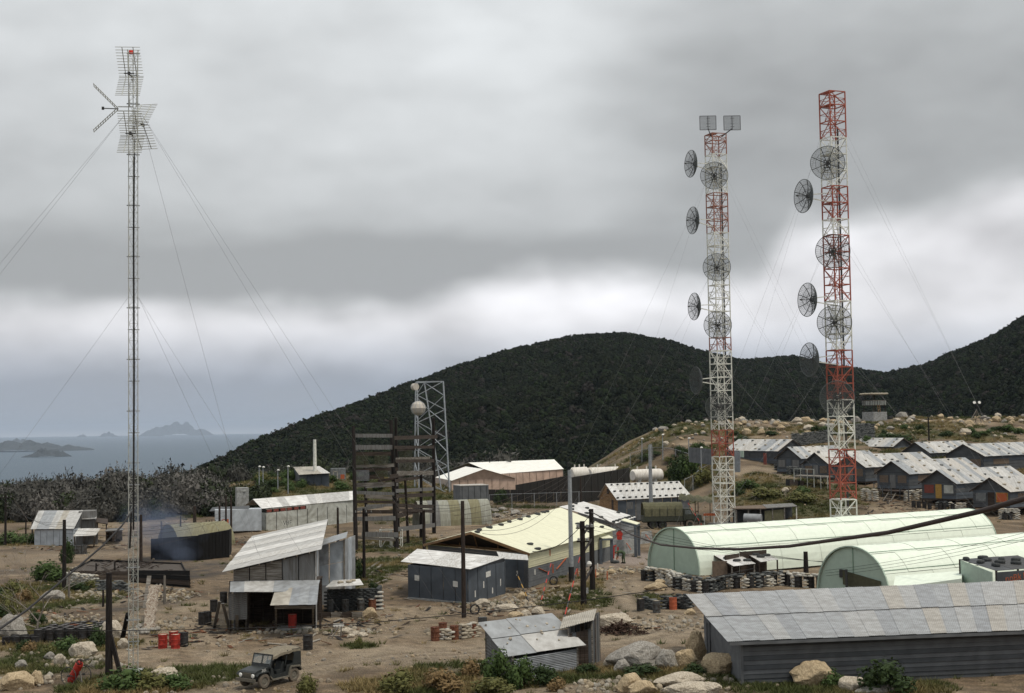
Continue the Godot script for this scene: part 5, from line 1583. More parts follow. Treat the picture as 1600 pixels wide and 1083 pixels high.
func quonsets() -> void:
	var ax := Vector3(0.85, 0, -0.527)
	var q1 := quonset("arched_hut", "long pale green arched hut with two awnings behind the sandbagged drums", Vector3(14.23, 4.10, -128.84), ax, 39.0, 7.4)
	var q2 := quonset("arched_hut", "pale green arched hut with dark green panel in its end wall, behind the grey shed", Vector3(25.15, 4.10, -106.89), ax, 30.0, 7.4)
	# panel and box on the nearer end wall
	var s := Vector3(0.527, 0, 0.85)
	var p := -ax * 0.02 + s * 1.2
	slab_part("end_panel", q2, p + Vector3(0, 1.2, 0) - s * 2.2, p + Vector3(0, 0.7, 0) + s * 1.6, p + Vector3(0, 1.75, 0) + s * 1.6, p + Vector3(0, 2.25, 0) - s * 2.2, 0.05, "mesh_green")
	var g := Geo.new()
	g.box(Vector3(-0.35, 2.0, -1.2), Vector3(0.7, 0.6, 0.5), 1.0)
	part("meter_box", g, M.steel_dark, q2)
	g = Geo.new()
	g.tube(Vector3(0.55, 0, 2.6), Vector3(0.55, 2.4, 2.6), 0.1, -1.0, 8)
	part("vent_pipe", g, M.steel_dark, q2, Transform3D(Basis(), Vector3(-1.0, 0, -2.6)))
	# awnings before the first hut
	var o := thing("awning", "first patched tin awning on posts along the long arched hut", "awning")
	var a := [Vector3(17.25, 1.96, -128.50), Vector3(18.66, 1.19, -122.50), Vector3(20.83, 1.23, -124.00), Vector3(19.60, 1.86, -130.00)]
	sheets(o, a[1], a[2], a[3], a[0], 2, 1, ["roof_white", "roof_dull"], 8)
	for e in [a[1], a[2]]: bars("post", o, [[Vector3(e.x - 0.1, -0.1, e.z - 0.2), e + Vector3(-0.1, -0.05, -0.2)]], 0.12, "lumber_grey")
	bars("rafter", o, [[a[0] + Vector3(0, -0.06, 0), a[1] + Vector3(0, -0.06, 0)]], 0.06, "lumber_dark", 0.12)
	slab_part("doorway_shade_sheet", o, Vector3(a[1].x - 0.3, 0, a[1].z - 2.4), Vector3(a[2].x - 1.0, 0, a[2].z - 2.6), Vector3(a[2].x - 1.0, 1.9, a[2].z - 2.6), Vector3(a[1].x - 0.3, 1.9, a[1].z - 2.4), 0.1, "lumber_dark")  # dark sheet painted as the shade of the open entry behind the awning
	slab_part("brown_screen", o, Vector3(a[1].x - 1.6, 0, a[1].z - 1.5), Vector3(a[1].x - 0.3, 0, a[1].z - 1.5), Vector3(a[1].x - 0.3, 1.5, a[1].z - 1.5), Vector3(a[1].x - 1.6, 1.5, a[1].z - 1.5), 0.06, "screen_brown")
	var b := [Vector3(20.47, 1.90, -130.00), Vector3(21.36, 1.31, -124.50), Vector3(23.20, 1.37, -126.00), Vector3(22.32, 1.79, -132.00)]
	o = thing("awning", "second tin awning beside the dark doorway of the long arched hut", "awning")
	sheets(o, b[1], b[2], b[3], b[0], 2, 1, ["roof_white", "roof_dull"], 8)
	for e in [b[1], b[2]]: bars("post", o, [[Vector3(e.x - 0.1, -0.1, e.z - 0.2), e + Vector3(-0.1, -0.05, -0.2)]], 0.12, "lumber_dark")
	bars("rafter", o, [[b[0] + Vector3(0, -0.06, 0), b[1] + Vector3(0, -0.06, 0)]], 0.06, "lumber_dark", 0.12)
	slab_part("doorway_shade_sheet", o, Vector3(b[1].x - 1.4, 0, b[1].z - 2.4), Vector3(b[2].x - 0.6, 0, b[2].z - 2.6), Vector3(b[2].x - 0.6, 2.0, b[2].z - 2.6), Vector3(b[1].x - 1.4, 2.0, b[1].z - 2.4), 0.1, "lumber_dark")  # second entry: its inner shade is a dark brown sheet, no real door
	for q in [[0.55, 0.80], [0.25, 0.45], [0.45, 0.25], [0.85, 0.2]]: roof_bag(pt(a[1], a[2], a[3], a[0], q[0], q[1]) + Vector3(0, 0.10, 0), 0.3, "sandbag_dark", "dark sandbag lying on the first tin awning", "bags on the first awning", 1.5)
	for q in [[0.3, 0.85], [0.3, 0.5], [0.5, 0.55], [0.35, 0.3], [0.75, 0.35]]: roof_bag(pt(b[1], b[2], b[3], b[0], q[0], q[1]) + Vector3(0, 0.10, 0), 0.3, "sandbag_dark", "dark sandbag lying on the second tin awning", "bags on the second awning", 1.5)
	for q in [Vector3(15.24, 3.80, -129.20), Vector3(16.16, 3.87, -130.50)]: roof_bag(q + Vector3(0, 0.05, 0), 0.6, "sandbag_dark", "dark sandbag near the end ridge of the long arched hut", "bags on the arched hut", 1.6)
	# porch of the nearer hut: lean-to with bags and a painted board
	o = thing("porch", "tarred flat porch roof with dark lumps and lettered board beside the nearer arched hut", "porch")
	var c := [Vector3(30.75, 3.80, -99.00), Vector3(31.56, 3.51, -94.00), Vector3(35.43, 3.60, -95.00), Vector3(35.44, 3.82, -101.00)]
	sheets(o, c[1], c[2], c[3], c[0], 3, 1, ["grey_paint_dark", "steel_dark"], 0)
	for e in [c[0], c[1], c[2], c[3]]: bars("post", o, [[Vector3(e.x, -0.1, e.z), e]], 0.12, "lumber_dark")
	slab_part("side_screen", o, Vector3(c[0].x, 0, c[0].z), Vector3(c[1].x - 0.3, 0, c[1].z), c[1] + Vector3(-0.3, -0.1, 0), c[0] + Vector3(0, -0.05, 0), 0.06, "quonset_end")
	var e0: Vector3 = c[1] + Vector3(0, -0.95, 0.1)
	var e1: Vector3 = c[2] + Vector3(0, -0.95, 0.1)
	slab_part("board", o, e0, e1, e1 + Vector3(0, 0.85, 0), e0 + Vector3(0, 0.85, 0), 0.06, "grey_paint_dark")
	lettering(o, "noBk lo", 0.40, M.orange_paint, Transform3D(Basis(Vector3.UP, 0.25) * Basis(Vector3.BACK, 0.12), e0.lerp(e1, 0.36) + Vector3(0, 0.45, 0.14)))
	slab_part("front_wall", o, Vector3(e0.x, -0.1, e0.z - 0.1), Vector3(e1.x, -0.1, e1.z - 0.1), e1 + Vector3(0, 0, -0.1), e0 + Vector3(0, 0, -0.1), 0.06, "grey_paint_dark")
	for q in [[0.05, 0.9], [0.12, 0.6], [0.35, 0.92], [0.4, 0.5], [0.2, 0.3], [0.6, 0.35], [0.55, 0.7], [0.75, 0.6], [0.3, 0.72]]:
		roof_bag(pt(c[1], c[2], c[3], c[0], q[0], q[1]) + Vector3(0, 0.10, 0), rng.randf() * 3.0, "sandbag_dark", "dark sandbag lying on the tarred porch roof", "bags on the tarred porch", 1.5)
	var hd := thing("side_hood", "pale green boxy hood projecting from the flank of the nearer arched hut", "hood")
	var k := Geo.new()
	var h0 := Vector3(26.06, 2.38, -99.00)
	var h1 := Vector3(30.21, 2.66, -97.00)
	k.hexa([Vector3(h0.x, -0.1, h0.z), Vector3(h1.x, -0.1, h1.z), Vector3(h1.x + 1, -0.1, h1.z - 3), Vector3(h0.x + 1, -0.1, h0.z - 3), Vector3(h0.x, 1.9, h0.z), Vector3(h1.x, 2.7, h1.z), Vector3(h1.x + 1, 2.9, h1.z - 3), Vector3(h0.x + 1, 2.4, h0.z - 3)])
	part("shell", k, M.quonset, hd)

func hut(nick: String, label: String, A: Vector3, L: Vector3, half: Vector3, front := 0, drop := 1.85, wall := 2.05, roofs := ["zinc_light", "roof_dull", "zinc_light", "roof_stained", "zinc"]) -> Node3D:
	# A the apex of the shown gable, L along the ridge, half from the ridge line to the eave on the viewer's side
	var o := thing("barracks_hut", label, "hut")
	var E := A + half - Vector3(0, drop, 0)
	var F := A - half - Vector3(0, drop, 0)
	var n := int(L.length() / 1.15)
	sheets(o, E, E + L, A + L, A, n, 1, roofs, 0, "roof_sheet", 0.02)
	sheets(o, F + L, F, A, A + L, n, 1, roofs, 0, "roof_sheet", 0.02)
	var i := L.normalized() * 0.35
	var hi := half * 0.88
	var y0 := A.y - drop - wall
	var c := [A + hi + i, A + hi + L - i, A - hi + L - i, A - hi + i]
	for k in 4: c[k] = Vector3(c[k].x, y0, c[k].z)
	var ht := wall + drop * 0.10
	for k in 4:
		var a: Vector3 = c[k]
		var b: Vector3 = c[(k + 1) % 4]
		boards(o, a, b, b + Vector3(0, ht, 0), a + Vector3(0, ht, 0), 5, ["blue_grey_paint", "grey_paint_dark", "grey_paint_dark"], false, "board", 0.05, 0.02)
	for e in 2:
		var g := Geo.new()
		var s := i if e == 0 else L - i
		g.tri(A + hi + s - Vector3(0, drop * 0.9, 0), A + s - Vector3(0, 0.06, 0), A - hi + s - Vector3(0, drop * 0.9, 0))
		part("gable_board", g, M.grey_paint_dark, o)
	bars("barge_board", o, [[E + Vector3(0, -0.08, 0), A + Vector3(0, -0.08, 0)], [A + Vector3(0, -0.08, 0), F + Vector3(0, -0.08, 0)]], 0.06, "lumber_dark", 0.14)
	var fl := Geo.new()
	fl.hexa([c[0] - Vector3(0, 0.02, 0), c[1] - Vector3(0, 0.02, 0), c[2] - Vector3(0, 0.02, 0), c[3] - Vector3(0, 0.02, 0), c[0] - Vector3(0, 0.2, 0), c[1] - Vector3(0, 0.2, 0), c[2] - Vector3(0, 0.2, 0), c[3] - Vector3(0, 0.2, 0)])
	part("floor_frame", fl, M.lumber_dark, o)
	for k in 5:
		for w in 2:
			var p: Vector3 = c[0].lerp(c[1], k / 4.0) if w == 0 else c[3].lerp(c[2], k / 4.0)
			var gy := hgt(p.x, p.z)
			if p.y - gy > 0.1: bars("stilt", o, [[Vector3(p.x, gy - 0.2, p.z), p - Vector3(0, 0.15, 0)]], 0.16, "post_brown")
	# fittings on the shown gable: door in the middle, panels each side
	var a: Vector3 = c[3]
	var b: Vector3 = c[0]
	var out := -L.normalized() * 0.06
	var pan := func(called: String, u0: float, u1: float, h0: float, h1: float, m: String) -> void:
		var lift := out * (0.7 if called == "shutter_frame" else 1.4)
		var p := a.lerp(b, u0) + lift
		var q := a.lerp(b, u1) + lift
		slab_part(called, o, p + Vector3(0, h0, 0), q + Vector3(0, h0, 0), q + Vector3(0, h1, 0), p + Vector3(0, h1, 0), 0.04, m)
	var kinds := [["weathered_ply", "blue_grey_paint", "weathered_ply"], ["screen_brown", "weathered_ply", "screen_brown"], ["shutter_red", "ochre_paint", "pale_wall"], ["concrete_dark", "lumber_dark", "orange_paint"]]  # last set: the dark middle sheet stands in for a shaded doorway
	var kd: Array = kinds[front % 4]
	pan.call("window_shutter", 0.08, 0.36, 0.75, 1.85, kd[0])
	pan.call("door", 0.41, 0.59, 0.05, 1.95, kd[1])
	if front == 3: pan.call("shutter_frame", 0.63, 0.96, 0.66, 1.94, "ochre_paint")
	pan.call("window_shutter", 0.66, 0.93, 0.75, 1.85, kd[2])

	for u in [0.12, 0.55]:
		var p: Vector3 = c[0].lerp(c[1], u) + half.normalized() * 0.05
		var q: Vector3 = c[0].lerp(c[1], u + 0.2) + half.normalized() * 0.05
		slab_part("window_shutter", o, p + Vector3(0, 1.0, 0), q + Vector3(0, 1.0, 0), q + Vector3(0, 1.8, 0), p + Vector3(0, 1.8, 0), 0.04, "screen_brown" if front % 2 else "grey_paint_dark")
	var tag := "sandbag weighing down the tin roof of the %s" % nick
	for k in 15:
		var u := (k % 5 + rng.randf_range(0.2, 0.8)) / 5.0
		var w: float = [0.12, 0.5, 0.9][k / 5] + rng.randf_range(-0.06, 0.06)
		roof_bag(pt(E, E + L, A + L, A, u, w) + Vector3(0, 0.08, 0), rng.randf() * 0.6 + 0.5, ["sandbag_tan", "sandbag_grey", "sandbag_tan"][k % 3], ["tan ", "grey ", "tan "][k % 3] + tag, "bags on the barracks roofs", 1.2)
	return o

func steps(label: String, foot: Vector3, head: Vector3, w: float) -> void:
	var o := thing("wooden_steps", label, "steps", foot)
	var e := head - foot
	var s := Vector3(e.z, 0, -e.x).normalized() * w * 0.5
	bars("stringer", o, [[s, e + s], [-s, e - s]], 0.07, "lumber_grey", 0.2)
	for i in 5: bars("tread", o, [[e * ((i + 0.5) / 5.0) + s, e * ((i + 0.5) / 5.0) - s]], 0.24, "lumber_grey", 0.05)

func barracks() -> void:
	var L := Vector3(13.2, 0.0, -11.4)
	var g := Vector3(2.0, 0, 2.05)
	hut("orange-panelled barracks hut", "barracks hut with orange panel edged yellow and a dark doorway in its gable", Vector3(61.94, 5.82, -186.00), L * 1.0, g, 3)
	hut("red-shuttered barracks hut", "barracks hut with red, ochre and white shutters across its gable", Vector3(57.51, 6.60, -194.00), L * 1.08, g, 2)
	hut("porch-railed barracks hut", "barracks hut with porch rails and plank steps, next to the red-shuttered one", Vector3(53.71, 7.64, -203.00), L * 1.1, g, 1)
	hut("barracks hut beside the stone arch", "barracks hut half hidden behind the farther painted tower, beside the stone arch", Vector3(49.79, 8.38, -212.00), L * 1.1, g, 1)
	hut("barracks hut with the raised deck", "barracks hut with a raised deck and steps, above the low dark wall", Vector3(45.77, 8.72, -217.00), L * 0.8, g * 0.9, 1)
	hut("small ply-fronted barracks hut", "small barracks hut with ply front, tucked beside the raised deck hut", Vector3(43.00, 9.49, -224.00), L * 0.75, g * 0.9, 0)
	var first := hut("long barracks hut with the red door", "long grey barracks hut on stilts with a rusty red door, nearest the fence", Vector3(46.29, 10.52, -236.00), Vector3(-6.8, 0, -14), Vector3(-2.9, 0, 2.0), 0, 1.9)
	hut("back-row barracks hut with the pale patch", "barracks hut with pale patch below its gable, in the row behind", Vector3(69.06, 10.26, -252.00), Vector3(-6.5, 0, -13), Vector3(-2.4, 0, 1.7), 0, 1.5)
	hut("back-row barracks hut with the dark gable", "barracks hut in the back row with a dark gable and small awning", Vector3(67.53, 9.68, -240.00), L * 0.85, g, 0)
	hut("largest grey-roofed barracks hut", "largest barracks hut with grey sheet roof at the far end of the back row", Vector3(70.02, 9.56, -222.00), L * 1.35, g * 1.25, 1, 1.9, 2.3, ["zinc", "zinc_light", "zinc"])
	var q := Vector3(38.08, 7.48, -233.60)
	var dr := Geo.new()
	dr.box(Vector3.ZERO, Vector3(0.75, 1.9, 0.08), -1.1)
	part("red_door", dr, M.shutter_red, first, Transform3D(Basis(), Vector3(41.10, 7.44, -233.20)))
	dr = Geo.new()
	dr.box(Vector3.ZERO, Vector3(1.2, 1.1, 0.08), -1.1)
	part("pale_window", dr, M.quonset_end, first, Transform3D(Basis(), Vector3(38.55, 8.11, -241.00)))
	# deck of the raised hut
	var o := thing("timber_deck", "raised timber deck with railing in front of the barracks hut", "deck")
	var a := Vector3(41.43, 5.50, -211.00)
	var b := Vector3(45.58, 5.38, -207.50)
	slab_part("deck_floor", o, a, b, b + Vector3(1.5, 0, -3), a + Vector3(1.5, 0, -3), 0.15, "lumber_grey")
	for i in 6:
		var p := a.lerp(b, i / 5.0)
		bars("post", o, [[Vector3(p.x, hgt(p.x, p.z) - 0.2, p.z), p + Vector3(0, 1.0 if i < 4 else 0.0, 0)]], 0.1, "pale_wall")
	bars("rail", o, [[a + Vector3(0, 1, 0), a.lerp(b, 0.6) + Vector3(0, 1, 0)]], 0.08, "pale_wall")
	steps("plank steps leading up to the raised timber deck", gp(45.58, -212.00), a.lerp(b, 0.72) + Vector3(0, 0.05, 0.1), 1.0)
	steps("pale plank steps in front of the porch-railed barracks hut", gp(51.65, -198.00), Vector3(53.10, 3.48, -200.00), 1.1)
	o = thing("porch", "dark timber porch with cross-braced railing before a barracks hut", "porch")
	a = Vector3(50.92, 3.60, -202.00)
	b = Vector3(54.56, 3.57, -197.50)
	slab_part("porch_floor", o, a, b, b + Vector3(1.5, 0, -2), a + Vector3(1.5, 0, -2), 0.15, "lumber_dark")
	for i in 5:
		var p := a.lerp(b, i / 4.0)
		bars("post", o, [[Vector3(p.x, hgt(p.x, p.z) - 0.2, p.z), p + Vector3(0, 1.1, 0)]], 0.1, "grey_paint_dark")
		if i < 4 and i != 2: bars("brace", o, [[p, a.lerp(b, (i + 1) / 4.0) + Vector3(0, 1.05, 0)], [p + Vector3(0, 1.05, 0), a.lerp(b, (i + 1) / 4.0)]], 0.06, "grey_paint_dark")
	bars("rail", o, [[a + Vector3(0, 1.1, 0), a.lerp(b, 0.5) + Vector3(0, 1.1, 0)], [a.lerp(b, 0.75) + Vector3(0, 1.1, 0), b + Vector3(0, 1.1, 0)]], 0.08, "grey_paint_dark")
	# sandbag walls among the huts
	for s in [["pale sandbag arch with two openings between barracks huts", gp(48.56, -199.50), gp(50.43, -198.10), 12, "sandbag_pale"], ["grey sandbag wall under the small ply-fronted barracks hut", gp(42.22, -230.10), gp(43.55, -227.40), 9, "sandbag_grey"], ["grey sandbag wall beside the raised deck", gp(42.87, -223.40), gp(45.26, -220.00), 10, "sandbag_grey"], ["pale sandbag wall below the red-shuttered barracks hut", gp(53.99, -197.80), gp(57.23, -198.90), 10, "sandbag_pale"], ["pale sandbag arch beside the orange-panelled barracks hut", gp(60.23, -195.40), gp(63.40, -196.00), 12, "sandbag_pale"], ["low pale sandbag wall before the arched shelter openings", gp(58.35, -191.90), gp(60.30, -191.80), 7, "sandbag_pale"], ["pale sandbag wall under the orange-panelled barracks hut", gp(61.74, -182.50), gp(64.25, -182.20), 10, "sandbag_pale"], ["low grey sandbag wall in front of the red-shuttered hut", gp(57.06, -193.60), gp(58.59, -193.50), 6, "sandbag_grey"]]:
		bag_pile("sandbag_wall", s[0], s[1], s[2], s[3], M[s[4]], "", 2, "sandbag wall", [[0.22, 0.40, s[3] - 3], [0.6, 0.78, s[3] - 3]] if s[3] > 8 else [])
	for s in [Vector2(54.17, -193.80), Vector2(54.72, -193.30), Vector2(55.38, -192.90), Vector2(55.83, -192.10), Vector2(57.18, -192.00), Vector2(57.75, -191.90), Vector2(58.74, -191.50), Vector2(60.82, -191.30), Vector2(61.29, -190.90), Vector2(62.32, -181.80), Vector2(63.01, -181.70)]:
		drum(s.x, s.y, "drum_dark", "drum_dark", "dark drum standing among sandbags in front of the barracks huts", "drums before the barracks")
	o = thing("plank_wall", "low dark plank wall on the bank below the raised timber deck", "wall")
	boards(o, gp(40.28, -211.60), gp(42.64, -209.70), Vector3(42.62, 4.70, -209.50), Vector3(40.48, 4.90, -212.50), 9, ["burnt", "lumber_dark"], true, "plank", 0.08, 0.03)

func left_huts() -> void:
	var o := thing("pale_blue_hut", "pale blue-grey hut with ridged zinc roof at the edge of the grey scrub", "hut")
	var a := Vector3(-57.96, 1.98, -171.00)
	var b := Vector3(-52.14, 2.08, -169.00)
	var c := Vector3(-52.55, 3.96, -174.00)
	var d := Vector3(-58.64, 3.90, -176.00)
	sheets(o, a, b, c, d, 7, 1, ["zinc_light", "zinc", "roof_dull", "zinc_tan"], 0)
	var e := c + (c - b) * Vector3(1, 0, 1) - Vector3(0, c.y - b.y, 0)
	var f := d + (d - a) * Vector3(1, 0, 1) - Vector3(0, d.y - a.y, 0)
	sheets(o, e, f, d, c, 7, 1, ["zinc_light", "zinc"], 0)
	var w := [a + Vector3(0.4, -0.1, -0.3), b + Vector3(-0.2, -0.1, -0.3), e + Vector3(-0.2, -0.1, 0.3), f + Vector3(0.4, -0.1, 0.3)]
	for i in 4:
		var p: Vector3 = w[i]
		var q: Vector3 = w[(i + 1) % 4]
		boards(o, Vector3(p.x, -0.5, p.z), Vector3(q.x, -0.5, q.z), q, p, 6, ["blue_white"], true, "wall_panel", 0.04, 0.01)
	var g := Geo.new()
	g.tri(w[1], c + Vector3(-0.2, -0.1, 0), w[2])
	part("gable_board", g, M.grey_paint, o)
	g = Geo.new()
	g.box(Vector3(-55.34, 0.82, -170.70), Vector3(0.5, 0.9, 0.1))
	part("window_shutter", g, M.concrete, o)
	o = thing("lean_to_shed", "small open shed with rusty patched tin roof beside the pale blue hut", "shed")
	sheets(o, Vector3(-51.44, 1.39, -166.50), Vector3(-48.69, 1.46, -166.00), Vector3(-48.96, 2.10, -169.00), Vector3(-51.76, 2.07, -169.50), 4, 1, ["roof_stained", "roof_dull", "roof_stained"], 0)
	for q in [[gp(-52.02, -169.10), Vector3(-51.29, 1.39, -166.50)], [gp(-49.70, -168.70), Vector3(-48.76, 1.47, -166.00)], [gp(-51.20, -169.90), Vector3(-50.33, 1.41, -167.00)]]: bars("post", o, [q], 0.16, "post_grey")
	slab_part("back_wall", o, Vector3(-51.91, 0.15, -169.00), Vector3(-49.34, 0.19, -169.00), Vector3(-49.34, 1.92, -169.00), Vector3(-51.91, 1.88, -169.00), 0.08, "weathered_ply")
	o = thing("box_hut", "small grey box hut with a brown lean-to roof behind the open shed", "hut")
	g = Geo.new()
	g.box(Vector3(-52.27, 1.68, -175.00), Vector3(1.9, 4.4, 3), 0.2)
	part("wall", g, M.weathered_ply, o)
	slab_part("roof", o, Vector3(-52.37, 2.91, -173.00), Vector3(-50.67, 2.96, -173.00), Vector3(-51.76, 2.95, -177.00), Vector3(-53.58, 2.90, -177.00), -0.1, "zinc_light")
	slab_part("side_roof", o, Vector3(-50.67, 2.50, -173.00), Vector3(-49.27, 2.24, -173.00), Vector3(-50.41, 2.61, -177.00), Vector3(-51.84, 2.79, -177.00), -0.1, "lumber_dark")
	bars("post", o, [[gp(-49.20, -172.20), Vector3(-49.57, 2.29, -173.50)], [gp(-50.36, -172.50), Vector3(-50.66, 2.46, -173.50)]], 0.15, "lumber_dark")
	o = thing("plank_hut", "tiny brown plank hut with a dark sheet for a doorway at the edge of the grey scrub", "hut")
	boards(o, gp(-50.45, -176.30), gp(-49.18, -176.00), Vector3(-48.06, 1.61, -172.00), Vector3(-49.22, 1.55, -172.00), 6, ["lumber", "lumber_dark"], true, "plank", 0.05, 0.02)
	boards(o, gp(-49.18, -176.00), gp(-48.56, -176.90), Vector3(-47.49, 1.68, -173.00), Vector3(-48.06, 1.61, -172.00), 4, ["weathered_ply"], true, "plank", 0.05, 0.02)
	slab_part("roof", o, Vector3(-49.15, 1.51, -171.50), Vector3(-47.00, 1.63, -171.50), Vector3(-47.74, 1.65, -174.50), Vector3(-49.85, 1.61, -174.50), -0.08, "weathered_ply")
	slab_part("door", o, Vector3(-48.02, 0.43, -170.50), Vector3(-47.64, 0.42, -170.50), Vector3(-47.64, 1.48, -170.50), Vector3(-48.02, 1.49, -170.50), 0.05, "lumber_dark")  # dark sheet in place of the shade in the hut doorway
	for s in [Vector2(-48.68, -158.50), Vector2(-48.23, -158.40), Vector2(-47.73, -158.40)]: drum(s.x, s.y, "drum_grey", "drum_grey", "grey drum standing in a row in front of the open tin-roofed shed", "drums before the tin shed", 0.0, 1.15)
	# long pale building
	o = thing("long_pale_building", "long low pale building with white sheet roof and a dark doorway in its end", "building")
	a = Vector3(-33.60, 2.95, -190.00)
	b = Vector3(-22.63, 3.24, -204.00)
	c = Vector3(-23.17, 4.30, -209.00)
	d = Vector3(-35.52, 4.04, -194.00)
	sheets(o, a, b, c, d, 14, 1, ["roof_white", "roof_dull", "roof_white", "zinc_light"], 0)
	var back := d * 2.0 - a
	back.y = a.y
	var back2 := c * 2.0 - b
	back2.y = b.y
	sheets(o, back2, back, d, c, 14, 1, ["roof_dull", "zinc_light"], 0)
	w = [a + Vector3(0.5, -0.1, -0.3), b + Vector3(0, -0.1, -0.3), back2, back + Vector3(0.5, -0.1, 0.3)]
	for i in 4:
		var p: Vector3 = w[i]
		var q: Vector3 = w[(i + 1) % 4]
		var p0 := Vector3(p.x, hgt(p.x, p.z) - 0.3, p.z)
		var q0 := Vector3(q.x, hgt(q.x, q.z) - 0.3, q.z)
		boards(o, p0, q0, q0.lerp(q, 0.84), p0.lerp(p, 0.84), 9 if i % 2 == 0 else 3, ["pale_wall"], true, "wall_panel", 0.05, 0.006)
		if i == 0:
			for k in 6: slab_part("vent_opening", o, p0.lerp(q0, k / 14.0 + 0.01).lerp(p.lerp(q, k / 14.0 + 0.01), 0.86), p0.lerp(q0, (k + 0.85) / 14.0).lerp(p.lerp(q, (k + 0.85) / 14.0), 0.86), p0.lerp(q0, (k + 0.85) / 14.0).lerp(p.lerp(q, (k + 0.85) / 14.0), 0.98), p0.lerp(q0, k / 14.0 + 0.01).lerp(p.lerp(q, k / 14.0 + 0.01), 0.98), 0.06, "shutter_red")
			slab_part("upper_wall", o, p0.lerp(q0, 0.43).lerp(p.lerp(q, 0.43), 0.84), q0.lerp(q, 0.84), q, p.lerp(q, 0.43), 0.06, "pale_wall")
			slab_part("lintel", o, p0.lerp(p, 0.985), p0.lerp(q0, 0.43).lerp(p.lerp(q, 0.43), 0.985), p.lerp(q, 0.43), p, 0.06, "pale_wall")
	var dd: Vector3 = w[3].lerp(w[0], 0.62)
	var ds: Vector3 = (w[0] - w[3]).normalized()
	slab_part("door", o, Vector3(dd.x, -0.2, dd.z) + Vector3(-0.1, 0, 0.1), Vector3(dd.x, -0.2, dd.z) + ds * 1.3 + Vector3(-0.1, 0, 0.1), Vector3(dd.x, 2.4, dd.z) + ds * 1.3 + Vector3(-0.1, 0, 0.1), Vector3(dd.x, 2.4, dd.z) + Vector3(-0.1, 0, 0.1), 0.1, "lumber_dark")  # interior shade of the end doorway, painted as a dark brown sheet
	lettering(o, "VHF", 0.55, M.steel_dark, Transform3D(Basis(Vector3.UP, 0.72), Vector3(-30.37, 0.97, -191.00)), "lettering")
	o = thing("concrete_block_house", "small pale concrete block with flat top behind the long pale building", "block")
	g = Geo.new()
	g.box(Vector3(-38.90, 3.12, -204.00), Vector3(1.7, 4.2, 2.0), 0.3)
	part("wall", g, M.concrete, o)
	slab_part("cap", o, Vector3(-39.25, 4.72, -203.00), Vector3(-38.16, 4.71, -203.00), Vector3(-38.54, 4.71, -205.00), Vector3(-39.64, 4.73, -205.00), -0.1, "pale_wall")
	o = thing("low_flat_hut", "low flat-roofed grey hut joined to the end of the long pale building", "hut")
	g = Geo.new()
	g.box(Vector3(-36.37, 1.68, -188.00), Vector3(6.0, 2.8, 3.0), 0.2)
	part("wall", g, M.blue_white, o)
	slab_part("roof", o, Vector3(-39.94, 2.80, -187.00), Vector3(-34.83, 2.98, -187.00), Vector3(-35.22, 3.23, -190.00), Vector3(-40.15, 3.13, -190.00), -0.12, "grey_paint_dark")
	o = thing("wall_sign", "red square sign with white figure on the low flat-roofed hut", "sign")
	slab_part("board", o, Vector3(-37.95, 0.75, -185.00), Vector3(-37.03, 0.82, -185.00), Vector3(-37.03, 1.97, -185.00), Vector3(-37.94, 1.90, -185.00), 0.06, "orange_paint")
	lettering(o, "3", 0.85, M.white_paint, Transform3D(Basis(), Vector3(-37.55, 1.37, -184.90)))
	bars("post", o, [[Vector3(-37.52, -0.58, -185.10), Vector3(-37.51, 1.89, -185.10)]], 0.1, "post_brown")
	o = thing("wooden_crate", "weathered wooden crate beside the doorway of the long pale building", "crate")
	g = Geo.new()
	g.box(Vector3(0, 0.55, 0), Vector3(1.2, 1.1, 1.0), 0.5)
	part("box", g, M.olive_canvas, o)
	for i in 3:
		g = Geo.new()
		g.box(Vector3(0, 0.2 + i * 0.38, 0), Vector3(1.26, 0.1, 1.06), 0.5)
		part("batten", g, M.lumber_grey, o)
	o.position = gp(-36.42, -192.70)
	# knoll hut
	o = thing("knoll_hut", "small grey hut with tan sheet roof on the green knoll", "hut")
	sheets(o, Vector3(-38.43, 5.27, -255.00), Vector3(-32.56, 5.54, -253.00), Vector3(-35.30, 6.65, -259.00), Vector3(-40.38, 6.50, -261.00), 4, 1, ["zinc_tan", "zinc_light", "roof_dull"], 0)
	var kk := [Vector3(-38.59, 3.98, -256.00), Vector3(-32.93, 4.09, -254.00), Vector3(-34.97, 4.04, -259.00), Vector3(-40.01, 3.96, -260.00)]
	var kt := [Vector3(-38.46, 5.13, -256.00), Vector3(-32.92, 5.40, -254.00), Vector3(-35.19, 6.48, -259.00), Vector3(-39.99, 6.40, -260.00)]
	for i in 4: boards(o, kk[i] - Vector3(0, 1.0, 0), kk[(i + 1) % 4] - Vector3(0, 1.0, 0), kt[(i + 1) % 4], kt[i], 4, ["grey_paint", "blue_grey_paint"], true, "wall_panel", 0.05, 0.01)
	o = thing("knoll_bunker", "low grey bunker with orange panel beside the knoll hut", "bunker")
	g = Geo.new()
	g.box(Vector3(-32.31, 4.94, -262.00), Vector3(2.6, 2.4, 2.5), 0.2)
	part("wall", g, M.concrete_dark, o)
	g = Geo.new()
	g.box(Vector3(-31.07, 4.70, -258.50), Vector3(0.7, 0.8, 0.1))
	part("panel", g, M.orange_paint, o)
	bars("frame", o, [[Vector3(-32.64, 4.28, -258.00), Vector3(-32.63, 5.78, -258.00)], [Vector3(-31.94, 4.27, -258.00), Vector3(-31.93, 5.77, -258.00)], [Vector3(-32.74, 5.66, -258.00), Vector3(-31.82, 5.65, -258.00)]], 0.15, "zinc_tan")

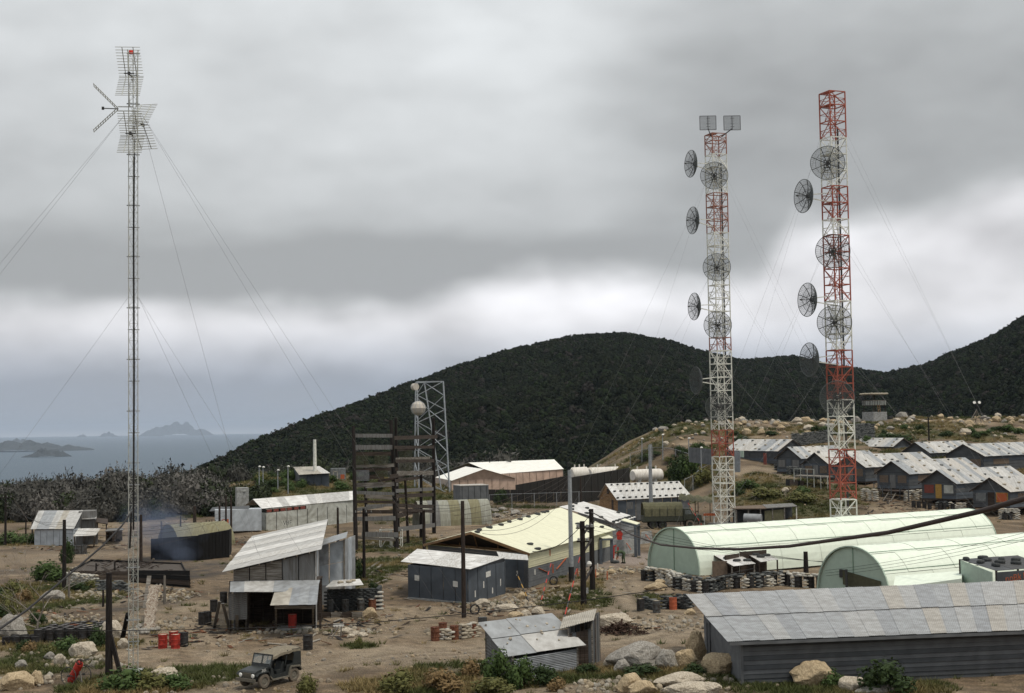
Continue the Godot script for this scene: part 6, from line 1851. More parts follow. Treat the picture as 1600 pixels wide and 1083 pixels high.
func far_buildings() -> void:
	var o := thing("pink_warehouse", "pink-walled warehouse with a low white gable roof behind the timber frame", "warehouse")
	var a := Vector3(-11.41, 3.57, -262.00)
	var A := Vector3(-5.59, 5.47, -266.00)
	var c := Vector3(0.35, 3.44, -272.00)
	var L := Vector3(-15.44, 4.44, -280.00) - a
	L.y = 0
	sheets(o, a, a + L, A + L, A, 6, 1, ["metal_white_roof"], 0, "roof_sheet", 0.01)
	sheets(o, c + L, c, A, A + L, 6, 1, ["metal_white_roof"], 0, "roof_sheet", 0.01)
	var foot := func(p: Vector3) -> Vector3: return Vector3(p.x, -0.2, p.z)
	var i := L.normalized() * 0.3
	boards(o, foot.call(a + i), foot.call(c + i), c + i, a + i, 8, ["pink_wall"], true, "wall_panel", 0.05, 0.005)
	boards(o, foot.call(a + L), foot.call(a + i), a + i, a + L, 6, ["beige_wall"], true, "wall_panel", 0.05, 0.005)
	var g := Geo.new()
	g.tri(a + i, A + i, c + i)
	part("gable_panel", g, M.pink_wall, o)
	o = thing("long_white_roofed_warehouse", "long warehouse with bright white roof and pink wall behind the black fence", "warehouse")
	var p := [Vector3(-3.54, 3.95, -282.00), Vector3(10.02, 4.63, -286.00), Vector3(8.36, 6.38, -294.00), Vector3(-9.27, 6.04, -292.00)]
	sheets(o, p[0], p[1], p[2], p[3], 10, 1, ["metal_white_roof"], 0, "roof_sheet", 0.01)
	var bk := [p[2] * 2.0 - p[1], p[3] * 2.0 - p[0]]
	sheets(o, Vector3(bk[0].x, p[1].y, bk[0].z), Vector3(bk[1].x, p[0].y, bk[1].z), p[3], p[2], 10, 1, ["metal_white_roof"], 0, "roof_sheet", 0.01)
	boards(o, foot.call(p[0]), foot.call(p[1]), p[1] + Vector3(-0.2, 0, -0.2), p[0], 10, ["pink_wall"], true, "wall_panel", 0.05, 0.005)
	boards(o, foot.call(p[1]), foot.call(bk[0]), Vector3(bk[0].x, p[1].y, bk[0].z), p[1] + Vector3(-0.2, 0, -0.2), 6, ["beige_wall"], true, "wall_panel", 0.05, 0.005)
	# grey plant box and olive arched shelter
	o = thing("plant_box", "blue-grey box shelter with tarred flat top beside the arched olive shelter", "shelter")
	g = Geo.new()
	var pb := Vector3(-6.73, 1.18, -222.00)
	g.box(Vector3(pb.x, 2.0, pb.z), Vector3(4.6, 4.6, 3.6), 0.35)
	part("wall", g, M.grey_paint, o)
	g = Geo.new()
	g.box(Vector3(pb.x, 4.36, pb.z), Vector3(4.7, 0.12, 3.7), 0.35)
	part("top", g, M.roof_stained, o)
	for k in 5:
		g = Geo.new()
		g.box(Vector3(pb.x, 2.0, pb.z) + Basis(Vector3.UP, 0.35) * Vector3(-2.0 + k, 0, 1.83), Vector3(0.08, 4.5, 0.06), 0.35)
		part("rib", g, M.grey_paint_dark, o)
	o = thing("olive_arched_shelter", "arched shelter of faded olive and grey sheets behind the timber frame", "shelter")
	var s0 := gp(-13.47, -195.20)
	var s1 := gp(-3.74, -198.20)
	s0.y = -0.2; s1.y = -0.2
	var ax := s1 - s0
	for k in 7:
		g = Geo.new()
		var z0 := s0 + ax * (k / 7.0)
		var z1 := s0 + ax * ((k + 0.985) / 7.0)
		var acr := Vector3(-ax.z, 0, ax.x).normalized()
		for j in 12:
			var q0 := acr * cos(PI * j / 12.0) * 2.3 + Vector3(0, sin(PI * j / 12.0) * 3.6, 0)
			var q1 := acr * cos(PI * (j + 1) / 12.0) * 2.3 + Vector3(0, sin(PI * (j + 1) / 12.0) * 3.6, 0)
			g.quad(z0 + q0, z1 + q0, z1 + q1, z0 + q1, s0 + ax * 0.5)
		part("arch_sheet", g, M[["olive_pale", "weathered_ply", "olive_pale", "olive_sheet", "olive_pale", "olive_sheet", "olive_pale"][k]], o)
	g = Geo.new()
	for j in 12:
		var acr := Vector3(-ax.z, 0, ax.x).normalized()
		var q0 := acr * cos(PI * j / 12.0) * 2.25 + Vector3(0, sin(PI * j / 12.0) * 3.55, 0)
		var q1 := acr * cos(PI * (j + 1) / 12.0) * 2.25 + Vector3(0, sin(PI * (j + 1) / 12.0) * 3.55, 0)
		g.tri(s1 - ax * 0.01, s1 - ax * 0.01 + q0, s1 - ax * 0.01 + q1)
	part("end_wall", g, M.weathered_ply, o)
	# black walls and the tanks behind them
	var wl := [["tall black tarred wall in front of the white fuel tanks", Vector3(9.60, 0.14, -240.00), Vector3(20.16, 0.65, -248.00), 4.6, 9], ["long low black wall running before the pink warehouses", Vector3(-4.37, 0.24, -246.00), Vector3(10.49, 0.18, -243.00), 2.2, 12], ["black tarred wall below the long white-roofed warehouse", Vector3(0.30, 0.94, -262.00), Vector3(12.21, 1.43, -268.00), 2.6, 9]]
	for q in wl:
		o = thing("black_wall", q[0], "wall")
		var e: Vector3 = q[1]
		var f: Vector3 = q[2]
		e.y = hgt(e.x, e.z) - 0.3
		f.y = hgt(f.x, f.z) - 0.3
		boards(o, e, f, f + Vector3(0, q[3], 0), e + Vector3(0, q[3], 0), q[4], ["black_wall"], true, "panel", 0.2, 0.04)
	for q in [["cream horizontal fuel tank behind the black wall, with a rail on top", Vector3(10.81, 4.35, -262.00), Vector3(13.33, 4.40, -263.00), 1.3], ["long cream fuel tank half sunk behind the black wall", Vector3(14.19, 4.17, -266.00), Vector3(24.03, 4.18, -272.00), 1.3], ["white horizontal fuel tank standing clear beside the timber cabin roof", Vector3(19.95, 4.83, -238.00), Vector3(24.64, 4.81, -241.00), 1.05]]:
		o = thing("fuel_tank", q[0], "tank")
		var e: Vector3 = q[1]
		var f: Vector3 = q[2]
		g = Geo.new()
		var dr := (f - e).normalized()
		var r: float = q[3]
		g.tube(e, f, r, -1.0, 24)
		g.tube(e - dr * 0.2, e, r * 0.75, r, 24); g.tube(f, f + dr * 0.2, r, r * 0.75, 24)
		part("shell", g, M.tank_white, o)
		for t in [0.2, 0.8]:
			g = Geo.new()
			var m := e.lerp(f, t)
			var gy := hgt(m.x, m.z)
			g.hexa([m + Vector3(-0.3, 0, 1), m + Vector3(0.3, 0, 1), m + Vector3(0.3, 0, -1), m + Vector3(-0.3, 0, -1), Vector3(m.x - 0.3, gy - 0.3, m.z + 1), Vector3(m.x + 0.3, gy - 0.3, m.z + 1), Vector3(m.x + 0.3, gy - 0.3, m.z - 1), Vector3(m.x - 0.3, gy - 0.3, m.z - 1)])
			part("cradle", g, M.concrete, o)
		for t in [0.15, 0.5, 0.85]:
			g = Geo.new()
			g.tube(e.lerp(f, t), e.lerp(f, t) + Vector3(0, r + 0.5, 0), 0.12, -1.0, 8)
			part("vent_pipe", g, M.tank_white, o)
	# timber cabin
	o = thing("timber_cabin", "timber cabin with plank gable and pale roof dotted with dark sandbags", "cabin")
	var ra := Vector3(14.08, 3.07, -196.00)
	var rb := Vector3(24.74, 3.29, -199.00)
	var rc := Vector3(23.52, 5.22, -203.50)
	var rd := Vector3(12.86, 5.11, -201.00)
	sheets(o, ra, rb, rc, rd, 8, 1, ["roof_dull", "roof_white", "roof_dull"], 0)
	var le := Vector3(12.01, 3.02, -205.50)
	sheets(o, le + (rc - rd), le, rd, rc, 8, 1, ["roof_dull"], 0)
	var fa := Vector3(ra.x + 0.15, 0.2, ra.z - 0.3)
	var fb := Vector3(rb.x - 0.3, 0.2, rb.z - 0.3)
	var fl := Vector3(le.x + 0.3, 0.2, le.z)
	boards(o, fa, fb, rb + Vector3(-0.3, -0.08, -0.3), ra + Vector3(0.15, -0.08, -0.3), 8, ["blue_grey_paint", "grey_paint"], true, "wall_panel", 0.05, 0.01)
	boards(o, fl, fa, ra + Vector3(0.15, -0.08, -0.3), le + Vector3(0.3, -0.08, 0), 9, ["lumber", "lumber_dark", "lumber"], true, "plank", 0.05, 0.03)
	boards(o, fb, fb + Vector3(0, 0, -5), rb + Vector3(-0.3, -0.08, -5), rb + Vector3(-0.3, -0.08, -0.3), 6, ["lumber"], true, "plank", 0.05, 0.03)
	for k in 4:
		var t0 := k / 4.0
		var t1 := (k + 0.94) / 4.0
		var top := rd + Vector3(0.1, -0.1, 0)
		slab_part("gable_plank", o, (le + Vector3(0.3, -0.05, 0)).lerp(top, t0), (ra + Vector3(0.1, -0.05, -0.3)).lerp(top, t0), (ra + Vector3(0.1, -0.05, -0.3)).lerp(top, t1), (le + Vector3(0.3, -0.05, 0)).lerp(top, t1), 0.05, "lumber")
	g = Geo.new()
	g.box(Vector3(13.11, 4.10, -199.50), Vector3(0.35, 0.7, 0.12), -0.8)
	part("vent_opening", g, M.lumber_dark, o)  # dark brown box painted as the shade of the gable vent
	g = Geo.new()
	g.box(Vector3(15.71, 2.38, -194.60), Vector3(0.9, 0.9, 0.1), 0.0)
	part("window", g, M.weathered_ply, o)
	for j in 3:
		for k in 12:
			roof_bag(pt(ra, rb, rc, rd, (k + 0.35 + 0.25 * j) / 12.4, 0.10 + 0.40 * j) + Vector3(0, 0.08, 0), 1.2, "sandbag_dark", "dark sandbag in the rows on the timber cabin roof", "bags on the cabin roof", 1.15)
	# long open shelter with the tank
	o = thing("open_store_shelter", "long low shelter with sagging tarpaulin roof at the foot of the bank", "shelter")
	var b0 := Vector3(28.57, 0.73, -184.00)
	var b1 := Vector3(36.51, 0.71, -185.00)
	b0.y = -0.2; b1.y = 0.0
	slab_part("roof_left", o, b0 + Vector3(-0.3, 2.5, 0.2), b0.lerp(b1, 0.5) + Vector3(0, 2.35, 0.2), b0.lerp(b1, 0.5) + Vector3(0, 2.6, -3), b0 + Vector3(-0.3, 2.6, -3), -0.1, "screen_brown").name = "roof_sheet"
	slab_part("roof_sheet", o, b0.lerp(b1, 0.5) + Vector3(0, 2.4, 0.2), b1 + Vector3(0.1, 2.45, 0.2), b1 + Vector3(0.1, 2.65, -3), b0.lerp(b1, 0.5) + Vector3(0, 2.65, -3), -0.1, "weathered_ply")
	for k in 6: bars("post", o, [[b0.lerp(b1, k / 5.0), b0.lerp(b1, k / 5.0) + Vector3(0, 2.4, 0)]], 0.13, "lumber_grey" if k < 5 else "white_paint")
	slab_part("back_wall", o, b0 + Vector3(0, 0, -2.8), b1 + Vector3(0, 0, -2.8), b1 + Vector3(0, 2.5, -2.8), b0 + Vector3(0, 2.5, -2.8), 0.1, "grey_paint_dark")
	slab_part("side_panel", o, b0.lerp(b1, 0.47), b0.lerp(b1, 0.79), b0.lerp(b1, 0.79) + Vector3(0, 2.2, 0), b0.lerp(b1, 0.47) + Vector3(0, 2.1, 0), 0.1, "olive_canvas")
	o = thing("water_cylinder", "grey horizontal cylinder lying in the long low shelter", "tank")
	g = Geo.new()
	var w0 := Vector3(29.50, 1.15, -183.60)
	var w1 := Vector3(31.58, 1.09, -182.80)
	g.tube(w0, w1, 0.62, -1.0, 18)
	part("shell", g, M.zinc_dark, o)
	g = Geo.new()
	for t in [0.2, 0.8]: g.box(Vector3(w0.lerp(w1, t).x, w0.y - 0.6, w0.lerp(w1, t).z), Vector3(0.3, 0.7, 1.2))
	part("saddle", g, M.concrete, o)
	# grey walled yard by the fence
	o = thing("grey_yard_wall", "grey sheet wall of a yard beside the long barracks hut", "wall")
	boards(o, Vector3(29.04, 7.03, -236.00), Vector3(32.21, 6.62, -230.00), Vector3(32.27, 9.20, -230.00), Vector3(29.09, 9.46, -236.00), 6, ["grey_paint"], true, "panel", 0.1, 0.01)
	boards(o, Vector3(35.28, 5.51, -228.00), Vector3(36.04, 5.53, -227.00), Vector3(36.12, 8.78, -227.00), Vector3(35.36, 8.88, -228.00), 2, ["zinc_dark"], true, "panel", 0.1, 0.01)
	for s in [["stone_bunker", "dark stone bunker wall with an opening on the slope behind the long barracks hut", Vector3(50.24, 9.62, -258.00), Vector3(58.10, 9.59, -260.00), 2.2], ["stone_bunker", "grey stone bunker wall on the slope below the watchtower", Vector3(62.80, 10.09, -262.00), Vector3(66.58, 10.02, -263.00), 3.0]]:
		var e: Vector3 = s[2]
		var f: Vector3 = s[3]
		bag_pile(s[0], s[1], Vector3(e.x, hgt(e.x, e.z), e.z), Vector3(f.x, hgt(f.x, f.z), f.z), int(s[4] / 0.135), M.sandbag_grey, "", 2, "bunker")

func watchtower() -> void:
	var b := Vector3(73.91, 13.56, -291.00)
	b.y = hgt(b.x, b.z) - 0.2
	var o := thing("watchtower", "small watchtower with railed deck and thatched roof on a concrete base", "watchtower", b, 0.45)
	var g := Geo.new()
	g.box(Vector3(0, 0.9, 0), Vector3(3.5, 1.9, 3.5))
	part("base", g, M.concrete, o)
	for x in [-1.2, 1.2]:
		for z in [-1.2, 1.2]:
			bars("leg", o, [[Vector3(x * 1.3, 1.8, z * 1.3), Vector3(x * 0.9, 5.5, z * 0.9)]], 0.16, "post_brown")
	g = Geo.new()
	g.box(Vector3(0, 3.2, 0), Vector3(3.2, 0.14, 3.2))
	part("deck", g, M.lumber_dark, o)
	for s in 4:
		var q := Basis(Vector3.UP, s * PI / 2)
		bars("rail", o, [[q * Vector3(-1.6, 4.15, 1.6), q * Vector3(1.6, 4.15, 1.6)]], 0.1, "post_grey")
		for k in 8: bars("baluster", o, [[q * Vector3(-1.6 + k * 0.45, 3.2, 1.6), q * Vector3(-1.6 + k * 0.45, 4.2, 1.6)]], 0.09, "pale_wall")
	g = Geo.new()
	for k in 60:
		var p := Vector3(-1.9 + (k % 10) * 0.42, 5.5 + 0.02 * (k % 3), -1.7 + (k / 10) * 0.66)
		g.add(bag_geo, Transform3D(Basis().scaled(Vector3(1.1, 2.4, 2.6)), p))
	part("thatch", g, M.sandbag_tan, o)
	bars("ladder", o, [[Vector3(-0.6, 1.8, 1.9), Vector3(-0.6, 3.3, 1.7)], [Vector3(-0.1, 1.8, 1.9), Vector3(-0.1, 3.3, 1.7)], [Vector3(-0.6, 2.3, 1.85), Vector3(-0.1, 2.3, 1.85)], [Vector3(-0.6, 2.8, 1.8), Vector3(-0.1, 2.8, 1.8)]], 0.08, "lumber")
	var t := Vector3(91.56, 13.13, -281.00)
	t.y = hgt(t.x, t.z)
	o = thing("floodlight_tripod", "tripod of pale poles carrying two white floodlights on the rocky ridge", "floodlight", t)
	for q in [Vector3(-1.9, -0.3, 0.5), Vector3(1.0, -0.8, 0.3), Vector3(0.2, -0.3, -1.6)]:
		bars("leg", o, [[q, Vector3(0, 2.6, 0)]], 0.14, "post_grey")
	bars("mast", o, [[Vector3(0, 2.3, 0), Vector3(0, 4.0, 0)]], 0.1, "post_dark")
	bars("crossarm", o, [[Vector3(-0.5, 3.95, 0), Vector3(0.5, 3.95, 0)]], 0.08, "post_dark")
	for x in [-0.5, 0.5]:
		g = Geo.new()
		g.lathe([Vector2(0, -0.1), Vector2(0.16, -0.08), Vector2(0.3, 0.18), Vector2(0.0, 0.2)], 12, Transform3D(Basis(Vector3.RIGHT, 1.2), Vector3(x, 3.95, 0.1)))
		part("lamp_head", g, M.white_paint, o)

func timber_frame() -> void:
	var o := thing("timber_antenna_frame", "tall frame of black poles and weathered planks holding wire screen panels", "frame")
	# poles: foot, head
	var pl := [[gp(-17.40, -156.40), Vector3(-17.74, 13.69, -158.00), 0.17], [gp(-13.13, -158.90), Vector3(-13.72, 14.28, -160.00), 0.19], [gp(-10.22, -180.80), Vector3(-9.97, 14.60, -178.00), 0.17], [gp(-14.83, -181.70), Vector3(-14.69, 14.67, -178.00), 0.16], [gp(-18.45, -178.20), Vector3(-18.38, 9.43, -176.00), 0.15], [gp(-11.33, -172.90), Vector3(-11.06, 7.80, -170.00), 0.15], [gp(-12.34, -165.60), Vector3(-12.36, 7.51, -162.00), 0.12], [gp(-9.79, -154.40), Vector3(-9.66, 4.67, -152.00), 0.13]]
	for q in pl:
		var g := Geo.new()
		g.tube(q[0] - Vector3(0, 0.3, 0), q[1], q[2] * 1.5, q[2] * 1.15, 9)
		part("pole", g, M.post_dark if q[2] > 0.14 else M.post_brown, o)
	for q in [[Vector3(-13.22, 12.30, -158.10), Vector3(-9.53, 12.24, -178.20)], [Vector3(-13.23, 11.32, -158.10), Vector3(-9.86, 10.99, -176.70)], [Vector3(-13.02, 11.05, -159.45), Vector3(-11.62, 10.96, -167.70)], [Vector3(-13.13, 9.88, -158.85), Vector3(-10.28, 9.65, -174.75)], [Vector3(-13.13, 9.71, -158.85), Vector3(-9.89, 9.29, -176.70)], [Vector3(-13.07, 8.34, -159.30), Vector3(-9.97, 7.80, -176.40)], [Vector3(-13.22, 7.56, -158.40), Vector3(-11.22, 7.49, -170.10)], [Vector3(-13.58, 8.11, -156.00), Vector3(-12.44, 8.08, -163.20)], [Vector3(-13.16, 6.40, -158.85), Vector3(-9.99, 5.83, -176.40)], [Vector3(-13.17, 5.87, -158.85), Vector3(-10.00, 5.12, -176.40)], [Vector3(-13.06, 4.77, -159.60), Vector3(-10.02, 3.62, -176.40)], [Vector3(-13.16, 4.31, -159.00), Vector3(-10.02, 3.07, -176.40)], [Vector3(-13.17, 3.67, -159.00), Vector3(-11.26, 3.62, -170.10)], [Vector3(-13.16, 2.10, -159.15), Vector3(-9.92, 1.33, -177.00)], [Vector3(-17.96, 12.66, -158.60), Vector3(-13.47, 12.56, -158.60)], [Vector3(-17.83, 11.34, -158.60), Vector3(-13.48, 11.28, -158.60)], [Vector3(-17.83, 10.56, -158.60), Vector3(-13.63, 10.57, -158.60)], [Vector3(-17.92, 9.29, -158.60), Vector3(-13.29, 9.29, -158.60)], [Vector3(-17.71, 8.79, -158.60), Vector3(-13.65, 8.87, -158.60)], [Vector3(-17.86, 7.16, -158.60), Vector3(-13.31, 7.23, -158.60)], [Vector3(-17.60, 5.31, -158.60), Vector3(-13.26, 5.18, -158.60)], [Vector3(-17.97, 3.41, -158.60), Vector3(-13.21, 3.41, -158.60)], [Vector3(-16.99, 1.70, -158.60), Vector3(-12.94, 1.57, -158.60)], [Vector3(-17.91, 1.36, -158.60), Vector3(-13.23, 1.01, -158.60)], [Vector3(-17.57, 7.86, -158.60), Vector3(-14.44, 8.24, -158.60)], [Vector3(-17.80, 6.31, -158.60), Vector3(-13.32, 6.10, -158.60)], [Vector3(-17.60, 4.40, -158.60), Vector3(-14.47, 4.84, -158.60)], [Vector3(-15.16, 7.54, -158.60), Vector3(-13.23, 7.80, -158.60)], [Vector3(-18.31, 8.25, -176.00), Vector3(-14.44, 8.29, -178.00)], [Vector3(-18.33, 6.28, -176.00), Vector3(-14.46, 6.38, -178.00)], [Vector3(-18.27, 3.93, -176.00), Vector3(-14.49, 3.84, -178.00)], [Vector3(-18.28, 2.20, -176.00), Vector3(-14.50, 2.49, -178.00)], [Vector3(-18.34, 5.11, -176.00), Vector3(-14.48, 4.63, -178.00)], [Vector3(-18.24, 7.31, -176.00), Vector3(-16.21, 7.36, -178.00)], [Vector3(-18.28, 3.14, -176.00), Vector3(-14.50, 2.97, -178.00)]]:
		var w := rng.randf_range(0.28, 0.55)
		bars("plank", o, [[q[0] + Vector3(0, rng.randf_range(-0.06, 0.06), 0), q[1]]], 0.06, ["lumber_grey", "weathered_ply", "lumber_dark", "weathered_ply", "lumber_dark"][rng.randi() % 5], w)
	# wire screen panels
	for q in [[Vector3(-17.52, 10.46, -158.30), Vector3(-16.18, 9.41, -158.30), "mesh_green"], [Vector3(-15.42, 10.43, -158.30), Vector3(-13.97, 9.38, -158.30), "mesh_green"], [Vector3(-17.53, 8.76, -158.30), Vector3(-16.09, 7.64, -158.30), "zinc_dark"], [Vector3(-15.33, 8.73, -158.30), Vector3(-13.99, 8.03, -158.30), "mesh_green"], [Vector3(-13.06, 10.84, -163.00), Vector3(-11.60, 10.09, -163.00), "mesh_green"], [Vector3(-13.07, 9.45, -163.00), Vector3(-11.62, 8.49, -163.00), "mesh_green"]]:
		var g := Geo.new()
		var lo: Vector3 = q[0]
		var hi: Vector3 = q[1]
		for i in 15: g.bar(Vector3(lerpf(lo.x, hi.x, i / 14.0), lo.y, lo.z), Vector3(lerpf(lo.x, hi.x, i / 14.0), hi.y, lo.z), 0.03)
		for i in 11: g.bar(Vector3(lo.x, lerpf(lo.y, hi.y, i / 10.0), lo.z), Vector3(hi.x, lerpf(lo.y, hi.y, i / 10.0), lo.z), 0.03)
		part("wire_screen", g, M[q[2]], o)
	var c := thing("white_crate_frame", "white openwork steel crate frame standing under the timber antenna frame", "frame", gp(-14.00, -161.60), 0.2)
	var w := 1.2
	for y in [0.0, 0.95, 1.9]:
		bars("rail", c, [[Vector3(-w, y, 0.8), Vector3(w, y, 0.8)], [Vector3(-w, y, -0.8), Vector3(w, y, -0.8)], [Vector3(-w, y, -0.8), Vector3(-w, y, 0.8)], [Vector3(w, y, -0.8), Vector3(w, y, 0.8)]], 0.07, "tower_white")
	for x in [-w, 0.0, w]:
		bars("upright", c, [[Vector3(x, -0.1, 0.8), Vector3(x, 1.9, 0.8)], [Vector3(x, -0.1, -0.8), Vector3(x, 1.9, -0.8)]], 0.09, "tower_white")
	bars("brace", c, [[Vector3(-w, 0, 0.8), Vector3(0, 1.9, 0.8)], [Vector3(w, 0, 0.8), Vector3(0, 0.95, 0.8)]], 0.05, "tower_white")
	# steel lattice tower
	var f := [Vector3(-16.99, -0.51, -255.00), Vector3(-11.50, -0.03, -255.00), Vector3(-13.34, -0.37, -262.00), Vector3(-18.27, -0.65, -262.00)]
	var t := [Vector3(-17.15, 21.63, -256.00), Vector3(-12.48, 21.62, -256.00), Vector3(-16.19, 21.60, -261.00), Vector3(-17.78, 21.62, -261.00)]
	o = thing("steel_lattice_tower", "grey galvanised steel lattice tower with ball-shaped antenna behind the timber frame", "tower")
	for i in 4:
		var q: Vector3 = f[i]
		q.y = hgt(q.x, q.z) - 0.2
		f[i] = q
		var hd: Vector3 = t[i]
		hd.y = t[1].y
		t[i] = hd
		bars("leg", o, [[q, hd]], 0.20, "galvanised")
	for k in 8:
		for i in 4:
			var j := (i + 1) % 4
			var a0: Vector3 = f[i].lerp(t[i], k / 8.0)
			var b0: Vector3 = f[j].lerp(t[j], k / 8.0)
			var a1: Vector3 = f[i].lerp(t[i], (k + 1) / 8.0)
			var b1: Vector3 = f[j].lerp(t[j], (k + 1) / 8.0)
			bars("brace", o, [[a0, b1] if (k + (1 if i > 1 else 0)) % 2 else [b0, a1]], 0.13 if i == 0 else 0.10, "galvanised")
	for i in 4: bars("top_rail", o, [[t[i], t[(i + 1) % 4]]], 0.16, "galvanised")
	var d := thing("ball_antenna", "pale ribbed ball-shaped antenna on the grey steel lattice tower", "antenna", Vector3(-16.87, 16.82, -253.60))
	var g := Geo.new()
	g.lathe([Vector2(0, -1.3), Vector2(0.55, -1.18), Vector2(1.05, -0.78), Vector2(1.32, 0.0), Vector2(1.05, 0.78), Vector2(0.55, 1.18), Vector2(0, 1.3)], 20, Transform3D())
	part("radome", g, M.dish_white, d)
	for i in 10:
		g = Geo.new()
		for j in 8:
			var u := -PI / 2 + PI * j / 8.0
			var v := -PI / 2 + PI * (j + 1) / 8.0
			var s := Basis(Vector3.UP, i * PI / 5)
			g.bar(s * Vector3(cos(u) * 1.35, sin(u) * 1.33, 0), s * Vector3(cos(v) * 1.35, sin(v) * 1.33, 0), 0.05)
		part("rib", g, M.galvanised, d)
	bars("mount", d, [[Vector3.ZERO, Vector3(0.2, -0.3, -3.0)]], 0.2, "galvanised")
	d = thing("drum_antenna", "small white drum antenna near the top of the grey steel lattice tower", "antenna", Vector3(-17.54, 20.68, -254.80), 0.6)
	g = Geo.new()
	g.tube(Vector3(0, 0, -0.4), Vector3(0, 0, 0.5), 0.62, -1.0, 16)
	part("drum", g, M.dish_white, d)
	bars("mount", d, [[Vector3(0, 0, -0.4), Vector3(0.3, 0, -1.4)]], 0.14, "galvanised")

# ---------------------------------------------------------------- poles and wires
func cross_pole(called: String, label: String, x: float, z: float, h: float, m: String) -> Node3D:
	var o := pole(called, label, x, z, h, 0.14, m)
	bars("crossarm", o, [[Vector3(-0.8, h - 0.4, 0.12), Vector3(0.8, h - 0.4, 0.12)]], 0.1, m)
	for e in [-0.7, -0.25, 0.25, 0.7]:
		var g := Geo.new()
		g.tube(Vector3(e, h - 0.35, 0.12), Vector3(e, h - 0.16, 0.12), 0.045, 0.03, 8)
		part("insulator", g, M.concrete, o)
	return o

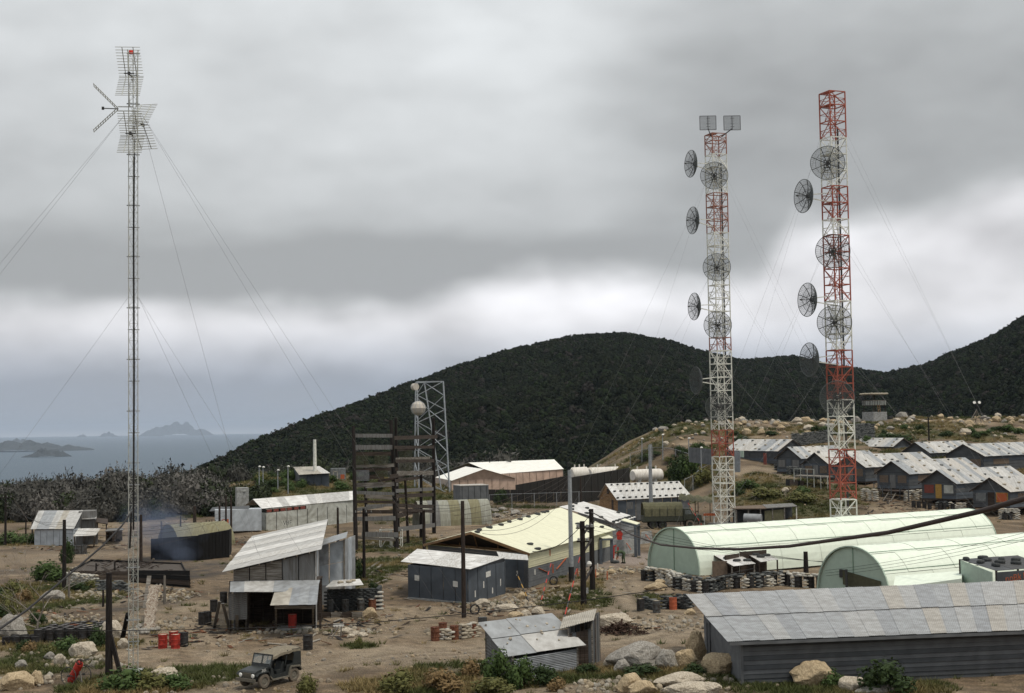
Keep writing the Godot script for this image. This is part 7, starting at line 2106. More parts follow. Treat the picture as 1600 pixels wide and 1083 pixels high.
func make_poles() -> void:
	var P := func(a: Vector3) -> float: return a.y
	var o := pole("utility_pole", "dark brown pole rising in front of the blue-grey annexe", -3.67, -101.10, 8.17, 0.16, "post_brown")
	o = pole("steel_pole", "tall pale steel pole with black foot beside the clapboard wall", 4.80, -122.90, 9.57, 0.20, "steel_pole")
	var g := Geo.new()
	g.tube(Vector3(0, -0.2, 0), Vector3(0, 1.3, 0), 0.235, -1.0, 12)
	part("tarred_foot", g, M.rubber_black, o)
	o = pole("steel_pole", "pale steel pole standing beside the canvas-covered truck", 18.02, -188.30, 10.65, 0.26, "steel_pole")
	g = Geo.new()
	g.box(Vector3(0.1, 10.65 - 0.1, 0), Vector3(0.35, 0.35, 0.35))
	part("cap", g, M.steel_pole, o)
	# transformer pair
	var a := gp(5.07, -107.20)
	var b := gp(6.26, -116.60)
	o = thing("transformer_poles", "pair of black poles joined by braces, with white insulators and round lamp", "pole", a)
	var e := b - a
	g = Geo.new()
	g.tube(Vector3(0, -0.4, 0), Vector3(0, 6.25, 0), 0.24, 0.19, 10)
	part("pole", g, M.post_dark, o)
	g = Geo.new()
	g.tube(e + Vector3(0, -0.4, 0), e + Vector3(0, 6.56, 0), 0.24, 0.19, 10)
	part("pole", g, M.post_dark, o)
	for h in [1.6, 3.9, 5.2]: bars("brace", o, [[Vector3(0, h, 0), e + Vector3(0, h + 0.2, 0)]], 0.14, "post_dark")
	for q in [[0.35, 5.9], [-0.35, 5.9], [0.35, 4.9], [-0.3, 4.9], [0.7, 5.9]]:
		g = Geo.new()
		g.lathe([Vector2(0.03, -0.1), Vector2(0.13, -0.06), Vector2(0.07, 0.0), Vector2(0.13, 0.06), Vector2(0.05, 0.12), Vector2(0, 0.14)], 10, Transform3D(Basis(), Vector3(q[0], q[1], 0.25)))
		part("insulator", g, M.concrete, o)
	bars("crossarm", o, [[Vector3(-0.5, 5.75, 0.2), Vector3(0.9, 5.75, 0.2)], [Vector3(-0.45, 4.75, 0.2), Vector3(0.5, 4.75, 0.2)]], 0.1, "post_dark")
	g = Geo.new()
	g.lathe([Vector2(0, -0.2), Vector2(0.14, -0.15), Vector2(0.2, 0), Vector2(0.14, 0.15), Vector2(0, 0.2)], 12, Transform3D())
	part("lamp_globe", g, M.white_paint, o, Transform3D(Basis(), Vector3(0.45, 3.1, 0.3)))
	bars("lamp_arm", o, [[Vector3(0, 3.1, 0), Vector3(0.45, 3.1, 0.3)]], 0.05, "steel_dark")
	g = Geo.new()
	g.box(Vector3(0.28, 1.1, 0.1), Vector3(0.18, 0.4, 0.15))
	part("meter_box", g, M.concrete, o)
	# left side
	o = pole("utility_pole", "stout black pole with a slanting brace at its foot, beside the slender mast", -22.37, -78.80, 5.69, 0.19, "post_dark")
	bars("brace", o, [[Vector3(0.75, -0.2, 0.1), Vector3(0.1, 2.3, 0.05)]], 0.2, "post_dark")
	pole("utility_pole", "black pole standing at the end of the brown plank enclosure", -38.89, -123.40, 5.94, 0.17, "post_dark")
	cross_pole("utility_pole", "dark pole with a crossarm on the grassy verge by the bay road", -61.51, -172.60, 6.11, "post_dark")
	for q in [[Vector2(-63.97, -187.00), 2.6], [Vector2(-62.69, -185.70), 2.6]]: pole("fence_post", "thin dark post beside the pale blue hut", q[0].x, q[0].y, q[1], 0.1, "post_dark", "posts by the pale blue hut")
	for q in [[Vector2(-38.34, -146.60), 4.4, 0.16], [Vector2(-38.11, -170.20), 3.8, 0.22], [Vector2(-35.85, -173.60), 3.6, 0.15], [Vector2(-35.86, -177.50), 4.8, 0.13], [Vector2(-36.03, -181.60), 4.7, 0.14], [Vector2(-40.44, -163.60), 2.6, 0.1], [Vector2(-38.58, -165.00), 3.0, 0.1]]:
		pole("scorched_post", "scorched dark post rising out of the burnt enclosure", q[0].x, q[0].y, q[1] + 0.6, q[2], "post_brown", "posts of the burnt enclosure")
	for q in [Vector2(-37.11, -171.90), Vector2(-36.70, -171.80), Vector2(-36.61, -172.80), Vector2(-36.20, -172.70)]: pole("thin_stake", "thin stake in the row behind the scorched wall", q.x, q.y, 2.6, 0.06, "post_brown", "stakes behind the scorched wall")
	for q in [[Vector2(-38.01, -129.80), 1.5], [Vector2(-36.41, -130.10), 1.7], [Vector2(-31.90, -110.80), 1.3]]: pole("fence_post", "short dark post at the sandbagged plank enclosure", q[0].x, q[0].y, q[1], 0.09, "post_dark", "posts at the plank enclosure")
	pole("timber_post", "pale squared post at the corner of the sandbagged enclosure", -36.51, -117.10, 2.3, 0.09, "post_grey")
	pole("timber_post", "pale squared post standing behind the mottled leaning slab", -27.22, -111.10, 2.2, 0.11, "post_grey")
	pole("timber_post", "short black post on the sandbag wall before the arched hut", 24.60, -121.20, 2.49, 0.22, "post_dark")
	pole("timber_post", "black post stump beside the side hood of the nearer arched hut", 33.41, -112.20, 2.46, 0.17, "post_dark")
	pole("timber_post", "dark post with a box in front of the nearer arched hut end", 25.83, -113.20, 2.07, 0.1, "post_dark")
	cross_pole("utility_pole", "black pole with a crossarm beside the workshop side room", -13.52, -128.00, 6.32, "post_dark")
	pole("utility_pole", "short dark pole near the long pale building", -20.91, -169.00, 4.15, 0.15, "post_brown")
	pole("utility_pole", "dark pole beside the black tarred wall", 10.30, -220.90, 5.55, 0.16, "post_brown")
	cross_pole("utility_pole", "dark pole with crossarm on the grassy slope below the ridge", 75.52, -258.90, 4.2, "post_dark")
	pole("leaning_post", "bleached leaning post beside the dark annexe roof", -9.61, -150.50, 3.0, 0.1, "post_brown", "", Vector3(0.1, 0, 0))
	lamp_post("first lamp post of the hillside fence, next to the white tank", 23.76, -263.60, 4.35)
	lamp_post("lamp post where the hillside fence bends up the slope", 27.09, -258.80, 4.52)
	lamp_post("lamp post at the corner of the grey yard wall", 30.56, -248.50, 4.98)
	lamp_post("lamp post below the grey yard wall, on the bank", 30.25, -230.10, 5.65)
	lamp_post("lamp post with round head near the long pale building", -43.67, -244.50, 5.13)
	lamp_post("second of the twin lamp posts near the long pale building", -42.97, -244.30, 5.01)
	lamp_post("slim lamp post on the flank of the green knoll", -38.94, -245.80, 4.71)
	lamp_post("shortest lamp post behind the twin lamp posts", -41.54, -250.90, 3.24)
	o = pole("steel_pole", "tall white pole standing on the green knoll", -35.73, -256.10, 8.10, 0.34, "tower_white")
	# fences
	fence("chain link fence before the black walls and the warehouses", [Vector2(-3.99, -229.60), Vector2(-0.39, -230.80), Vector2(3.24, -232.00), Vector2(6.92, -233.20), Vector2(10.62, -234.30), Vector2(14.54, -238.20)])
	fence("chain link fence climbing the hillside beside the white tank", [Vector2(21.62, -264.50), Vector2(23.66, -263.30), Vector2(25.45, -261.00), Vector2(27.09, -258.80), Vector2(28.95, -254.80), Vector2(30.56, -248.50)])
	fence("chain link fence slanting down the bank below the grey yard wall", [Vector2(26.92, -225.40), Vector2(28.47, -227.20), Vector2(30.21, -230.20), Vector2(32.10, -231.80)])
	# guy guards striped red and dark
	for q in [["striped guy guard beside the clapboard wall foot", gp(1.82, -107.60), Vector3(2.92, 2.17, -117.00)], ["striped guy guard near the transformer poles", gp(3.23, -98.40), Vector3(5.06, 3.12, -112.00)], ["striped guy guard leaning over the truck side", gp(23.94, -180.90), Vector3(22.24, 3.26, -183.00)]]:
		o = thing("guy_guard", q[0], "guy guard")
		for i in 10:
			g = Geo.new()
			g.tube(q[1].lerp(q[2], i / 10.0), q[1].lerp(q[2], (i + 1) / 10.0), 0.042, -1.0, 6)
			part("band", g, M.red_paint if i % 2 else M.steel_dark, o)
	o = thing("guy_guard", "yellow and black guy guard before the recess of the annexe", "guy guard")
	for i in 7:
		g = Geo.new()
		g.tube(gp(0.98, -110.10).lerp(Vector3(0.09, 1.59, -116.00), i / 7.0), gp(0.98, -110.10).lerp(Vector3(0.09, 1.59, -116.00), (i + 1) / 7.0), 0.05, -1.0, 6)
		part("band", g, M.ochre_paint if i % 2 else M.steel_dark, o)

func make_wires() -> void:
	var g := Geo.new()
	g.path([Vector3(6.25, 6.35, -117), Vector3(6.28, 6.6, -109), Vector3(6.57, 7.24, -80.9), Vector3(6.72, 7.9, -66), Vector3(6.85, 8.8, -53.6), Vector3(6.95, 9.55, -44.5), Vector3(7.03, 10.3, -36.7), Vector3(7.08, 10.85, -31.8), Vector3(7.12, 11.35, -27.3), Vector3(7.18, 12.06, -22.1), Vector3(7.2, 12.4, -19.9), Vector3(7.25, 12.9, -15), Vector3(7.3, 13.6, -6)], 0.042, 8)
	single("power_cable", g, M.cable_brown, "thick dark power cable strung from the transformer poles across the arched huts", "cable")
	g = Geo.new()
	g.path([Vector3(-24.73, 4.75, -64.00), Vector3(-18.44, 4.77, -63.00), Vector3(-14.06, 4.90, -62.00), Vector3(-9.78, 5.02, -61.50), Vector3(-5.62, 5.26, -61.00), Vector3(-2.89, 5.47, -61.00), Vector3(-0.17, 5.71, -61.00), Vector3(2.58, 5.92, -61.50), Vector3(5.38, 6.20, -62.00), Vector3(7.72, 6.50, -63.00), Vector3(10.88, 6.87, -65.00)], 0.018, 5)
	single("field_cable", g, M.rubber_black, "thin black cable strung low across the dirt yard before the annexe", "cable")
	var top := Vector3(4.69, 9.40, -123.00)
	for i in 7:
		var e := Vector3(-3.49, 7.42, -101.50) + Vector3(0.4 * (i - 3), -0.25 * i, 0.1 * i)
		wire("overhead_wire", "thin dark wire strung from the pale steel pole over the yellow roof", top + Vector3(0, -0.3 * i, 0), e, 0.5 + 0.12 * i, 0.014, M.cable_brown, "wires over the yellow roof")
	wire("overhead_wire", "dark wire looping from the transformer poles to the clapboard wall", Vector3(5.87, 6.35, -112.00), Vector3(1.45, 3.01, -119.00), 0.8, 0.03, M.rubber_black)
	for i in 4:
		wire("overhead_wire", "thin wire strung low past the end of the long arched hut", Vector3(6.31, 5.95, -116.50) + Vector3(0, -0.35 * i, 0), Vector3(30.76, 1.79, -112.00) + Vector3(0, 0.15 * i, 0), 0.7, 0.012, M.rubber_black, "wires past the arched huts")
	for i in 3:
		wire("overhead_wire", "thin wire strung between the poles along the bay road", Vector3(-60.61, 5.81, -170.00) + Vector3(0.5 * i - 0.5, 0, 0), Vector3(-38.46, 5.84, -122.00) + Vector3(0, -0.2 * i, 0), 1.0, 0.014, M.rubber_black, "wires along the bay road")
		wire("overhead_wire", "thin wire strung from the enclosure pole toward the workshop hut", Vector3(-38.46, 5.51, -122.00) + Vector3(0, -0.3 * i, 0), Vector3(-30.36, 4.89, -150.00) + Vector3(0, -0.4 * i, 0), 0.8, 0.012, M.rubber_black, "wires to the workshop")
		wire("overhead_wire", "thin wire strung from the timber frame to the dark annexe pole", Vector3(-13.72, 6.90, -160.00) + Vector3(0, -0.5 * i, 0), Vector3(-3.61, 7.99, -101.00) + Vector3(0, -0.15 * i, 0), 0.8, 0.012, M.rubber_black, "wires to the annexe pole")
	for i in 3: wire("overhead_wire", "thin dark line stretched along the flank of the nearer arched hut", Vector3(23.59, 1.72, -109.00) + Vector3(0, 0.2 * i, 0), Vector3(33.64, 6.16, -90.00) + Vector3(0, 0.25 * i, 0), 0.3, 0.011, M.rubber_black, "lines over the nearer arched hut")
	for q in [[26.2, 46, -184.4, 3.2, -176.4], [26.2, 33, -184.4, 4.9, -177.0], [26.2, 20, -184.4, 6.6, -177.7], [28.2, 46, -184.4, 44.2, -161.4], [28.2, 33, -184.4, 43.0, -163.1], [28.2, 20, -184.4, 41.8, -164.8], [28.2, 46, -186.4, 51.2, -203.4], [28.2, 33, -186.4, 49.5, -202.1], [28.2, 20, -186.4, 47.8, -200.9], [26.2, 46, -186.4, 12.2, -209.4], [26.2, 33, -186.4, 13.3, -207.7], [26.2, 20, -186.4, 14.3, -206.0]]: wire("guy_wire", "steel guy wire of the painted tower topped by flat panels", Vector3(q[0], q[1], q[2]), gp(q[3], q[4]), 0.3, 0.0075, M.wire_grey, "guys of the tower topped by flat panels", "guy wire")
	for q in [[33.2, 44, -147.4, 14.4, -140.5], [33.2, 32, -147.4, 15.7, -141.0], [33.2, 20, -147.4, 17.0, -141.5], [33.2, 44, -149.4, 22.3, -172.1], [33.2, 32, -149.4, 23.1, -170.6], [33.2, 20, -149.4, 23.9, -169.0], [35.2, 44, -149.4, 58.9, -158.3], [35.2, 32, -149.4, 57.3, -157.6], [35.2, 20, -149.4, 55.6, -157.0], [35.2, 44, -147.4, 48.0, -126.6], [35.2, 32, -147.4, 47.1, -128.1], [35.2, 20, -147.4, 46.2, -129.5]]: wire("guy_wire", "steel guy wire of the painted tower between the arched huts", Vector3(q[0], q[1], q[2]), gp(q[3], q[4]), 0.3, 0.0075, M.wire_grey, "guys of the tower between the arched huts", "guy wire")

# ---------------------------------------------------------------- vehicles
func wheel(o: Node3D, at: Vector3, r: float, w: float, tyre: String, rim: String) -> void:
	var n := Node3D.new()
	n.name = "wheel"
	o.add_child(n, true)
	n.position = at
	var g := Geo.new()
	var t := Transform3D(Basis(Vector3.RIGHT, PI / 2), Vector3.ZERO)
	g.lathe([Vector2(r * 0.58, -w / 2), Vector2(r * 0.9, -w / 2), Vector2(r * 0.98, -w * 0.32), Vector2(r, 0), Vector2(r * 0.98, w * 0.32), Vector2(r * 0.9, w / 2), Vector2(r * 0.58, w / 2)], 26, t)
	part("tyre", g, M[tyre], n)
	g = Geo.new()
	g.lathe([Vector2(0, -w * 0.22), Vector2(r * 0.25, -w * 0.3), Vector2(r * 0.5, -w * 0.2), Vector2(r * 0.6, -w * 0.46)], 20, t)
	g.lathe([Vector2(r * 0.6, w * 0.46), Vector2(r * 0.5, w * 0.2), Vector2(r * 0.25, w * 0.3), Vector2(0, w * 0.22)], 20, t)
	part("rim", g, M[rim], n)

func plate(called: String, o: Node3D, side: Array, z0: float, z1: float, m: String) -> MeshInstance3D:   # a side outline (x, y) drawn out across the width
	var g := Geo.new()
	var pts := PackedVector2Array()
	for q in side: pts.append(Vector2(q[0], q[1]))
	var ind := Geometry2D.triangulate_polygon(pts)
	for i in range(0, ind.size(), 3):
		for z in [z0, z1]:
			var a := Vector3(pts[ind[i]].x, pts[ind[i]].y, z)
			var b := Vector3(pts[ind[i + 1]].x, pts[ind[i + 1]].y, z)
			var c := Vector3(pts[ind[i + 2]].x, pts[ind[i + 2]].y, z)
			var n := Vector3(0, 0, signf(z - (z0 + z1) * 0.5))
			g.tris(a, b, c, n, n, n)
	var mid := Vector2.ZERO
	for p in pts: mid += p / pts.size()
	var cw := Geometry2D.is_polygon_clockwise(pts)
	for i in pts.size():
		var p := pts[i]
		var q := pts[(i + 1) % pts.size()]
		var d := (q - p).normalized()
		var n := Vector3(d.y, -d.x, 0) * (-1.0 if cw else 1.0)
		g.tris(Vector3(p.x, p.y, z0), Vector3(q.x, q.y, z0), Vector3(q.x, q.y, z1), n, n, n)
		g.tris(Vector3(p.x, p.y, z0), Vector3(q.x, q.y, z1), Vector3(p.x, p.y, z1), n, n, n)
	return part(called, g, M[m], o)

func jeep() -> void:
	var f := gp(-13.84, -74.60)
	var r := gp(-12.23, -76.80)
	var turn := atan2(-(f.z - r.z), f.x - r.x)
	var o := thing("jeep", "dusty dark green open jeep with tan canvas top parked on the dirt track", "jeep", (f + r) * 0.5 + Vector3(-0.1, 0.0, -0.65), turn)
	o.rotation.z = -0.015
	for x in [-1.09, 1.07]:
		for z in [-0.67, 0.67]: wheel(o, Vector3(x, 0.38, z), 0.385, 0.19, "tyre_dusty", "jeep_dust")
	# body tub and sides
	plate("floor", o, [[-1.5, 0.45], [1.2, 0.45], [1.2, 0.55], [-1.5, 0.55]], -0.6, 0.6, "jeep_paint")
	for s in [-1, 1]:
		plate("side_panel", o, [[-1.62, 0.55], [-1.62, 0.98], [-0.55, 0.98], [-0.45, 0.62], [0.35, 0.55], [0.48, 0.98], [0.62, 0.98], [0.62, 0.42], [-0.62, 0.36], [-0.72, 0.80], [-0.85, 0.86], [-1.35, 0.86], [-1.52, 0.55]], s * 0.70, s * 0.74, "jeep_paint")
		plate("rear_fender", o, [[-1.64, 0.60], [-1.50, 0.84], [-0.82, 0.90], [-0.62, 0.40], [0.50, 0.40], [0.72, 0.62], [0.72, 0.56], [0.54, 0.33], [-0.66, 0.33], [-0.84, 0.82], [-1.46, 0.76], [-1.60, 0.56]], s * 0.62, s * 0.82, "jeep_dust")
		plate("front_fender", o, [[0.66, 0.58], [0.78, 0.86], [1.50, 0.84], [1.62, 0.72], [1.62, 0.68], [1.46, 0.80], [0.82, 0.81], [0.72, 0.58]], s * 0.50, s * 0.80, "jeep_paint")
		var g := Geo.new()
		g.lathe([Vector2(0, -0.02), Vector2(0.10, 0.0), Vector2(0.115, 0.05), Vector2(0.09, 0.07), Vector2(0, 0.085)], 14, Transform3D(Basis(Vector3.FORWARD, PI / 2), Vector3(1.60, 0.70, s * 0.46)))
		part("headlight", g, M.lamp_glass, o)
		bars("canvas_bow", o, [[Vector3(-0.45, 0.95, s * 0.7), Vector3(-0.72, 1.72, s * 0.66)]], 0.045, "jeep_paint")
		plate("seat", o, [[-0.45, 0.55], [0.05, 0.55], [0.05, 0.75], [-0.25, 0.78], [-0.38, 1.15], [-0.5, 1.15]], s * 0.12, s * 0.58, "jeep_paint")
	plate("hood", o, [[0.62, 0.55], [0.62, 1.02], [1.0, 1.01], [1.50, 0.93], [1.60, 0.86], [1.62, 0.50], [1.3, 0.45]], -0.60, 0.60, "jeep_paint")
	for i in 9: bars("grille_bar", o, [[Vector3(1.625, 0.56, -0.28 + i * 0.07), Vector3(1.625, 0.84, -0.28 + i * 0.07)]], 0.03, "jeep_dust")
	bars("bumper", o, [[Vector3(1.72, 0.48, -0.72), Vector3(1.72, 0.48, 0.72)]], 0.06, "jeep_dust", 0.16)
	bars("chassis_rail", o, [[Vector3(-1.5, 0.40, -0.35), Vector3(1.68, 0.40, -0.35)], [Vector3(-1.5, 0.40, 0.35), Vector3(1.68, 0.40, 0.35)]], 0.1, "jeep_paint")
	bars("axle", o, [[Vector3(-1.09, 0.36, -0.6), Vector3(-1.09, 0.36, 0.6)], [Vector3(1.07, 0.36, -0.6), Vector3(1.07, 0.36, 0.6)]], 0.09, "jeep_paint")
	var ws := Node3D.new()
	ws.name = "windscreen"
	o.add_child(ws)
	bars("frame", ws, [[Vector3(0.60, 0.98, -0.70), Vector3(0.42, 1.62, -0.68)], [Vector3(0.60, 0.98, 0.70), Vector3(0.42, 1.62, 0.68)], [Vector3(0.42, 1.62, -0.70), Vector3(0.42, 1.62, 0.70)], [Vector3(0.60, 1.00, -0.70), Vector3(0.60, 1.00, 0.70)], [Vector3(0.555, 1.14, -0.7), Vector3(0.555, 1.14, 0.7)], [Vector3(0.6, 1.0, 0), Vector3(0.42, 1.62, 0)]], 0.055, "jeep_paint")
	slab_part("lower_panel", ws, Vector3(0.60, 1.0, -0.68), Vector3(0.60, 1.0, 0.68), Vector3(0.56, 1.14, 0.68), Vector3(0.56, 1.14, -0.68), 0.02, "jeep_paint")
	for s in [-1, 1]: slab_part("pane", ws, Vector3(0.555, 1.16, s * 0.03), Vector3(0.555, 1.16, s * 0.66), Vector3(0.43, 1.60, s * 0.65), Vector3(0.43, 1.60, s * 0.03), 0.012, "glass")
	# canvas top: a sagging sheet, bellied sides, rear curtain
	var g := Geo.new()
	var top := func(u: float, w: float) -> Vector3:
		var x := lerpf(0.45, -1.62, u)
		return Vector3(x, 1.63 + 0.17 * sin(minf(u * 1.25, 1.0) * PI * 0.5) - 0.05 * absf(w) * absf(w) * 2.0 - 0.02 * sin(u * 14.0), w * 0.72)
	for i in 14:
		for j in 8:
			g.quad(top.call(i / 14.0, j / 4.0 - 1.0), top.call((i + 1) / 14.0, j / 4.0 - 1.0), top.call((i + 1) / 14.0, (j + 1) / 4.0 - 1.0), top.call(i / 14.0, (j + 1) / 4.0 - 1.0), Vector3(-0.5, 0, 0))
	for s in [-1.0, 1.0]:
		for i in 14:
			var a: Vector3 = top.call(i / 14.0, s)
			var b: Vector3 = top.call((i + 1) / 14.0, s)
			g.quad(a, b, b + Vector3(0, -0.13 - 0.02 * sin(i * 2.0), s * 0.01), a + Vector3(0, -0.13 - 0.02 * sin(i * 2.0 - 2.0), s * 0.01), Vector3(-0.5, 1, 0))
	part("canvas_top", g, M.jeep_canvas, o)
	for s in [-1, 1]: plate("side_curtain", o, [[-1.64, 0.98], [-1.64, 1.72], [-1.0, 1.74], [-1.12, 1.4], [-1.0, 0.98]], s * 0.70, s * 0.72, "jeep_paint")
	plate("rear_curtain", o, [[-1.66, 0.98], [-1.66, 1.74], [-1.63, 1.74], [-1.63, 0.98]], -0.7, 0.7, "jeep_canvas")
	plate("tailgate", o, [[-1.66, 0.50], [-1.66, 0.98], [-1.62, 0.98], [-1.62, 0.50]], -0.7, 0.7, "jeep_paint")
	g = Geo.new()
	for i in 16: g.tube(Vector3(0.22 + 0.05 * sin(TAU * i / 16.0), 1.08 + 0.19 * sin(TAU * i / 16.0), -0.32 + 0.19 * cos(TAU * i / 16.0)), Vector3(0.22 + 0.05 * sin(TAU * (i + 1) / 16.0), 1.08 + 0.19 * sin(TAU * (i + 1) / 16.0), -0.32 + 0.19 * cos(TAU * (i + 1) / 16.0)), 0.016, -1.0, 5, false)
	part("steering_wheel", g, M.rubber_black, o)
	for s in [-1, 1]: lettering(o, "2US", 0.13, M.white_paint, Transform3D(Basis(Vector3.UP, 0.0 if s > 0 else PI), Vector3(0.98, 0.91, s * 0.605)))

func truck() -> void:
	var o := thing("cargo_truck", "olive cargo truck with a long canvas-covered bed beside the timber cabin", "truck", gp(20.48, -184.70), 0.06)
	for x in [-2.7, -1.5, 2.0]:
		for z in [-0.95, 0.95]: wheel(o, Vector3(x, 0.52, z), 0.54, 0.3, "tyre_black" if x < 0 else "tyre_dusty", "olive_paint")
	plate("bed", o, [[-4.0, 0.95], [1.1, 0.95], [1.1, 1.6], [-4.0, 1.6]], -1.2, 1.2, "olive_paint")
	var g := Geo.new()
	for i in 12:
		for j in 10:
			var q := func(a: int, b: int) -> Vector3:
				var u := PI * b / 10.0
				return Vector3(-4.0 + 5.1 * a / 12.0, 1.6 + 1.75 * pow(sin(u), 0.55) + 0.03 * sin(a * 2.6), cos(u) * 1.22)
			g.quad(q.call(i, j), q.call(i + 1, j), q.call(i + 1, j + 1), q.call(i, j + 1), Vector3(-1.5, 1.6, 0))
	part("canvas_cover", g, M.olive_canvas, o)
	for i in 6: bars("canvas_tie", o, [[Vector3(-3.9 + i, 1.6, 1.25), Vector3(-3.9 + i, 2.7, 1.24)]], 0.05, "olive_paint")
	plate("cab", o, [[1.2, 0.9], [1.2, 2.5], [2.1, 2.5], [2.45, 1.8], [2.45, 0.9]], -1.0, 1.0, "olive_paint")
	plate("cab_window", o, [[1.4, 1.75], [1.4, 2.35], [2.05, 2.35], [2.3, 1.8]], 1.0, 1.02, "glass")
	plate("hood", o, [[2.45, 0.9], [2.45, 1.75], [3.6, 1.6], [3.7, 0.9]], -0.6, 0.6, "olive_paint")
	for s in [-1, 1]: plate("fender", o, [[1.3, 0.95], [1.5, 1.2], [2.6, 1.2], [2.8, 0.95], [2.7, 0.95], [2.5, 1.12], [1.6, 1.12]], s * 0.75, s * 1.15, "olive_paint")
	bars("bumper", o, [[Vector3(3.8, 0.8, -1.1), Vector3(3.8, 0.8, 1.1)]], 0.12, "olive_paint", 0.25)
	bars("chassis_rail", o, [[Vector3(-4.0, 0.85, 0.5), Vector3(3.8, 0.85, 0.5)], [Vector3(-4.0, 0.85, -0.5), Vector3(3.8, 0.85, -0.5)]], 0.16, "olive_paint")
	o = thing("camouflage_awning", "olive net awning stretched on poles beside the truck cab", "awning")
	g = Geo.new()
	var a := Vector3(21.59, 3.41, -188.00)
	var b := Vector3(26.16, 2.98, -187.00)
	for i in 16:
		for j in 6:
			var q := func(u: int, w: int) -> Vector3: return a.lerp(b, u / 16.0) + Vector3(0.3 * w * 0.3, 0.25 * sin(u * 1.7 + w) * 0.5 + 0.1 * w, -0.55 * w)
			g.quad(q.call(i, j), q.call(i + 1, j), q.call(i + 1, j + 1), q.call(i, j + 1), Vector3(0, -100, 0))
	part("net", g, M.olive_canvas, o)
	for u in [0.05, 0.55, 0.97]:
		var e := a.lerp(b, u)
		bars("pole", o, [[Vector3(e.x, -0.2, e.z), e]], 0.09, "post_brown")
		bars("pole", o, [[Vector3(e.x, 0, e.z - 3), e + Vector3(0, 0.5, -3)]], 0.09, "post_brown")
	o = thing("orange_barrier", "small orange and white barrier beyond the truck cab", "barrier", gp(25.26, -185.80))
	bars("leg", o, [[Vector3(-0.6, -0.1, 0), Vector3(-0.6, 1.5, 0)], [Vector3(0.7, -0.1, 0), Vector3(0.7, 1.5, 0)]], 0.12, "white_paint")
	bars("rail", o, [[Vector3(-0.7, 1.3, 0.08), Vector3(0.8, 1.3, 0.08)]], 0.08, "orange_paint", 0.3)
	o = thing("red_hydrant", "small red hydrant on the kerb behind the white-roofed wing", "hydrant", gp(17.62, -200.90))
	g = Geo.new()
	g.lathe([Vector2(0.2, -0.1), Vector2(0.17, 0.1), Vector2(0.14, 0.9), Vector2(0.2, 1.0), Vector2(0.15, 1.2), Vector2(0, 1.3)], 12, Transform3D())
	g.tube(Vector3(-0.3, 0.75, 0), Vector3(0.3, 0.75, 0), 0.09, -1.0, 8)
	part("body", g, M.red_paint, o)

func fire_cart() -> void:
	var o := thing("wheeled_extinguisher", "red wheeled fire extinguisher tilted back on two spoked wheels among the stones", "extinguisher", gp(-23.60, -77.00), -0.35)
	var g := Geo.new()
	g.lathe([Vector2(0, 0), Vector2(0.16, 0.03), Vector2(0.215, 0.15), Vector2(0.215, 1.15), Vector2(0.15, 1.30), Vector2(0.06, 1.36), Vector2(0.06, 1.45), Vector2(0, 1.45)], 20, Transform3D(Basis(Vector3.FORWARD, 0.55), Vector3(-0.42, 0.06, 0)))
	part("cylinder", g, M.red_paint, o)
	for z in [-0.38, 0.38]:
		var n := Node3D.new()
		n.name = "wheel"
		o.add_child(n, true)
		n.position = Vector3(0.18 if z < 0 else -0.22, 0.47, z)
		g = Geo.new()
		for i in 26: g.tube(Vector3(cos(TAU * i / 26) * 0.47, sin(TAU * i / 26) * 0.47, 0), Vector3(cos(TAU * (i + 1) / 26) * 0.47, sin(TAU * (i + 1) / 26) * 0.47, 0), 0.026, -1.0, 5, false)
		part("rim", g, M.steel_dark, n)
		g = Geo.new()
		for i in 10: g.tube(Vector3.ZERO, Vector3(cos(TAU * i / 10) * 0.46, sin(TAU * i / 10) * 0.46, 0), 0.010, -1.0, 4, false)
		g.tube(Vector3(0, 0, -0.06), Vector3(0, 0, 0.06), 0.05, -1.0, 8)
		part("spokes", g, M.steel_dark, n)
	bars("axle", o, [[Vector3(0.18, 0.47, -0.38), Vector3(-0.22, 0.47, 0.38)]], 0.05, "steel_dark")
	bars("handle", o, [[Vector3(0.35, 1.3, -0.2), Vector3(0.75, 1.32, -0.2)], [Vector3(0.35, 1.3, 0.2), Vector3(0.75, 1.32, 0.2)], [Vector3(0.75, 1.32, -0.2), Vector3(0.75, 1.32, 0.2)]], 0.035, "steel_dark")
	bars("prop_leg", o, [[Vector3(0.45, 0.0, 0.1), Vector3(0.3, 0.7, 0.1)]], 0.07, "post_grey")
	g = Geo.new()
	for i in 20:
		var a := i * 0.7
		g.tube(Vector3(0.36 + cos(a) * 0.16, 1.22 + sin(a) * 0.13, 0.1 + i * 0.012), Vector3(0.36 + cos(a + 0.7) * 0.16, 1.22 + sin(a + 0.7) * 0.13, 0.112 + i * 0.012), 0.022, -1.0, 5, false)
	part("hose", g, M.rubber_black, o)

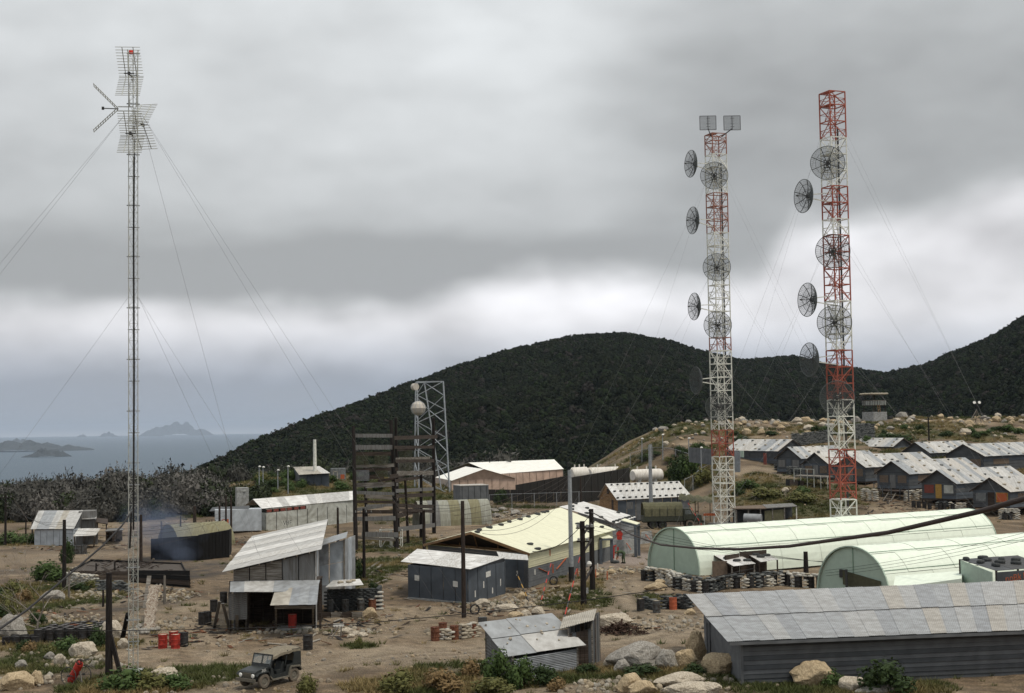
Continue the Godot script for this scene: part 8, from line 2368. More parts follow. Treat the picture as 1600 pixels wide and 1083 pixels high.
# ---------------------------------------------------------------- people
func body(bones: Array, cell: float) -> ArrayMesh:   # [a, b, ra, rb, colour]: smooth union of tapered limbs, meshed as surface nets
	var lo := Vector3.ONE * 9.0
	var hi := -lo
	for b in bones:
		for e in 2:
			var r: Vector3 = Vector3.ONE * (b[2 + e] + 0.06)
			lo = lo.min(b[e] - r)
			hi = hi.max(b[e] + r)
	var n := Vector3i((hi - lo) / cell) + Vector3i(2, 2, 2)
	var val := PackedFloat32Array()
	val.resize(n.x * n.y * n.z)
	val.fill(1.0)
	var field := func(p: Vector3) -> float:
		var s := 0.0
		for b in bones:
			var ab: Vector3 = b[1] - b[0]
			var t := clampf((p - b[0]).dot(ab) / maxf(ab.length_squared(), 0.0001), 0.0, 1.0)
			s += exp(-38.0 * (p.distance_to(b[0] + ab * t) - lerpf(b[2], b[3], t)))
		return -log(maxf(s, 1e-12)) / 38.0
	for z in n.z:
		for y in n.y:
			for x in n.x: val[(z * n.y + y) * n.x + x] = field.call(lo + Vector3(x, y, z) * cell)
	var id := {}
	var v := PackedVector3Array()
	var nr := PackedVector3Array()
	var c := PackedColorArray()
	var ix := PackedInt32Array()
	var at := func(q: Vector3i) -> float: return val[(q.z * n.y + q.y) * n.x + q.x]
	for z in n.z - 1:
		for y in n.y - 1:
			for x in n.x - 1:
				var q := Vector3i(x, y, z)
				var sum := Vector3.ZERO
				var k := 0
				for ax in 3:
					for i in 2:
						for j in 2:
							var s := Vector3i.ZERO
							s[(ax + 1) % 3] = i
							s[(ax + 2) % 3] = j
							var e := s
							e[ax] = 1
							var f0: float = at.call(q + s)
							var f1: float = at.call(q + e)
							if (f0 < 0.0) != (f1 < 0.0):
								sum += Vector3(s).lerp(Vector3(e), f0 / (f0 - f1))
								k += 1
				if k == 0: continue
				var p := lo + (Vector3(q) + sum / k) * cell
				id[q] = v.size()
				v.append(p)
				var h := 0.01
				var f: float = field.call(p)
				nr.append(Vector3(field.call(p + Vector3(h, 0, 0)) - f, field.call(p + Vector3(0, h, 0)) - f, field.call(p + Vector3(0, 0, h)) - f).normalized())
				var best := 9.0
				var col := Color.WHITE
				for b in bones:
					var ab: Vector3 = b[1] - b[0]
					var t := clampf((p - b[0]).dot(ab) / maxf(ab.length_squared(), 0.0001), 0.0, 1.0)
					var d := p.distance_to(b[0] + ab * t) - lerpf(b[2], b[3], t)
					if d < best:
						best = d
						col = b[4]
				c.append(col)
	for q in id:
		for ax in 3:
			var e: Vector3i = q
			e[ax] += 1
			if e.x >= n.x or e.y >= n.y or e.z >= n.z: continue
			var f0: float = at.call(q)
			var f1: float = at.call(e)
			if (f0 < 0.0) == (f1 < 0.0): continue
			var b: Vector3i = q
			b[(ax + 1) % 3] -= 1
			var d: Vector3i = q
			d[(ax + 2) % 3] -= 1
			var g := b
			g[(ax + 2) % 3] -= 1
			if not (id.has(b) and id.has(d) and id.has(g)): continue
			if f0 < 0.0: ix.append_array([id[q], id[d], id[g], id[q], id[g], id[b]])
			else: ix.append_array([id[q], id[b], id[g], id[q], id[g], id[d]])
	var arr := []
	arr.resize(Mesh.ARRAY_MAX)
	arr[Mesh.ARRAY_VERTEX] = v
	arr[Mesh.ARRAY_NORMAL] = nr
	arr[Mesh.ARRAY_COLOR] = c
	arr[Mesh.ARRAY_INDEX] = ix
	var m := ArrayMesh.new()
	m.add_surface_from_arrays(Mesh.PRIMITIVE_TRIANGLES, arr)
	return m

func people() -> void:
	mat("person_cloth", Color.WHITE, 0.9)
	M.person_cloth.vertex_color_use_as_albedo = true
	var cloth := Color(0.055, 0.08, 0.045)
	var skin := Color(0.40, 0.23, 0.15)
	var boot := Color(0.012, 0.011, 0.010)
	var hair := Color(0.02, 0.014, 0.01)
	# bending forward to work on the ground, facing -x
	var B := []
	for s in [-1.0, 1.0]:
		var hip := Vector3(0.12, 0.90, s * 0.10)
		var knee := Vector3(0.06 + 0.06 * s, 0.50, s * 0.13)
		var ank := Vector3(0.10 + 0.06 * s, 0.10, s * 0.14)
		B += [[hip, knee, 0.095, 0.068, cloth], [knee, ank, 0.066, 0.05, cloth], [ank, ank + Vector3(0.03, -0.04, 0), 0.052, 0.05, boot], [ank + Vector3(0.03, -0.05, 0), ank + Vector3(-0.17, -0.065, s * 0.03), 0.048, 0.038, boot]]
		var sh := Vector3(-0.36, 1.06, s * 0.19)
		var el := Vector3(-0.42, 0.80, s * 0.17)
		var wr := Vector3(-0.50, 0.57, s * 0.08)
		var pm := wr + Vector3(-0.03, -0.07, 0)
		B += [[sh, el, 0.058, 0.046, cloth], [el, wr, 0.043, 0.030, cloth if s > 0 else skin], [wr, pm, 0.030, 0.034, skin]]
		for k in 4:
			var kn := pm + Vector3(-0.012 + 0.019 * (k - 1.5), -0.06, 0)
			B += [[pm + Vector3(0.019 * (k - 1.5), 0, 0), kn, 0.010, 0.009, skin], [kn, kn + Vector3(0, -0.035, -s * 0.02), 0.009, 0.008, skin]]
		B.append([wr + Vector3(-0.02, -0.02, 0), pm + Vector3(-0.055, -0.02, -s * 0.02), 0.012, 0.010, skin])
	B += [[Vector3(0.14, 0.93, 0), Vector3(-0.08, 1.06, 0), 0.145, 0.135, cloth], [Vector3(-0.08, 1.06, 0), Vector3(-0.32, 1.08, 0), 0.14, 0.15, cloth], [Vector3(-0.34, 1.07, -0.13), Vector3(-0.34, 1.07, 0.13), 0.09, 0.09, cloth]]
	B += [[Vector3(-0.42, 1.07, 0), Vector3(-0.50, 1.02, 0), 0.058, 0.055, skin], [Vector3(-0.57, 1.02, 0), Vector3(-0.60, 0.95, 0), 0.092, 0.075, skin], [Vector3(-0.68, 0.98, 0), Vector3(-0.70, 0.955, 0), 0.018, 0.014, skin], [Vector3(-0.56, 1.06, 0), Vector3(-0.60, 1.05, 0), 0.092, 0.085, cloth], [Vector3(-0.64, 1.05, 0), Vector3(-0.72, 1.01, 0), 0.035, 0.02, cloth]]
	for s in [-1.0, 1.0]: B.append([Vector3(-0.56, 0.99, s * 0.095), Vector3(-0.56, 0.96, s * 0.10), 0.018, 0.014, skin])
	single("person", body(B, 0.026), M.person_cloth, "person in green fatigues and cap bending down to work on the gravel", "person", Transform3D(Basis(Vector3.UP, 0.1).scaled(Vector3.ONE * 1.05), gp(10.34, -137.80)))
	var b := []
	for s in [-1.0, 1.0]:
		var hip := Vector3(s * 0.10, 0.90, 0)
		b += [[hip, Vector3(s * 0.12, 0.50, 0.02), 0.095, 0.068, cloth], [Vector3(s * 0.12, 0.50, 0.02), Vector3(s * 0.12, 0.1, -0.02), 0.066, 0.05, cloth], [Vector3(s * 0.12, 0.08, -0.03), Vector3(s * 0.13, 0.04, 0.16), 0.048, 0.04, boot]]
		var el := Vector3(s * 0.27, 1.12, 0.02)
		var wr := Vector3(s * 0.16, 1.02, 0.24)
		b += [[Vector3(s * 0.19, 1.40, 0), el, 0.058, 0.046, cloth], [el, wr, 0.043, 0.03, cloth], [wr, wr + Vector3(-s * 0.05, 0.0, 0.06), 0.03, 0.034, skin]]
		for k in 4: b.append([wr + Vector3(-s * 0.05, 0.02 * (k - 1.5), 0.06), wr + Vector3(-s * 0.10, 0.02 * (k - 1.5) - 0.02, 0.10), 0.010, 0.008, skin])
		b += [[wr, wr + Vector3(-s * 0.03, 0.05, 0.07), 0.012, 0.010, skin], [Vector3(s * 0.085, 1.64, 0), Vector3(s * 0.09, 1.60, 0), 0.018, 0.014, skin]]
	b += [[Vector3(0, 0.93, 0), Vector3(0, 1.15, 0), 0.14, 0.13, cloth], [Vector3(0, 1.15, 0), Vector3(0, 1.34, 0), 0.135, 0.15, cloth], [Vector3(-0.13, 1.39, 0), Vector3(0.13, 1.39, 0), 0.085, 0.085, cloth], [Vector3(0, 1.44, 0), Vector3(0, 1.52, 0.01), 0.058, 0.055, skin], [Vector3(0, 1.66, 0), Vector3(0, 1.58, 0.03), 0.092, 0.072, skin], [Vector3(0, 1.62, 0.10), Vector3(0, 1.60, 0.115), 0.016, 0.013, skin], [Vector3(0, 1.70, -0.01), Vector3(0, 1.71, 0.0), 0.10, 0.098, hair]]
	single("person", body(b, 0.028), M.person_cloth, "person standing in shadow under the low yellow canopy behind the blast wall", "person", Transform3D(Basis(Vector3.UP, -0.9), gp(8.60, -144.70)))

# ---------------------------------------------------------------- yard things
func yard() -> void:
	# red drums
	for q in [Vector2(-21.88, -88.80), Vector2(-21.02, -88.50), Vector2(-21.57, -90.30)]:
		drum(q.x, q.y, "drum_red", "lid_pale", "bright red oil drum in the group on the open dirt", "red drums on the dirt")
	var k := Vector2(-20.74, -89.50)
	drum(k.x, k.y, "drum_dark", "drum_dark", "rusty black drum standing with the bright red drums")
	k = Vector2(-12.74, -87.70)
	drum(k.x, k.y, "drum_dark", "drum_dark", "lone black oil drum on the dirt behind the jeep", "", 0.0, 1.05)
	# cluster of dark drums
	var c := Vector2(-29.04, -92.70)
	var n := 0
	for j in 6:
		for i in 6:
			if (i == 0 and j > 3) or (i == 5 and j > 4): continue
			var x := c.x - 1.75 + i * 0.64 + rng.randf_range(-0.07, 0.07) + j * 0.08
			var z := c.y - j * 0.72 + rng.randf_range(-0.08, 0.08) - i * 0.12
			var lid := "lid_grey"
			var bd := "drum_dark"
			var lb := "dark oil drum in the crowded cluster beside the bare white tree"
			var gr := "cluster of dark drums"
			if n == 16:
				lid = "lid_pale"; lb = "dark drum with a whitish lid inside the crowded drum cluster"; gr = ""
			if n == 26:
				lid = "lid_yellow"; lb = "dark drum with a yellow lid inside the crowded drum cluster"; gr = ""
			if n == 20:
				bd = "drum_rust"; lid = "drum_rust"; lb = "rust-orange drum in the crowded drum cluster"; gr = ""
			drum(x, z, bd, lid, lb, gr)
			n += 1
	for i in 7:
		var q := Vector2(-30.83, -92.00) + Vector2(-0.62 * (i % 4) - 0.3 * (i / 4), -0.7 * (i / 4))
		drum(q.x, q.y, "drum_dark", "drum_dark", "dark drum in the low row running from the cluster to the pale boulder", "row of low drums", -0.35)
	# sandbagged drums before the arched hut
	var list := [[11.08, -123.10], [12.00, -122.40], [12.86, -120.80], [13.23, -117.90], [13.73, -117.00], [14.35, -115.10], [15.14, -114.50], [16.96, -117.50], [18.02, -116.90], [19.14, -116.70], [20.07, -117.30], [21.31, -118.30], [22.31, -118.60], [22.74, -117.80], [22.98, -116.40], [23.91, -116.10], [24.56, -115.50], [25.28, -114.60], [25.88, -113.20]]
	for i in list.size():
		drum(list[i][0], list[i][1], "drum_dark", "sandbag_grey", "dark drum set in the sandbag wall before the long arched hut", "drums in the sandbag wall", -0.05, 1.1)
		if i + 1 < list.size():
			var a := gp(list[i][0], list[i][1])
			var b := gp(list[i + 1][0], list[i + 1][1])
			var far := a.distance_to(b)
			if far > 0.95 and far < 4.0:
				bag_pile("sandbag_pier", "pier of pale sandbags between dark drums before the long arched hut", a.lerp(b, 0.5 - 0.5 * (far - 0.75) / far) + Vector3(0, 0, 0.1), a.lerp(b, 0.5 + 0.5 * (far - 0.75) / far) + Vector3(0, 0, 0.1), 7, M.sandbag_pale if i % 3 else M.sandbag_grey, "piers of the sandbag wall", 2)
		if i % 2 == 0 and i + 2 < list.size():
			bag_pile("sandbag_row", "layer of sandbags laid along the tops of the dark drums", gp(list[i][0], list[i][1] - 0.1, 0.92), gp(list[i + 2][0], list[i + 2][1] - 0.1, 0.92), 2, M[["sandbag_pale", "sandbag_grey", "sandbag_dark"][(i / 4) % 3]], "sandbag caps on the drums", 2)
	var e := [Vector2(9.06, -104.20), Vector2(10.10, -103.00), Vector2(11.47, -104.60)]
	drum(e[0].x, e[0].y, "drum_dark", "lid_pale", "black drum at the end of the short dark sandbag wall")
	drum(e[1].x, e[1].y, "drum_grey", "rock_pale", "grey drum with a stone on top in the short dark sandbag wall")
	drum(e[2].x, e[2].y, "drum_orange", "drum_rust", "faded orange drum in the short dark sandbag wall")
	bag_pile("sandbag_wall", "short dark sandbag wall between the black drum and the grey drum", gp(9.33, -105.20), gp(10.09, -104.80), 7, M.sandbag_dark, "", 2)
	bag_pile("sandbag_wall", "short dark sandbag wall between the grey drum and the orange drum", gp(10.54, -105.10), gp(11.42, -105.40), 7, M.sandbag_dark, "", 2)
	bag_pile("sandbag_wall", "dark sandbag wall running from the orange drum to the grey shed", gp(11.78, -105.70), gp(12.90, -104.80), 8, M.sandbag_dark, "", 2)
	# drums and bags by the annexe pole
	e = [Vector2(-5.17, -91.40), Vector2(-4.77, -93.30), Vector2(-3.96, -91.80), Vector2(-2.84, -92.50)]
	for q in e: drum(q.x, q.y, "drum_rust", "drum_rust", "rusty brown drum at the sandbags below the annexe pole", "drums below the annexe pole")
	bag_pile("sandbag_wall", "low sandbag wall between rusty drums below the annexe pole", gp(-4.99, -91.90), gp(-4.12, -91.80), 5, M.sandbag_tan, "", 2)
	bag_pile("sandbag_wall", "sandbag wall beside the last rusty drum below the annexe pole", gp(-3.68, -92.00), gp(-2.68, -92.80), 7, M.sandbag_tan, "", 2)
	# plank enclosure and sandbags, scorched wall
	var o := thing("plank_enclosure", "low brown plank enclosure filled with earth beside the slender mast", "enclosure")
	var p := [gp(-40.42, -130.10), gp(-34.25, -127.70), gp(-27.97, -122.90), gp(-32.21, -138.00), gp(-41.77, -140.70)]
	for i in 5:
		var a: Vector3 = p[i]
		var b: Vector3 = p[(i + 1) % 5]
		boards(o, a - Vector3(0, 0.2, 0), b - Vector3(0, 0.2, 0), b + Vector3(0, 0.95 if i != 1 else 1.5, 0), a + Vector3(0, 0.85 if i != 1 else 1.05, 0), 4, ["lumber_dark", "screen_brown"] if i == 0 else ["burnt", "lumber_dark"], false, "plank", 0.08, 0.05)
	var g := Geo.new()
	for i in 5: g.tri((p[0] + p[2] + p[3]) / 3.0 + Vector3(0, 0.75, 0), p[(i + 1) % 5] + Vector3(0, 0.7, 0), p[i] + Vector3(0, 0.7, 0))
	part("earth_fill", g, mat("ashy_earth", lin(0.10, 0.085, 0.075), 0.95, "grit", 0.3), o)
	g = Geo.new()
	for i in 90:
		var e0: Vector3 = p[0].lerp(p[2], rng.randf_range(0.08, 0.92)).lerp(p[4].lerp(p[3], rng.randf_range(0.1, 0.9)), rng.randf_range(0.1, 0.9)) + Vector3(0, 0.8, 0)
		var e1 := Vector3(rng.randfn(), absf(rng.randfn()) * 0.25, rng.randfn()).normalized() * rng.randf_range(0.3, 1.3)
		g.bar(e0, e0 + e1, rng.randf_range(0.06, 0.22), 0.05)
	meta(part("charred_boards", g, M.lumber_dark, o), "", "", "", "stuff")
	bag_pile("sandbag_wall", "sandbag wall piled at the foot of the brown plank enclosure", gp(-39.14, -125.80), gp(-36.16, -123.50), 9, M.sandbag_pale, "", 3)
	bag_pile("sandbag_wall", "long low sandbag wall running on past the slender mast", gp(-35.61, -122.00), gp(-32.89, -121.20), 7, M.sandbag_grey, "", 2)
	o = thing("scorched_wall", "black scorched plank wall with smoke drifting before it", "wall")
	var q0 := gp(-38.36, -150.80)
	var q1 := gp(-32.86, -148.50)
	var q2 := gp(-30.24, -151.00)
	boards(o, q0 - Vector3(0, 0.2, 0), q1 - Vector3(0, 0.2, 0), Vector3(-32.85, 2.57, -148.50), Vector3(-38.36, 2.14, -150.80), 12, ["burnt"], true, "plank", 0.12, 0.06)
	boards(o, q1 - Vector3(0, 0.2, 0), q2 - Vector3(0, 0.2, 0), Vector3(-30.20, 2.95, -151.00), Vector3(-32.85, 2.64, -148.50), 9, ["burnt"], true, "plank", 0.12, 0.06)
	boards(o, q2 - Vector3(0, 0.2, 0), q2 + Vector3(-1.5, -0.2, -9), q2 + Vector3(-1.5, 2.4, -9), Vector3(-30.20, 2.95, -151.00), 8, ["burnt"], true, "plank", 0.12, 0.06)
	o = thing("olive_arched_tent", "low olive arched shelter showing above the scorched wall", "shelter")
	var t0 := Vector3(-40.05, 0.46, -165.00)
	var ax := Vector3(5.5, 0, -5.0)
	t0.y = -0.2
	var acr := Vector3(0.67, 0, 0.74)
	for i in 4:
		g = Geo.new()
		for j in 12:
			var u0 := acr * cos(PI * j / 12.0) * 2.6 + Vector3(0, sin(PI * j / 12.0) * 2.9, 0)
			var u1 := acr * cos(PI * (j + 1) / 12.0) * 2.6 + Vector3(0, sin(PI * (j + 1) / 12.0) * 2.9, 0)
			g.quad(t0 + ax * (i / 4.0) + u0, t0 + ax * ((i + 0.98) / 4.0) + u0, t0 + ax * ((i + 0.98) / 4.0) + u1, t0 + ax * (i / 4.0) + u1, t0 + ax * 0.5)
		part("arch_sheet", g, M.olive_sheet, o)
	g = Geo.new()
	for j in 12: g.tri(t0 + ax * 0.02, t0 + ax * 0.02 + acr * cos(PI * (j + 1) / 12.0) * 2.5 + Vector3(0, sin(PI * (j + 1) / 12.0) * 2.8, 0), t0 + ax * 0.02 + acr * cos(PI * j / 12.0) * 2.5 + Vector3(0, sin(PI * j / 12.0) * 2.8, 0))
	part("end_wall", g, M.mesh_green, o)
	# mottled leaning slab and plank
	g = Geo.new()
	var b0 := gp(-24.95, -97.40)
	var b1 := Vector3(-26.22, 2.29, -104.00)
	var s := Vector3(0.45, 0, 0.1)
	var nz := FastNoiseLite.new()
	nz.frequency = 2.0
	for i in 12:
		for face in 4:
			var cr := [-s * 0.8 + Vector3(0, 0, 0.25), s * 0.8 + Vector3(0, 0, 0.25), s * 0.8 - Vector3(0, 0, 0.25), -s * 0.8 - Vector3(0, 0, 0.25)]
			var w := func(u: int, f: int) -> Vector3:
				var v: Vector3 = b0.lerp(b1, u / 12.0) + cr[f % 4] * (1.0 + 0.35 * nz.get_noise_2d(u * 0.5, f * 3.0))
				return v + Vector3(nz.get_noise_2d(u, f), 0, nz.get_noise_2d(f, u)) * 0.15
			g.quad(w.call(i, face), w.call(i, face + 1), w.call(i + 1, face + 1), w.call(i + 1, face), b0.lerp(b1, 0.5))
	single("leaning_slab", g, mat("mottled", lin(0.36, 0.33, 0.28), 0.95, "rust", 0.9), "thick mottled grey slab leaning up beside the slender mast", "slab")
	g = Geo.new()
	g.bar(gp(-28.09, -108.50), Vector3(-28.13, 2.38, -110.00), 0.32, 0.06)
	single("leaning_plank", g, M.lumber_grey, "broad grey plank leaning on the brown plank enclosure", "plank")
	g = Geo.new()
	g.tube(gp(-25.72, -93.70), Vector3(-24.65, 1.91, -91.00), 0.16, 0.14, 8)
	single("charred_log", g, M.burnt, "charred log propped upright near the drum cluster", "log")
	# scrap heap
	o = thing("scrap_heap", "heap of dark rusted wire and scrap on the dirt near the booth", "heap", gp(6.66, -92.10))
	g = Geo.new()
	for i in 420:
		var r := rng.randf()
		var a := rng.randf() * TAU
		var pz := Vector3(cos(a) * r * 1.75, 0, sin(a) * r * 1.1)
		pz.y = 0.55 * (1.0 - r * r) * rng.randf_range(0.2, 1.1)
		var d := Vector3(rng.randfn(), rng.randfn() * 0.4, rng.randfn()).normalized() * rng.randf_range(0.15, 0.5)
		if i % 4: g.tube(pz, pz + d, 0.022, -1.0, 4)
		else: g.bar(pz, pz + d, rng.randf_range(0.08, 0.22), 0.02)
	meta(part("scrap", g, M.drum_rust, o), "", "", "", "stuff")
	M.scrap = mat("scrap_rust", lin(0.075, 0.045, 0.032), 0.9, "rust", 0.8)
	o.get_child(0).material_override = M.scrap
	# bare tree
	o = thing("bare_tree", "small leafless tree with pale forked branches beside the drum cluster", "tree", gp(-32.16, -96.10))
	g = Geo.new()
	g.tube(Vector3(0, -0.2, 0), Vector3(0.12, 0.9, 0), 0.10, 0.075, 8)
	part("trunk", g, M.bark_white, o)
	g = Geo.new()
	var r := RandomNumberGenerator.new()
	r.seed = 77
	var tips := [[Vector3(0.12, 0.9, 0), Vector3(-0.55, 0.75, 0.1), 0.06, 0], [Vector3(0.12, 0.9, 0), Vector3(0.35, 0.85, 0), 0.06, 0], [Vector3(0.05, 0.5, 0), Vector3(-0.6, 0.25, 0.2), 0.05, 0]]
	while tips.size():
		var t: Array = tips.pop_back()
		var a: Vector3 = t[0]
		var b: Vector3 = a + t[1]
		g.tube(a, b, t[2], t[2] * 0.65, 6)
		if t[3] < 5:
			for i in (2 if t[3] < 4 else 3):
				var d: Vector3 = (t[1] * 0.8 + Vector3(r.randfn(), r.randfn() * 0.5 + 0.25, r.randfn()) * t[1].length() * 0.5)
				tips.append([b, d, t[2] * 0.6, t[3] + 1])
	part("crown", g, M.bark_white, o)
	# ground equipment near the worker
	o = thing("tool_bag", "dark bag of tools on the gravel beside the bending person", "bag", gp(9.69, -138.60))
	g = Geo.new()
	g.lathe([Vector2(0.4, -0.05), Vector2(0.42, 0.1), Vector2(0.3, 0.22), Vector2(0, 0.25)], 12, Transform3D())
	part("bag", g, M.sandbag_dark, o)
	for q in [Vector2(7.67, -133.30), Vector2(12.53, -152.10), Vector2(9.89, -141.80)]: 
		g = Geo.new()
		g.bar(Vector3(0, -0.1, 0), Vector3(0, 0.5, 0), 0.1)
		single("survey_stake", g, M.white_paint, "short white survey stake at the edge of the gravel pad", "stake", Transform3D(Basis(), gp(q.x, q.y)), "stakes of the gravel pad")
	for q in [Vector2(7.11, -126.70), Vector2(8.01, -125.00), Vector2(5.56, -127.50)]:
		g = Geo.new()
		g.bar(Vector3(0, -0.1, 0), Vector3(0, 0.75, 0), 0.09)
		single("red_stake", g, M.orange_paint, "short red stake in the stones below the gravel pad", "stake", Transform3D(Basis(), gp(q.x, q.y)), "red stakes below the pad")
	# spare tyres and loose boards
	for q in [["black tyre lying upright by the clapboard wall foot", Vector2(3.23, -121.70)], ["black tyre leaning below the annexe corner", Vector2(-2.96, -103.10)]]:
		g = Geo.new()
		for i in 24: g.tube(Vector3(cos(TAU * i / 24) * 0.34, 0.36 + sin(TAU * i / 24) * 0.34, 0), Vector3(cos(TAU * (i + 1) / 24) * 0.34, 0.36 + sin(TAU * (i + 1) / 24) * 0.34, 0), 0.06, -1.0, 6, false)
		single("tyre", g, M.tyre_black, q[0], "tyre", Transform3D(Basis(Vector3.UP, 0.4), gp(q[1].x, q[1].y)))
	for q in [[gp(-13.93, -134.80), gp(-13.60, -142.80)], [gp(-13.33, -130.70), gp(-13.09, -140.10)], [gp(-12.08, -123.20), gp(-11.35, -126.10)]]:
		g = Geo.new()
		g.bar(q[0] + Vector3(0, 0.06, 0), q[1] + Vector3(0, 0.12, 0), 0.25, 0.08)
		single("loose_plank", g, M.post_grey, "pale plank lying on the grass beside the workshop side room", "plank", Transform3D(), "loose planks on the grass")
	g = Geo.new()
	g.box(Vector3.ZERO, Vector3(0.55, 0.35, 0.45), 0.2)
	single("steel_box", g, M.steel_dark, "small dark steel box on the stones behind the low shelter", "box", Transform3D(Basis(), gp(-2.32, -99.00, 0.15)))

func rocks() -> void:
	for q in [
		[6.69, -79.70, 1.66, 1.17, 1.34, 0, "rock_grey", "largest rounded grey boulder in the row beside the grey shed", 0.0, ""],
		[5.20, -79.80, 0.54, 0.48, 0.43, 1, "rock_pale", "small pale boulder at the end of the boulder row near the booth", 0.0, ""],
		[5.73, -78.30, 0.48, 0.58, 0.39, 2, "rock_grey", "grey boulder leaning on the largest grey boulder", 0.0, ""],
		[10.24, -81.70, 0.65, 1.20, 0.53, 3, "rock_tan", "tall pointed tan boulder standing by the shed wall", 0.0, ""],
		[9.26, -79.30, 0.68, 0.80, 0.55, 4, "rock_tan", "rounded tan boulder below the tall pointed one", 0.0, ""],
		[10.90, -77.00, 1.27, 0.92, 1.03, 5, "rock_tan", "long sloping tan boulder against the corner of the grey shed", 0.0, ""],
		[8.19, -79.20, 0.82, 0.80, 0.67, 1, "rock_grey", "grey boulder between the largest grey one and the tan ones", 0.0, ""],
		[5.73, -72.80, 0.71, 0.80, 0.58, 2, "rock_tan", "blocky tan boulder on the slope below the boulder row", 0.0, ""],
		[6.33, -72.00, 0.79, 0.53, 0.64, 3, "rock_tan", "flat tan boulder touching the blocky tan one", 0.0, ""],
		[8.35, -73.90, 1.27, 0.61, 1.02, 0, "rock_pale", "broad pale ledge of rock below the pointed boulder", 0.0, ""],
		[8.49, -71.80, 1.27, 0.53, 1.03, 4, "rock_pale", "pale rock at the foot of the broad ledge", 0.0, ""],
		[9.62, -71.70, 0.61, 0.53, 0.50, 5, "rock_pale", "small pale rock beside the broad ledge", 0.0, ""],
		[12.88, -75.20, 1.43, 0.69, 1.15, 1, "rock_tan", "low tan boulder before the dark shed wall", 0.0, ""],
		[14.25, -77.30, 1.37, 0.85, 1.11, 2, "rock_grey", "grey boulder resting against the dark shed wall", 0.0, ""],
		[15.20, -73.50, 1.26, 0.94, 1.02, 3, "rock_tan", "angular tan boulder between the shrubs at the shed wall", 0.0, ""],
		[17.26, -75.50, 1.57, 1.25, 1.27, 4, "rock_pale", "big smooth whitish boulder before the dark shed wall", 0.0, ""],
		[16.87, -72.40, 0.89, 0.60, 0.72, 5, "rock_pale", "pale boulder below the big whitish one", 0.0, ""],
		[17.84, -71.40, 1.05, 0.46, 0.85, 0, "rock_grey", "low grey stone below the big whitish boulder", 0.0, ""],
		[-33.35, -94.50, 1.27, 1.21, 1.03, 1, "rock_grey", "large pale grey boulder beside the row of low drums", 0.0, ""],
		[-26.63, -94.10, 0.92, 1.04, 0.75, 2, "rock_pale", "round white boulder behind the stout black pole", 0.0, ""],
		[-24.54, -89.70, 0.41, 0.45, 0.33, 3, "rock_pale", "small white stone between the pole and the mast", 0.0, ""],
		[-25.83, -85.50, 0.84, 0.78, 0.68, 4, "rock_pale", "white boulder above the wheeled extinguisher", 0.0, ""],
		[-26.41, -82.90, 0.38, 0.57, 0.31, 5, "rock_pale", "white stone next to the wheeled extinguisher", 0.0, ""],
		[-27.71, -85.20, 0.31, 0.39, 0.25, 0, "rock_grey", "small grey stone uphill of the wheeled extinguisher", 0.0, ""],
		[-25.76, -77.00, 0.45, 0.60, 0.36, 1, "rock_tan", "round tan boulder beside the heap of tan stones", 0.0, ""],
		[-26.51, -76.10, 1.02, 0.77, 0.83, 2, "rock_tan", "broad tan boulder in the heap of tan stones", 0.0, ""],
		[-28.24, -82.00, 0.40, 0.38, 0.32, 3, "rock_grey", "flat grey stone on the grass above the tan boulders", 0.0, ""],
		[-18.84, -76.60, 0.84, 0.84, 0.68, 4, "rock_pale", "whitish jagged boulder in the weeds beside the mast foot", 0.0, ""],
		[-19.98, -80.50, 0.30, 0.33, 0.24, 5, "rock_tan", "small tan stone above the jagged whitish boulder", 0.0, ""],
		[-40.85, -115.70, 0.60, 0.58, 0.49, 0, "rock_grey", "grey stone on the grassy slope below the bay road", 0.0, ""],
		[-40.23, -117.20, 0.57, 0.65, 0.46, 1, "rock_pale", "pale stone on the grassy slope below the bay road", 0.0, ""],
		[-37.36, -115.60, 1.06, 0.74, 0.86, 2, "rock_grey", "grey boulder at the foot of the enclosure pole", 0.0, ""],
		[-2.44, -107.10, 0.66, 0.44, 0.53, 3, "rock_pale", "pale stone in the rubble below the annexe", 0.0, ""],
		[-0.76, -104.70, 0.90, 0.43, 0.73, 4, "rock_pale", "long pale stone in the rubble below the annexe", 0.0, ""],
		[-0.06, -99.90, 0.61, 0.50, 0.49, 5, "rock_tan", "tan stone in the rubble behind the low shelter", 0.0, ""],
		[0.61, -100.80, 0.46, 0.51, 0.37, 0, "rock_pale", "upright pale stone in the rubble behind the low shelter", 0.0, ""],
		[1.55, -103.00, 0.57, 0.43, 0.46, 1, "rock_pale", "pale stone near the guy guard", 0.0, ""],
		[0.45, -111.40, 0.41, 0.46, 0.33, 2, "rock_tan", "tan stone on the dirt below the clapboard wall", 0.0, ""],
		[39.15, -205.80, 0.63, 0.57, 0.51, 3, "rock_pale", "pale stone on the bank below the barracks deck", 0.0, ""],
		[6.46, -95.70, 1.23, 0.70, 0.99, 4, "rock_pale", "pale flat rock behind the scrap heap", 0.0, ""],
		[11.98, -119.10, 0.51, 0.49, 0.41, 5, "rock_tan", "tan stone below the sandbagged drums", 0.0, ""],
		[11.42, -116.70, 0.93, 0.54, 0.75, 0, "rock_tan", "broad tan stone below the sandbagged drums", 0.0, ""],
		[5.08, -92.50, 0.40, 0.42, 0.32, 1, "rock_pale", "pale stone beside the scrap heap", 0.0, ""],
		[12.35, -101.90, 0.44, 0.37, 0.35, 2, "rock_tan", "tan stone behind the grey shed roof edge", 0.0, ""],
		[-10.26, -101.20, 0.56, 0.56, 0.45, 3, "rock_tan", "tan stone at the end of the crates", 0.0, ""],
	]: boulder(q[0], q[1], Vector3(q[2], q[3], q[4]), q[5], q[6], q[7], q[8], 0.28, q[9])
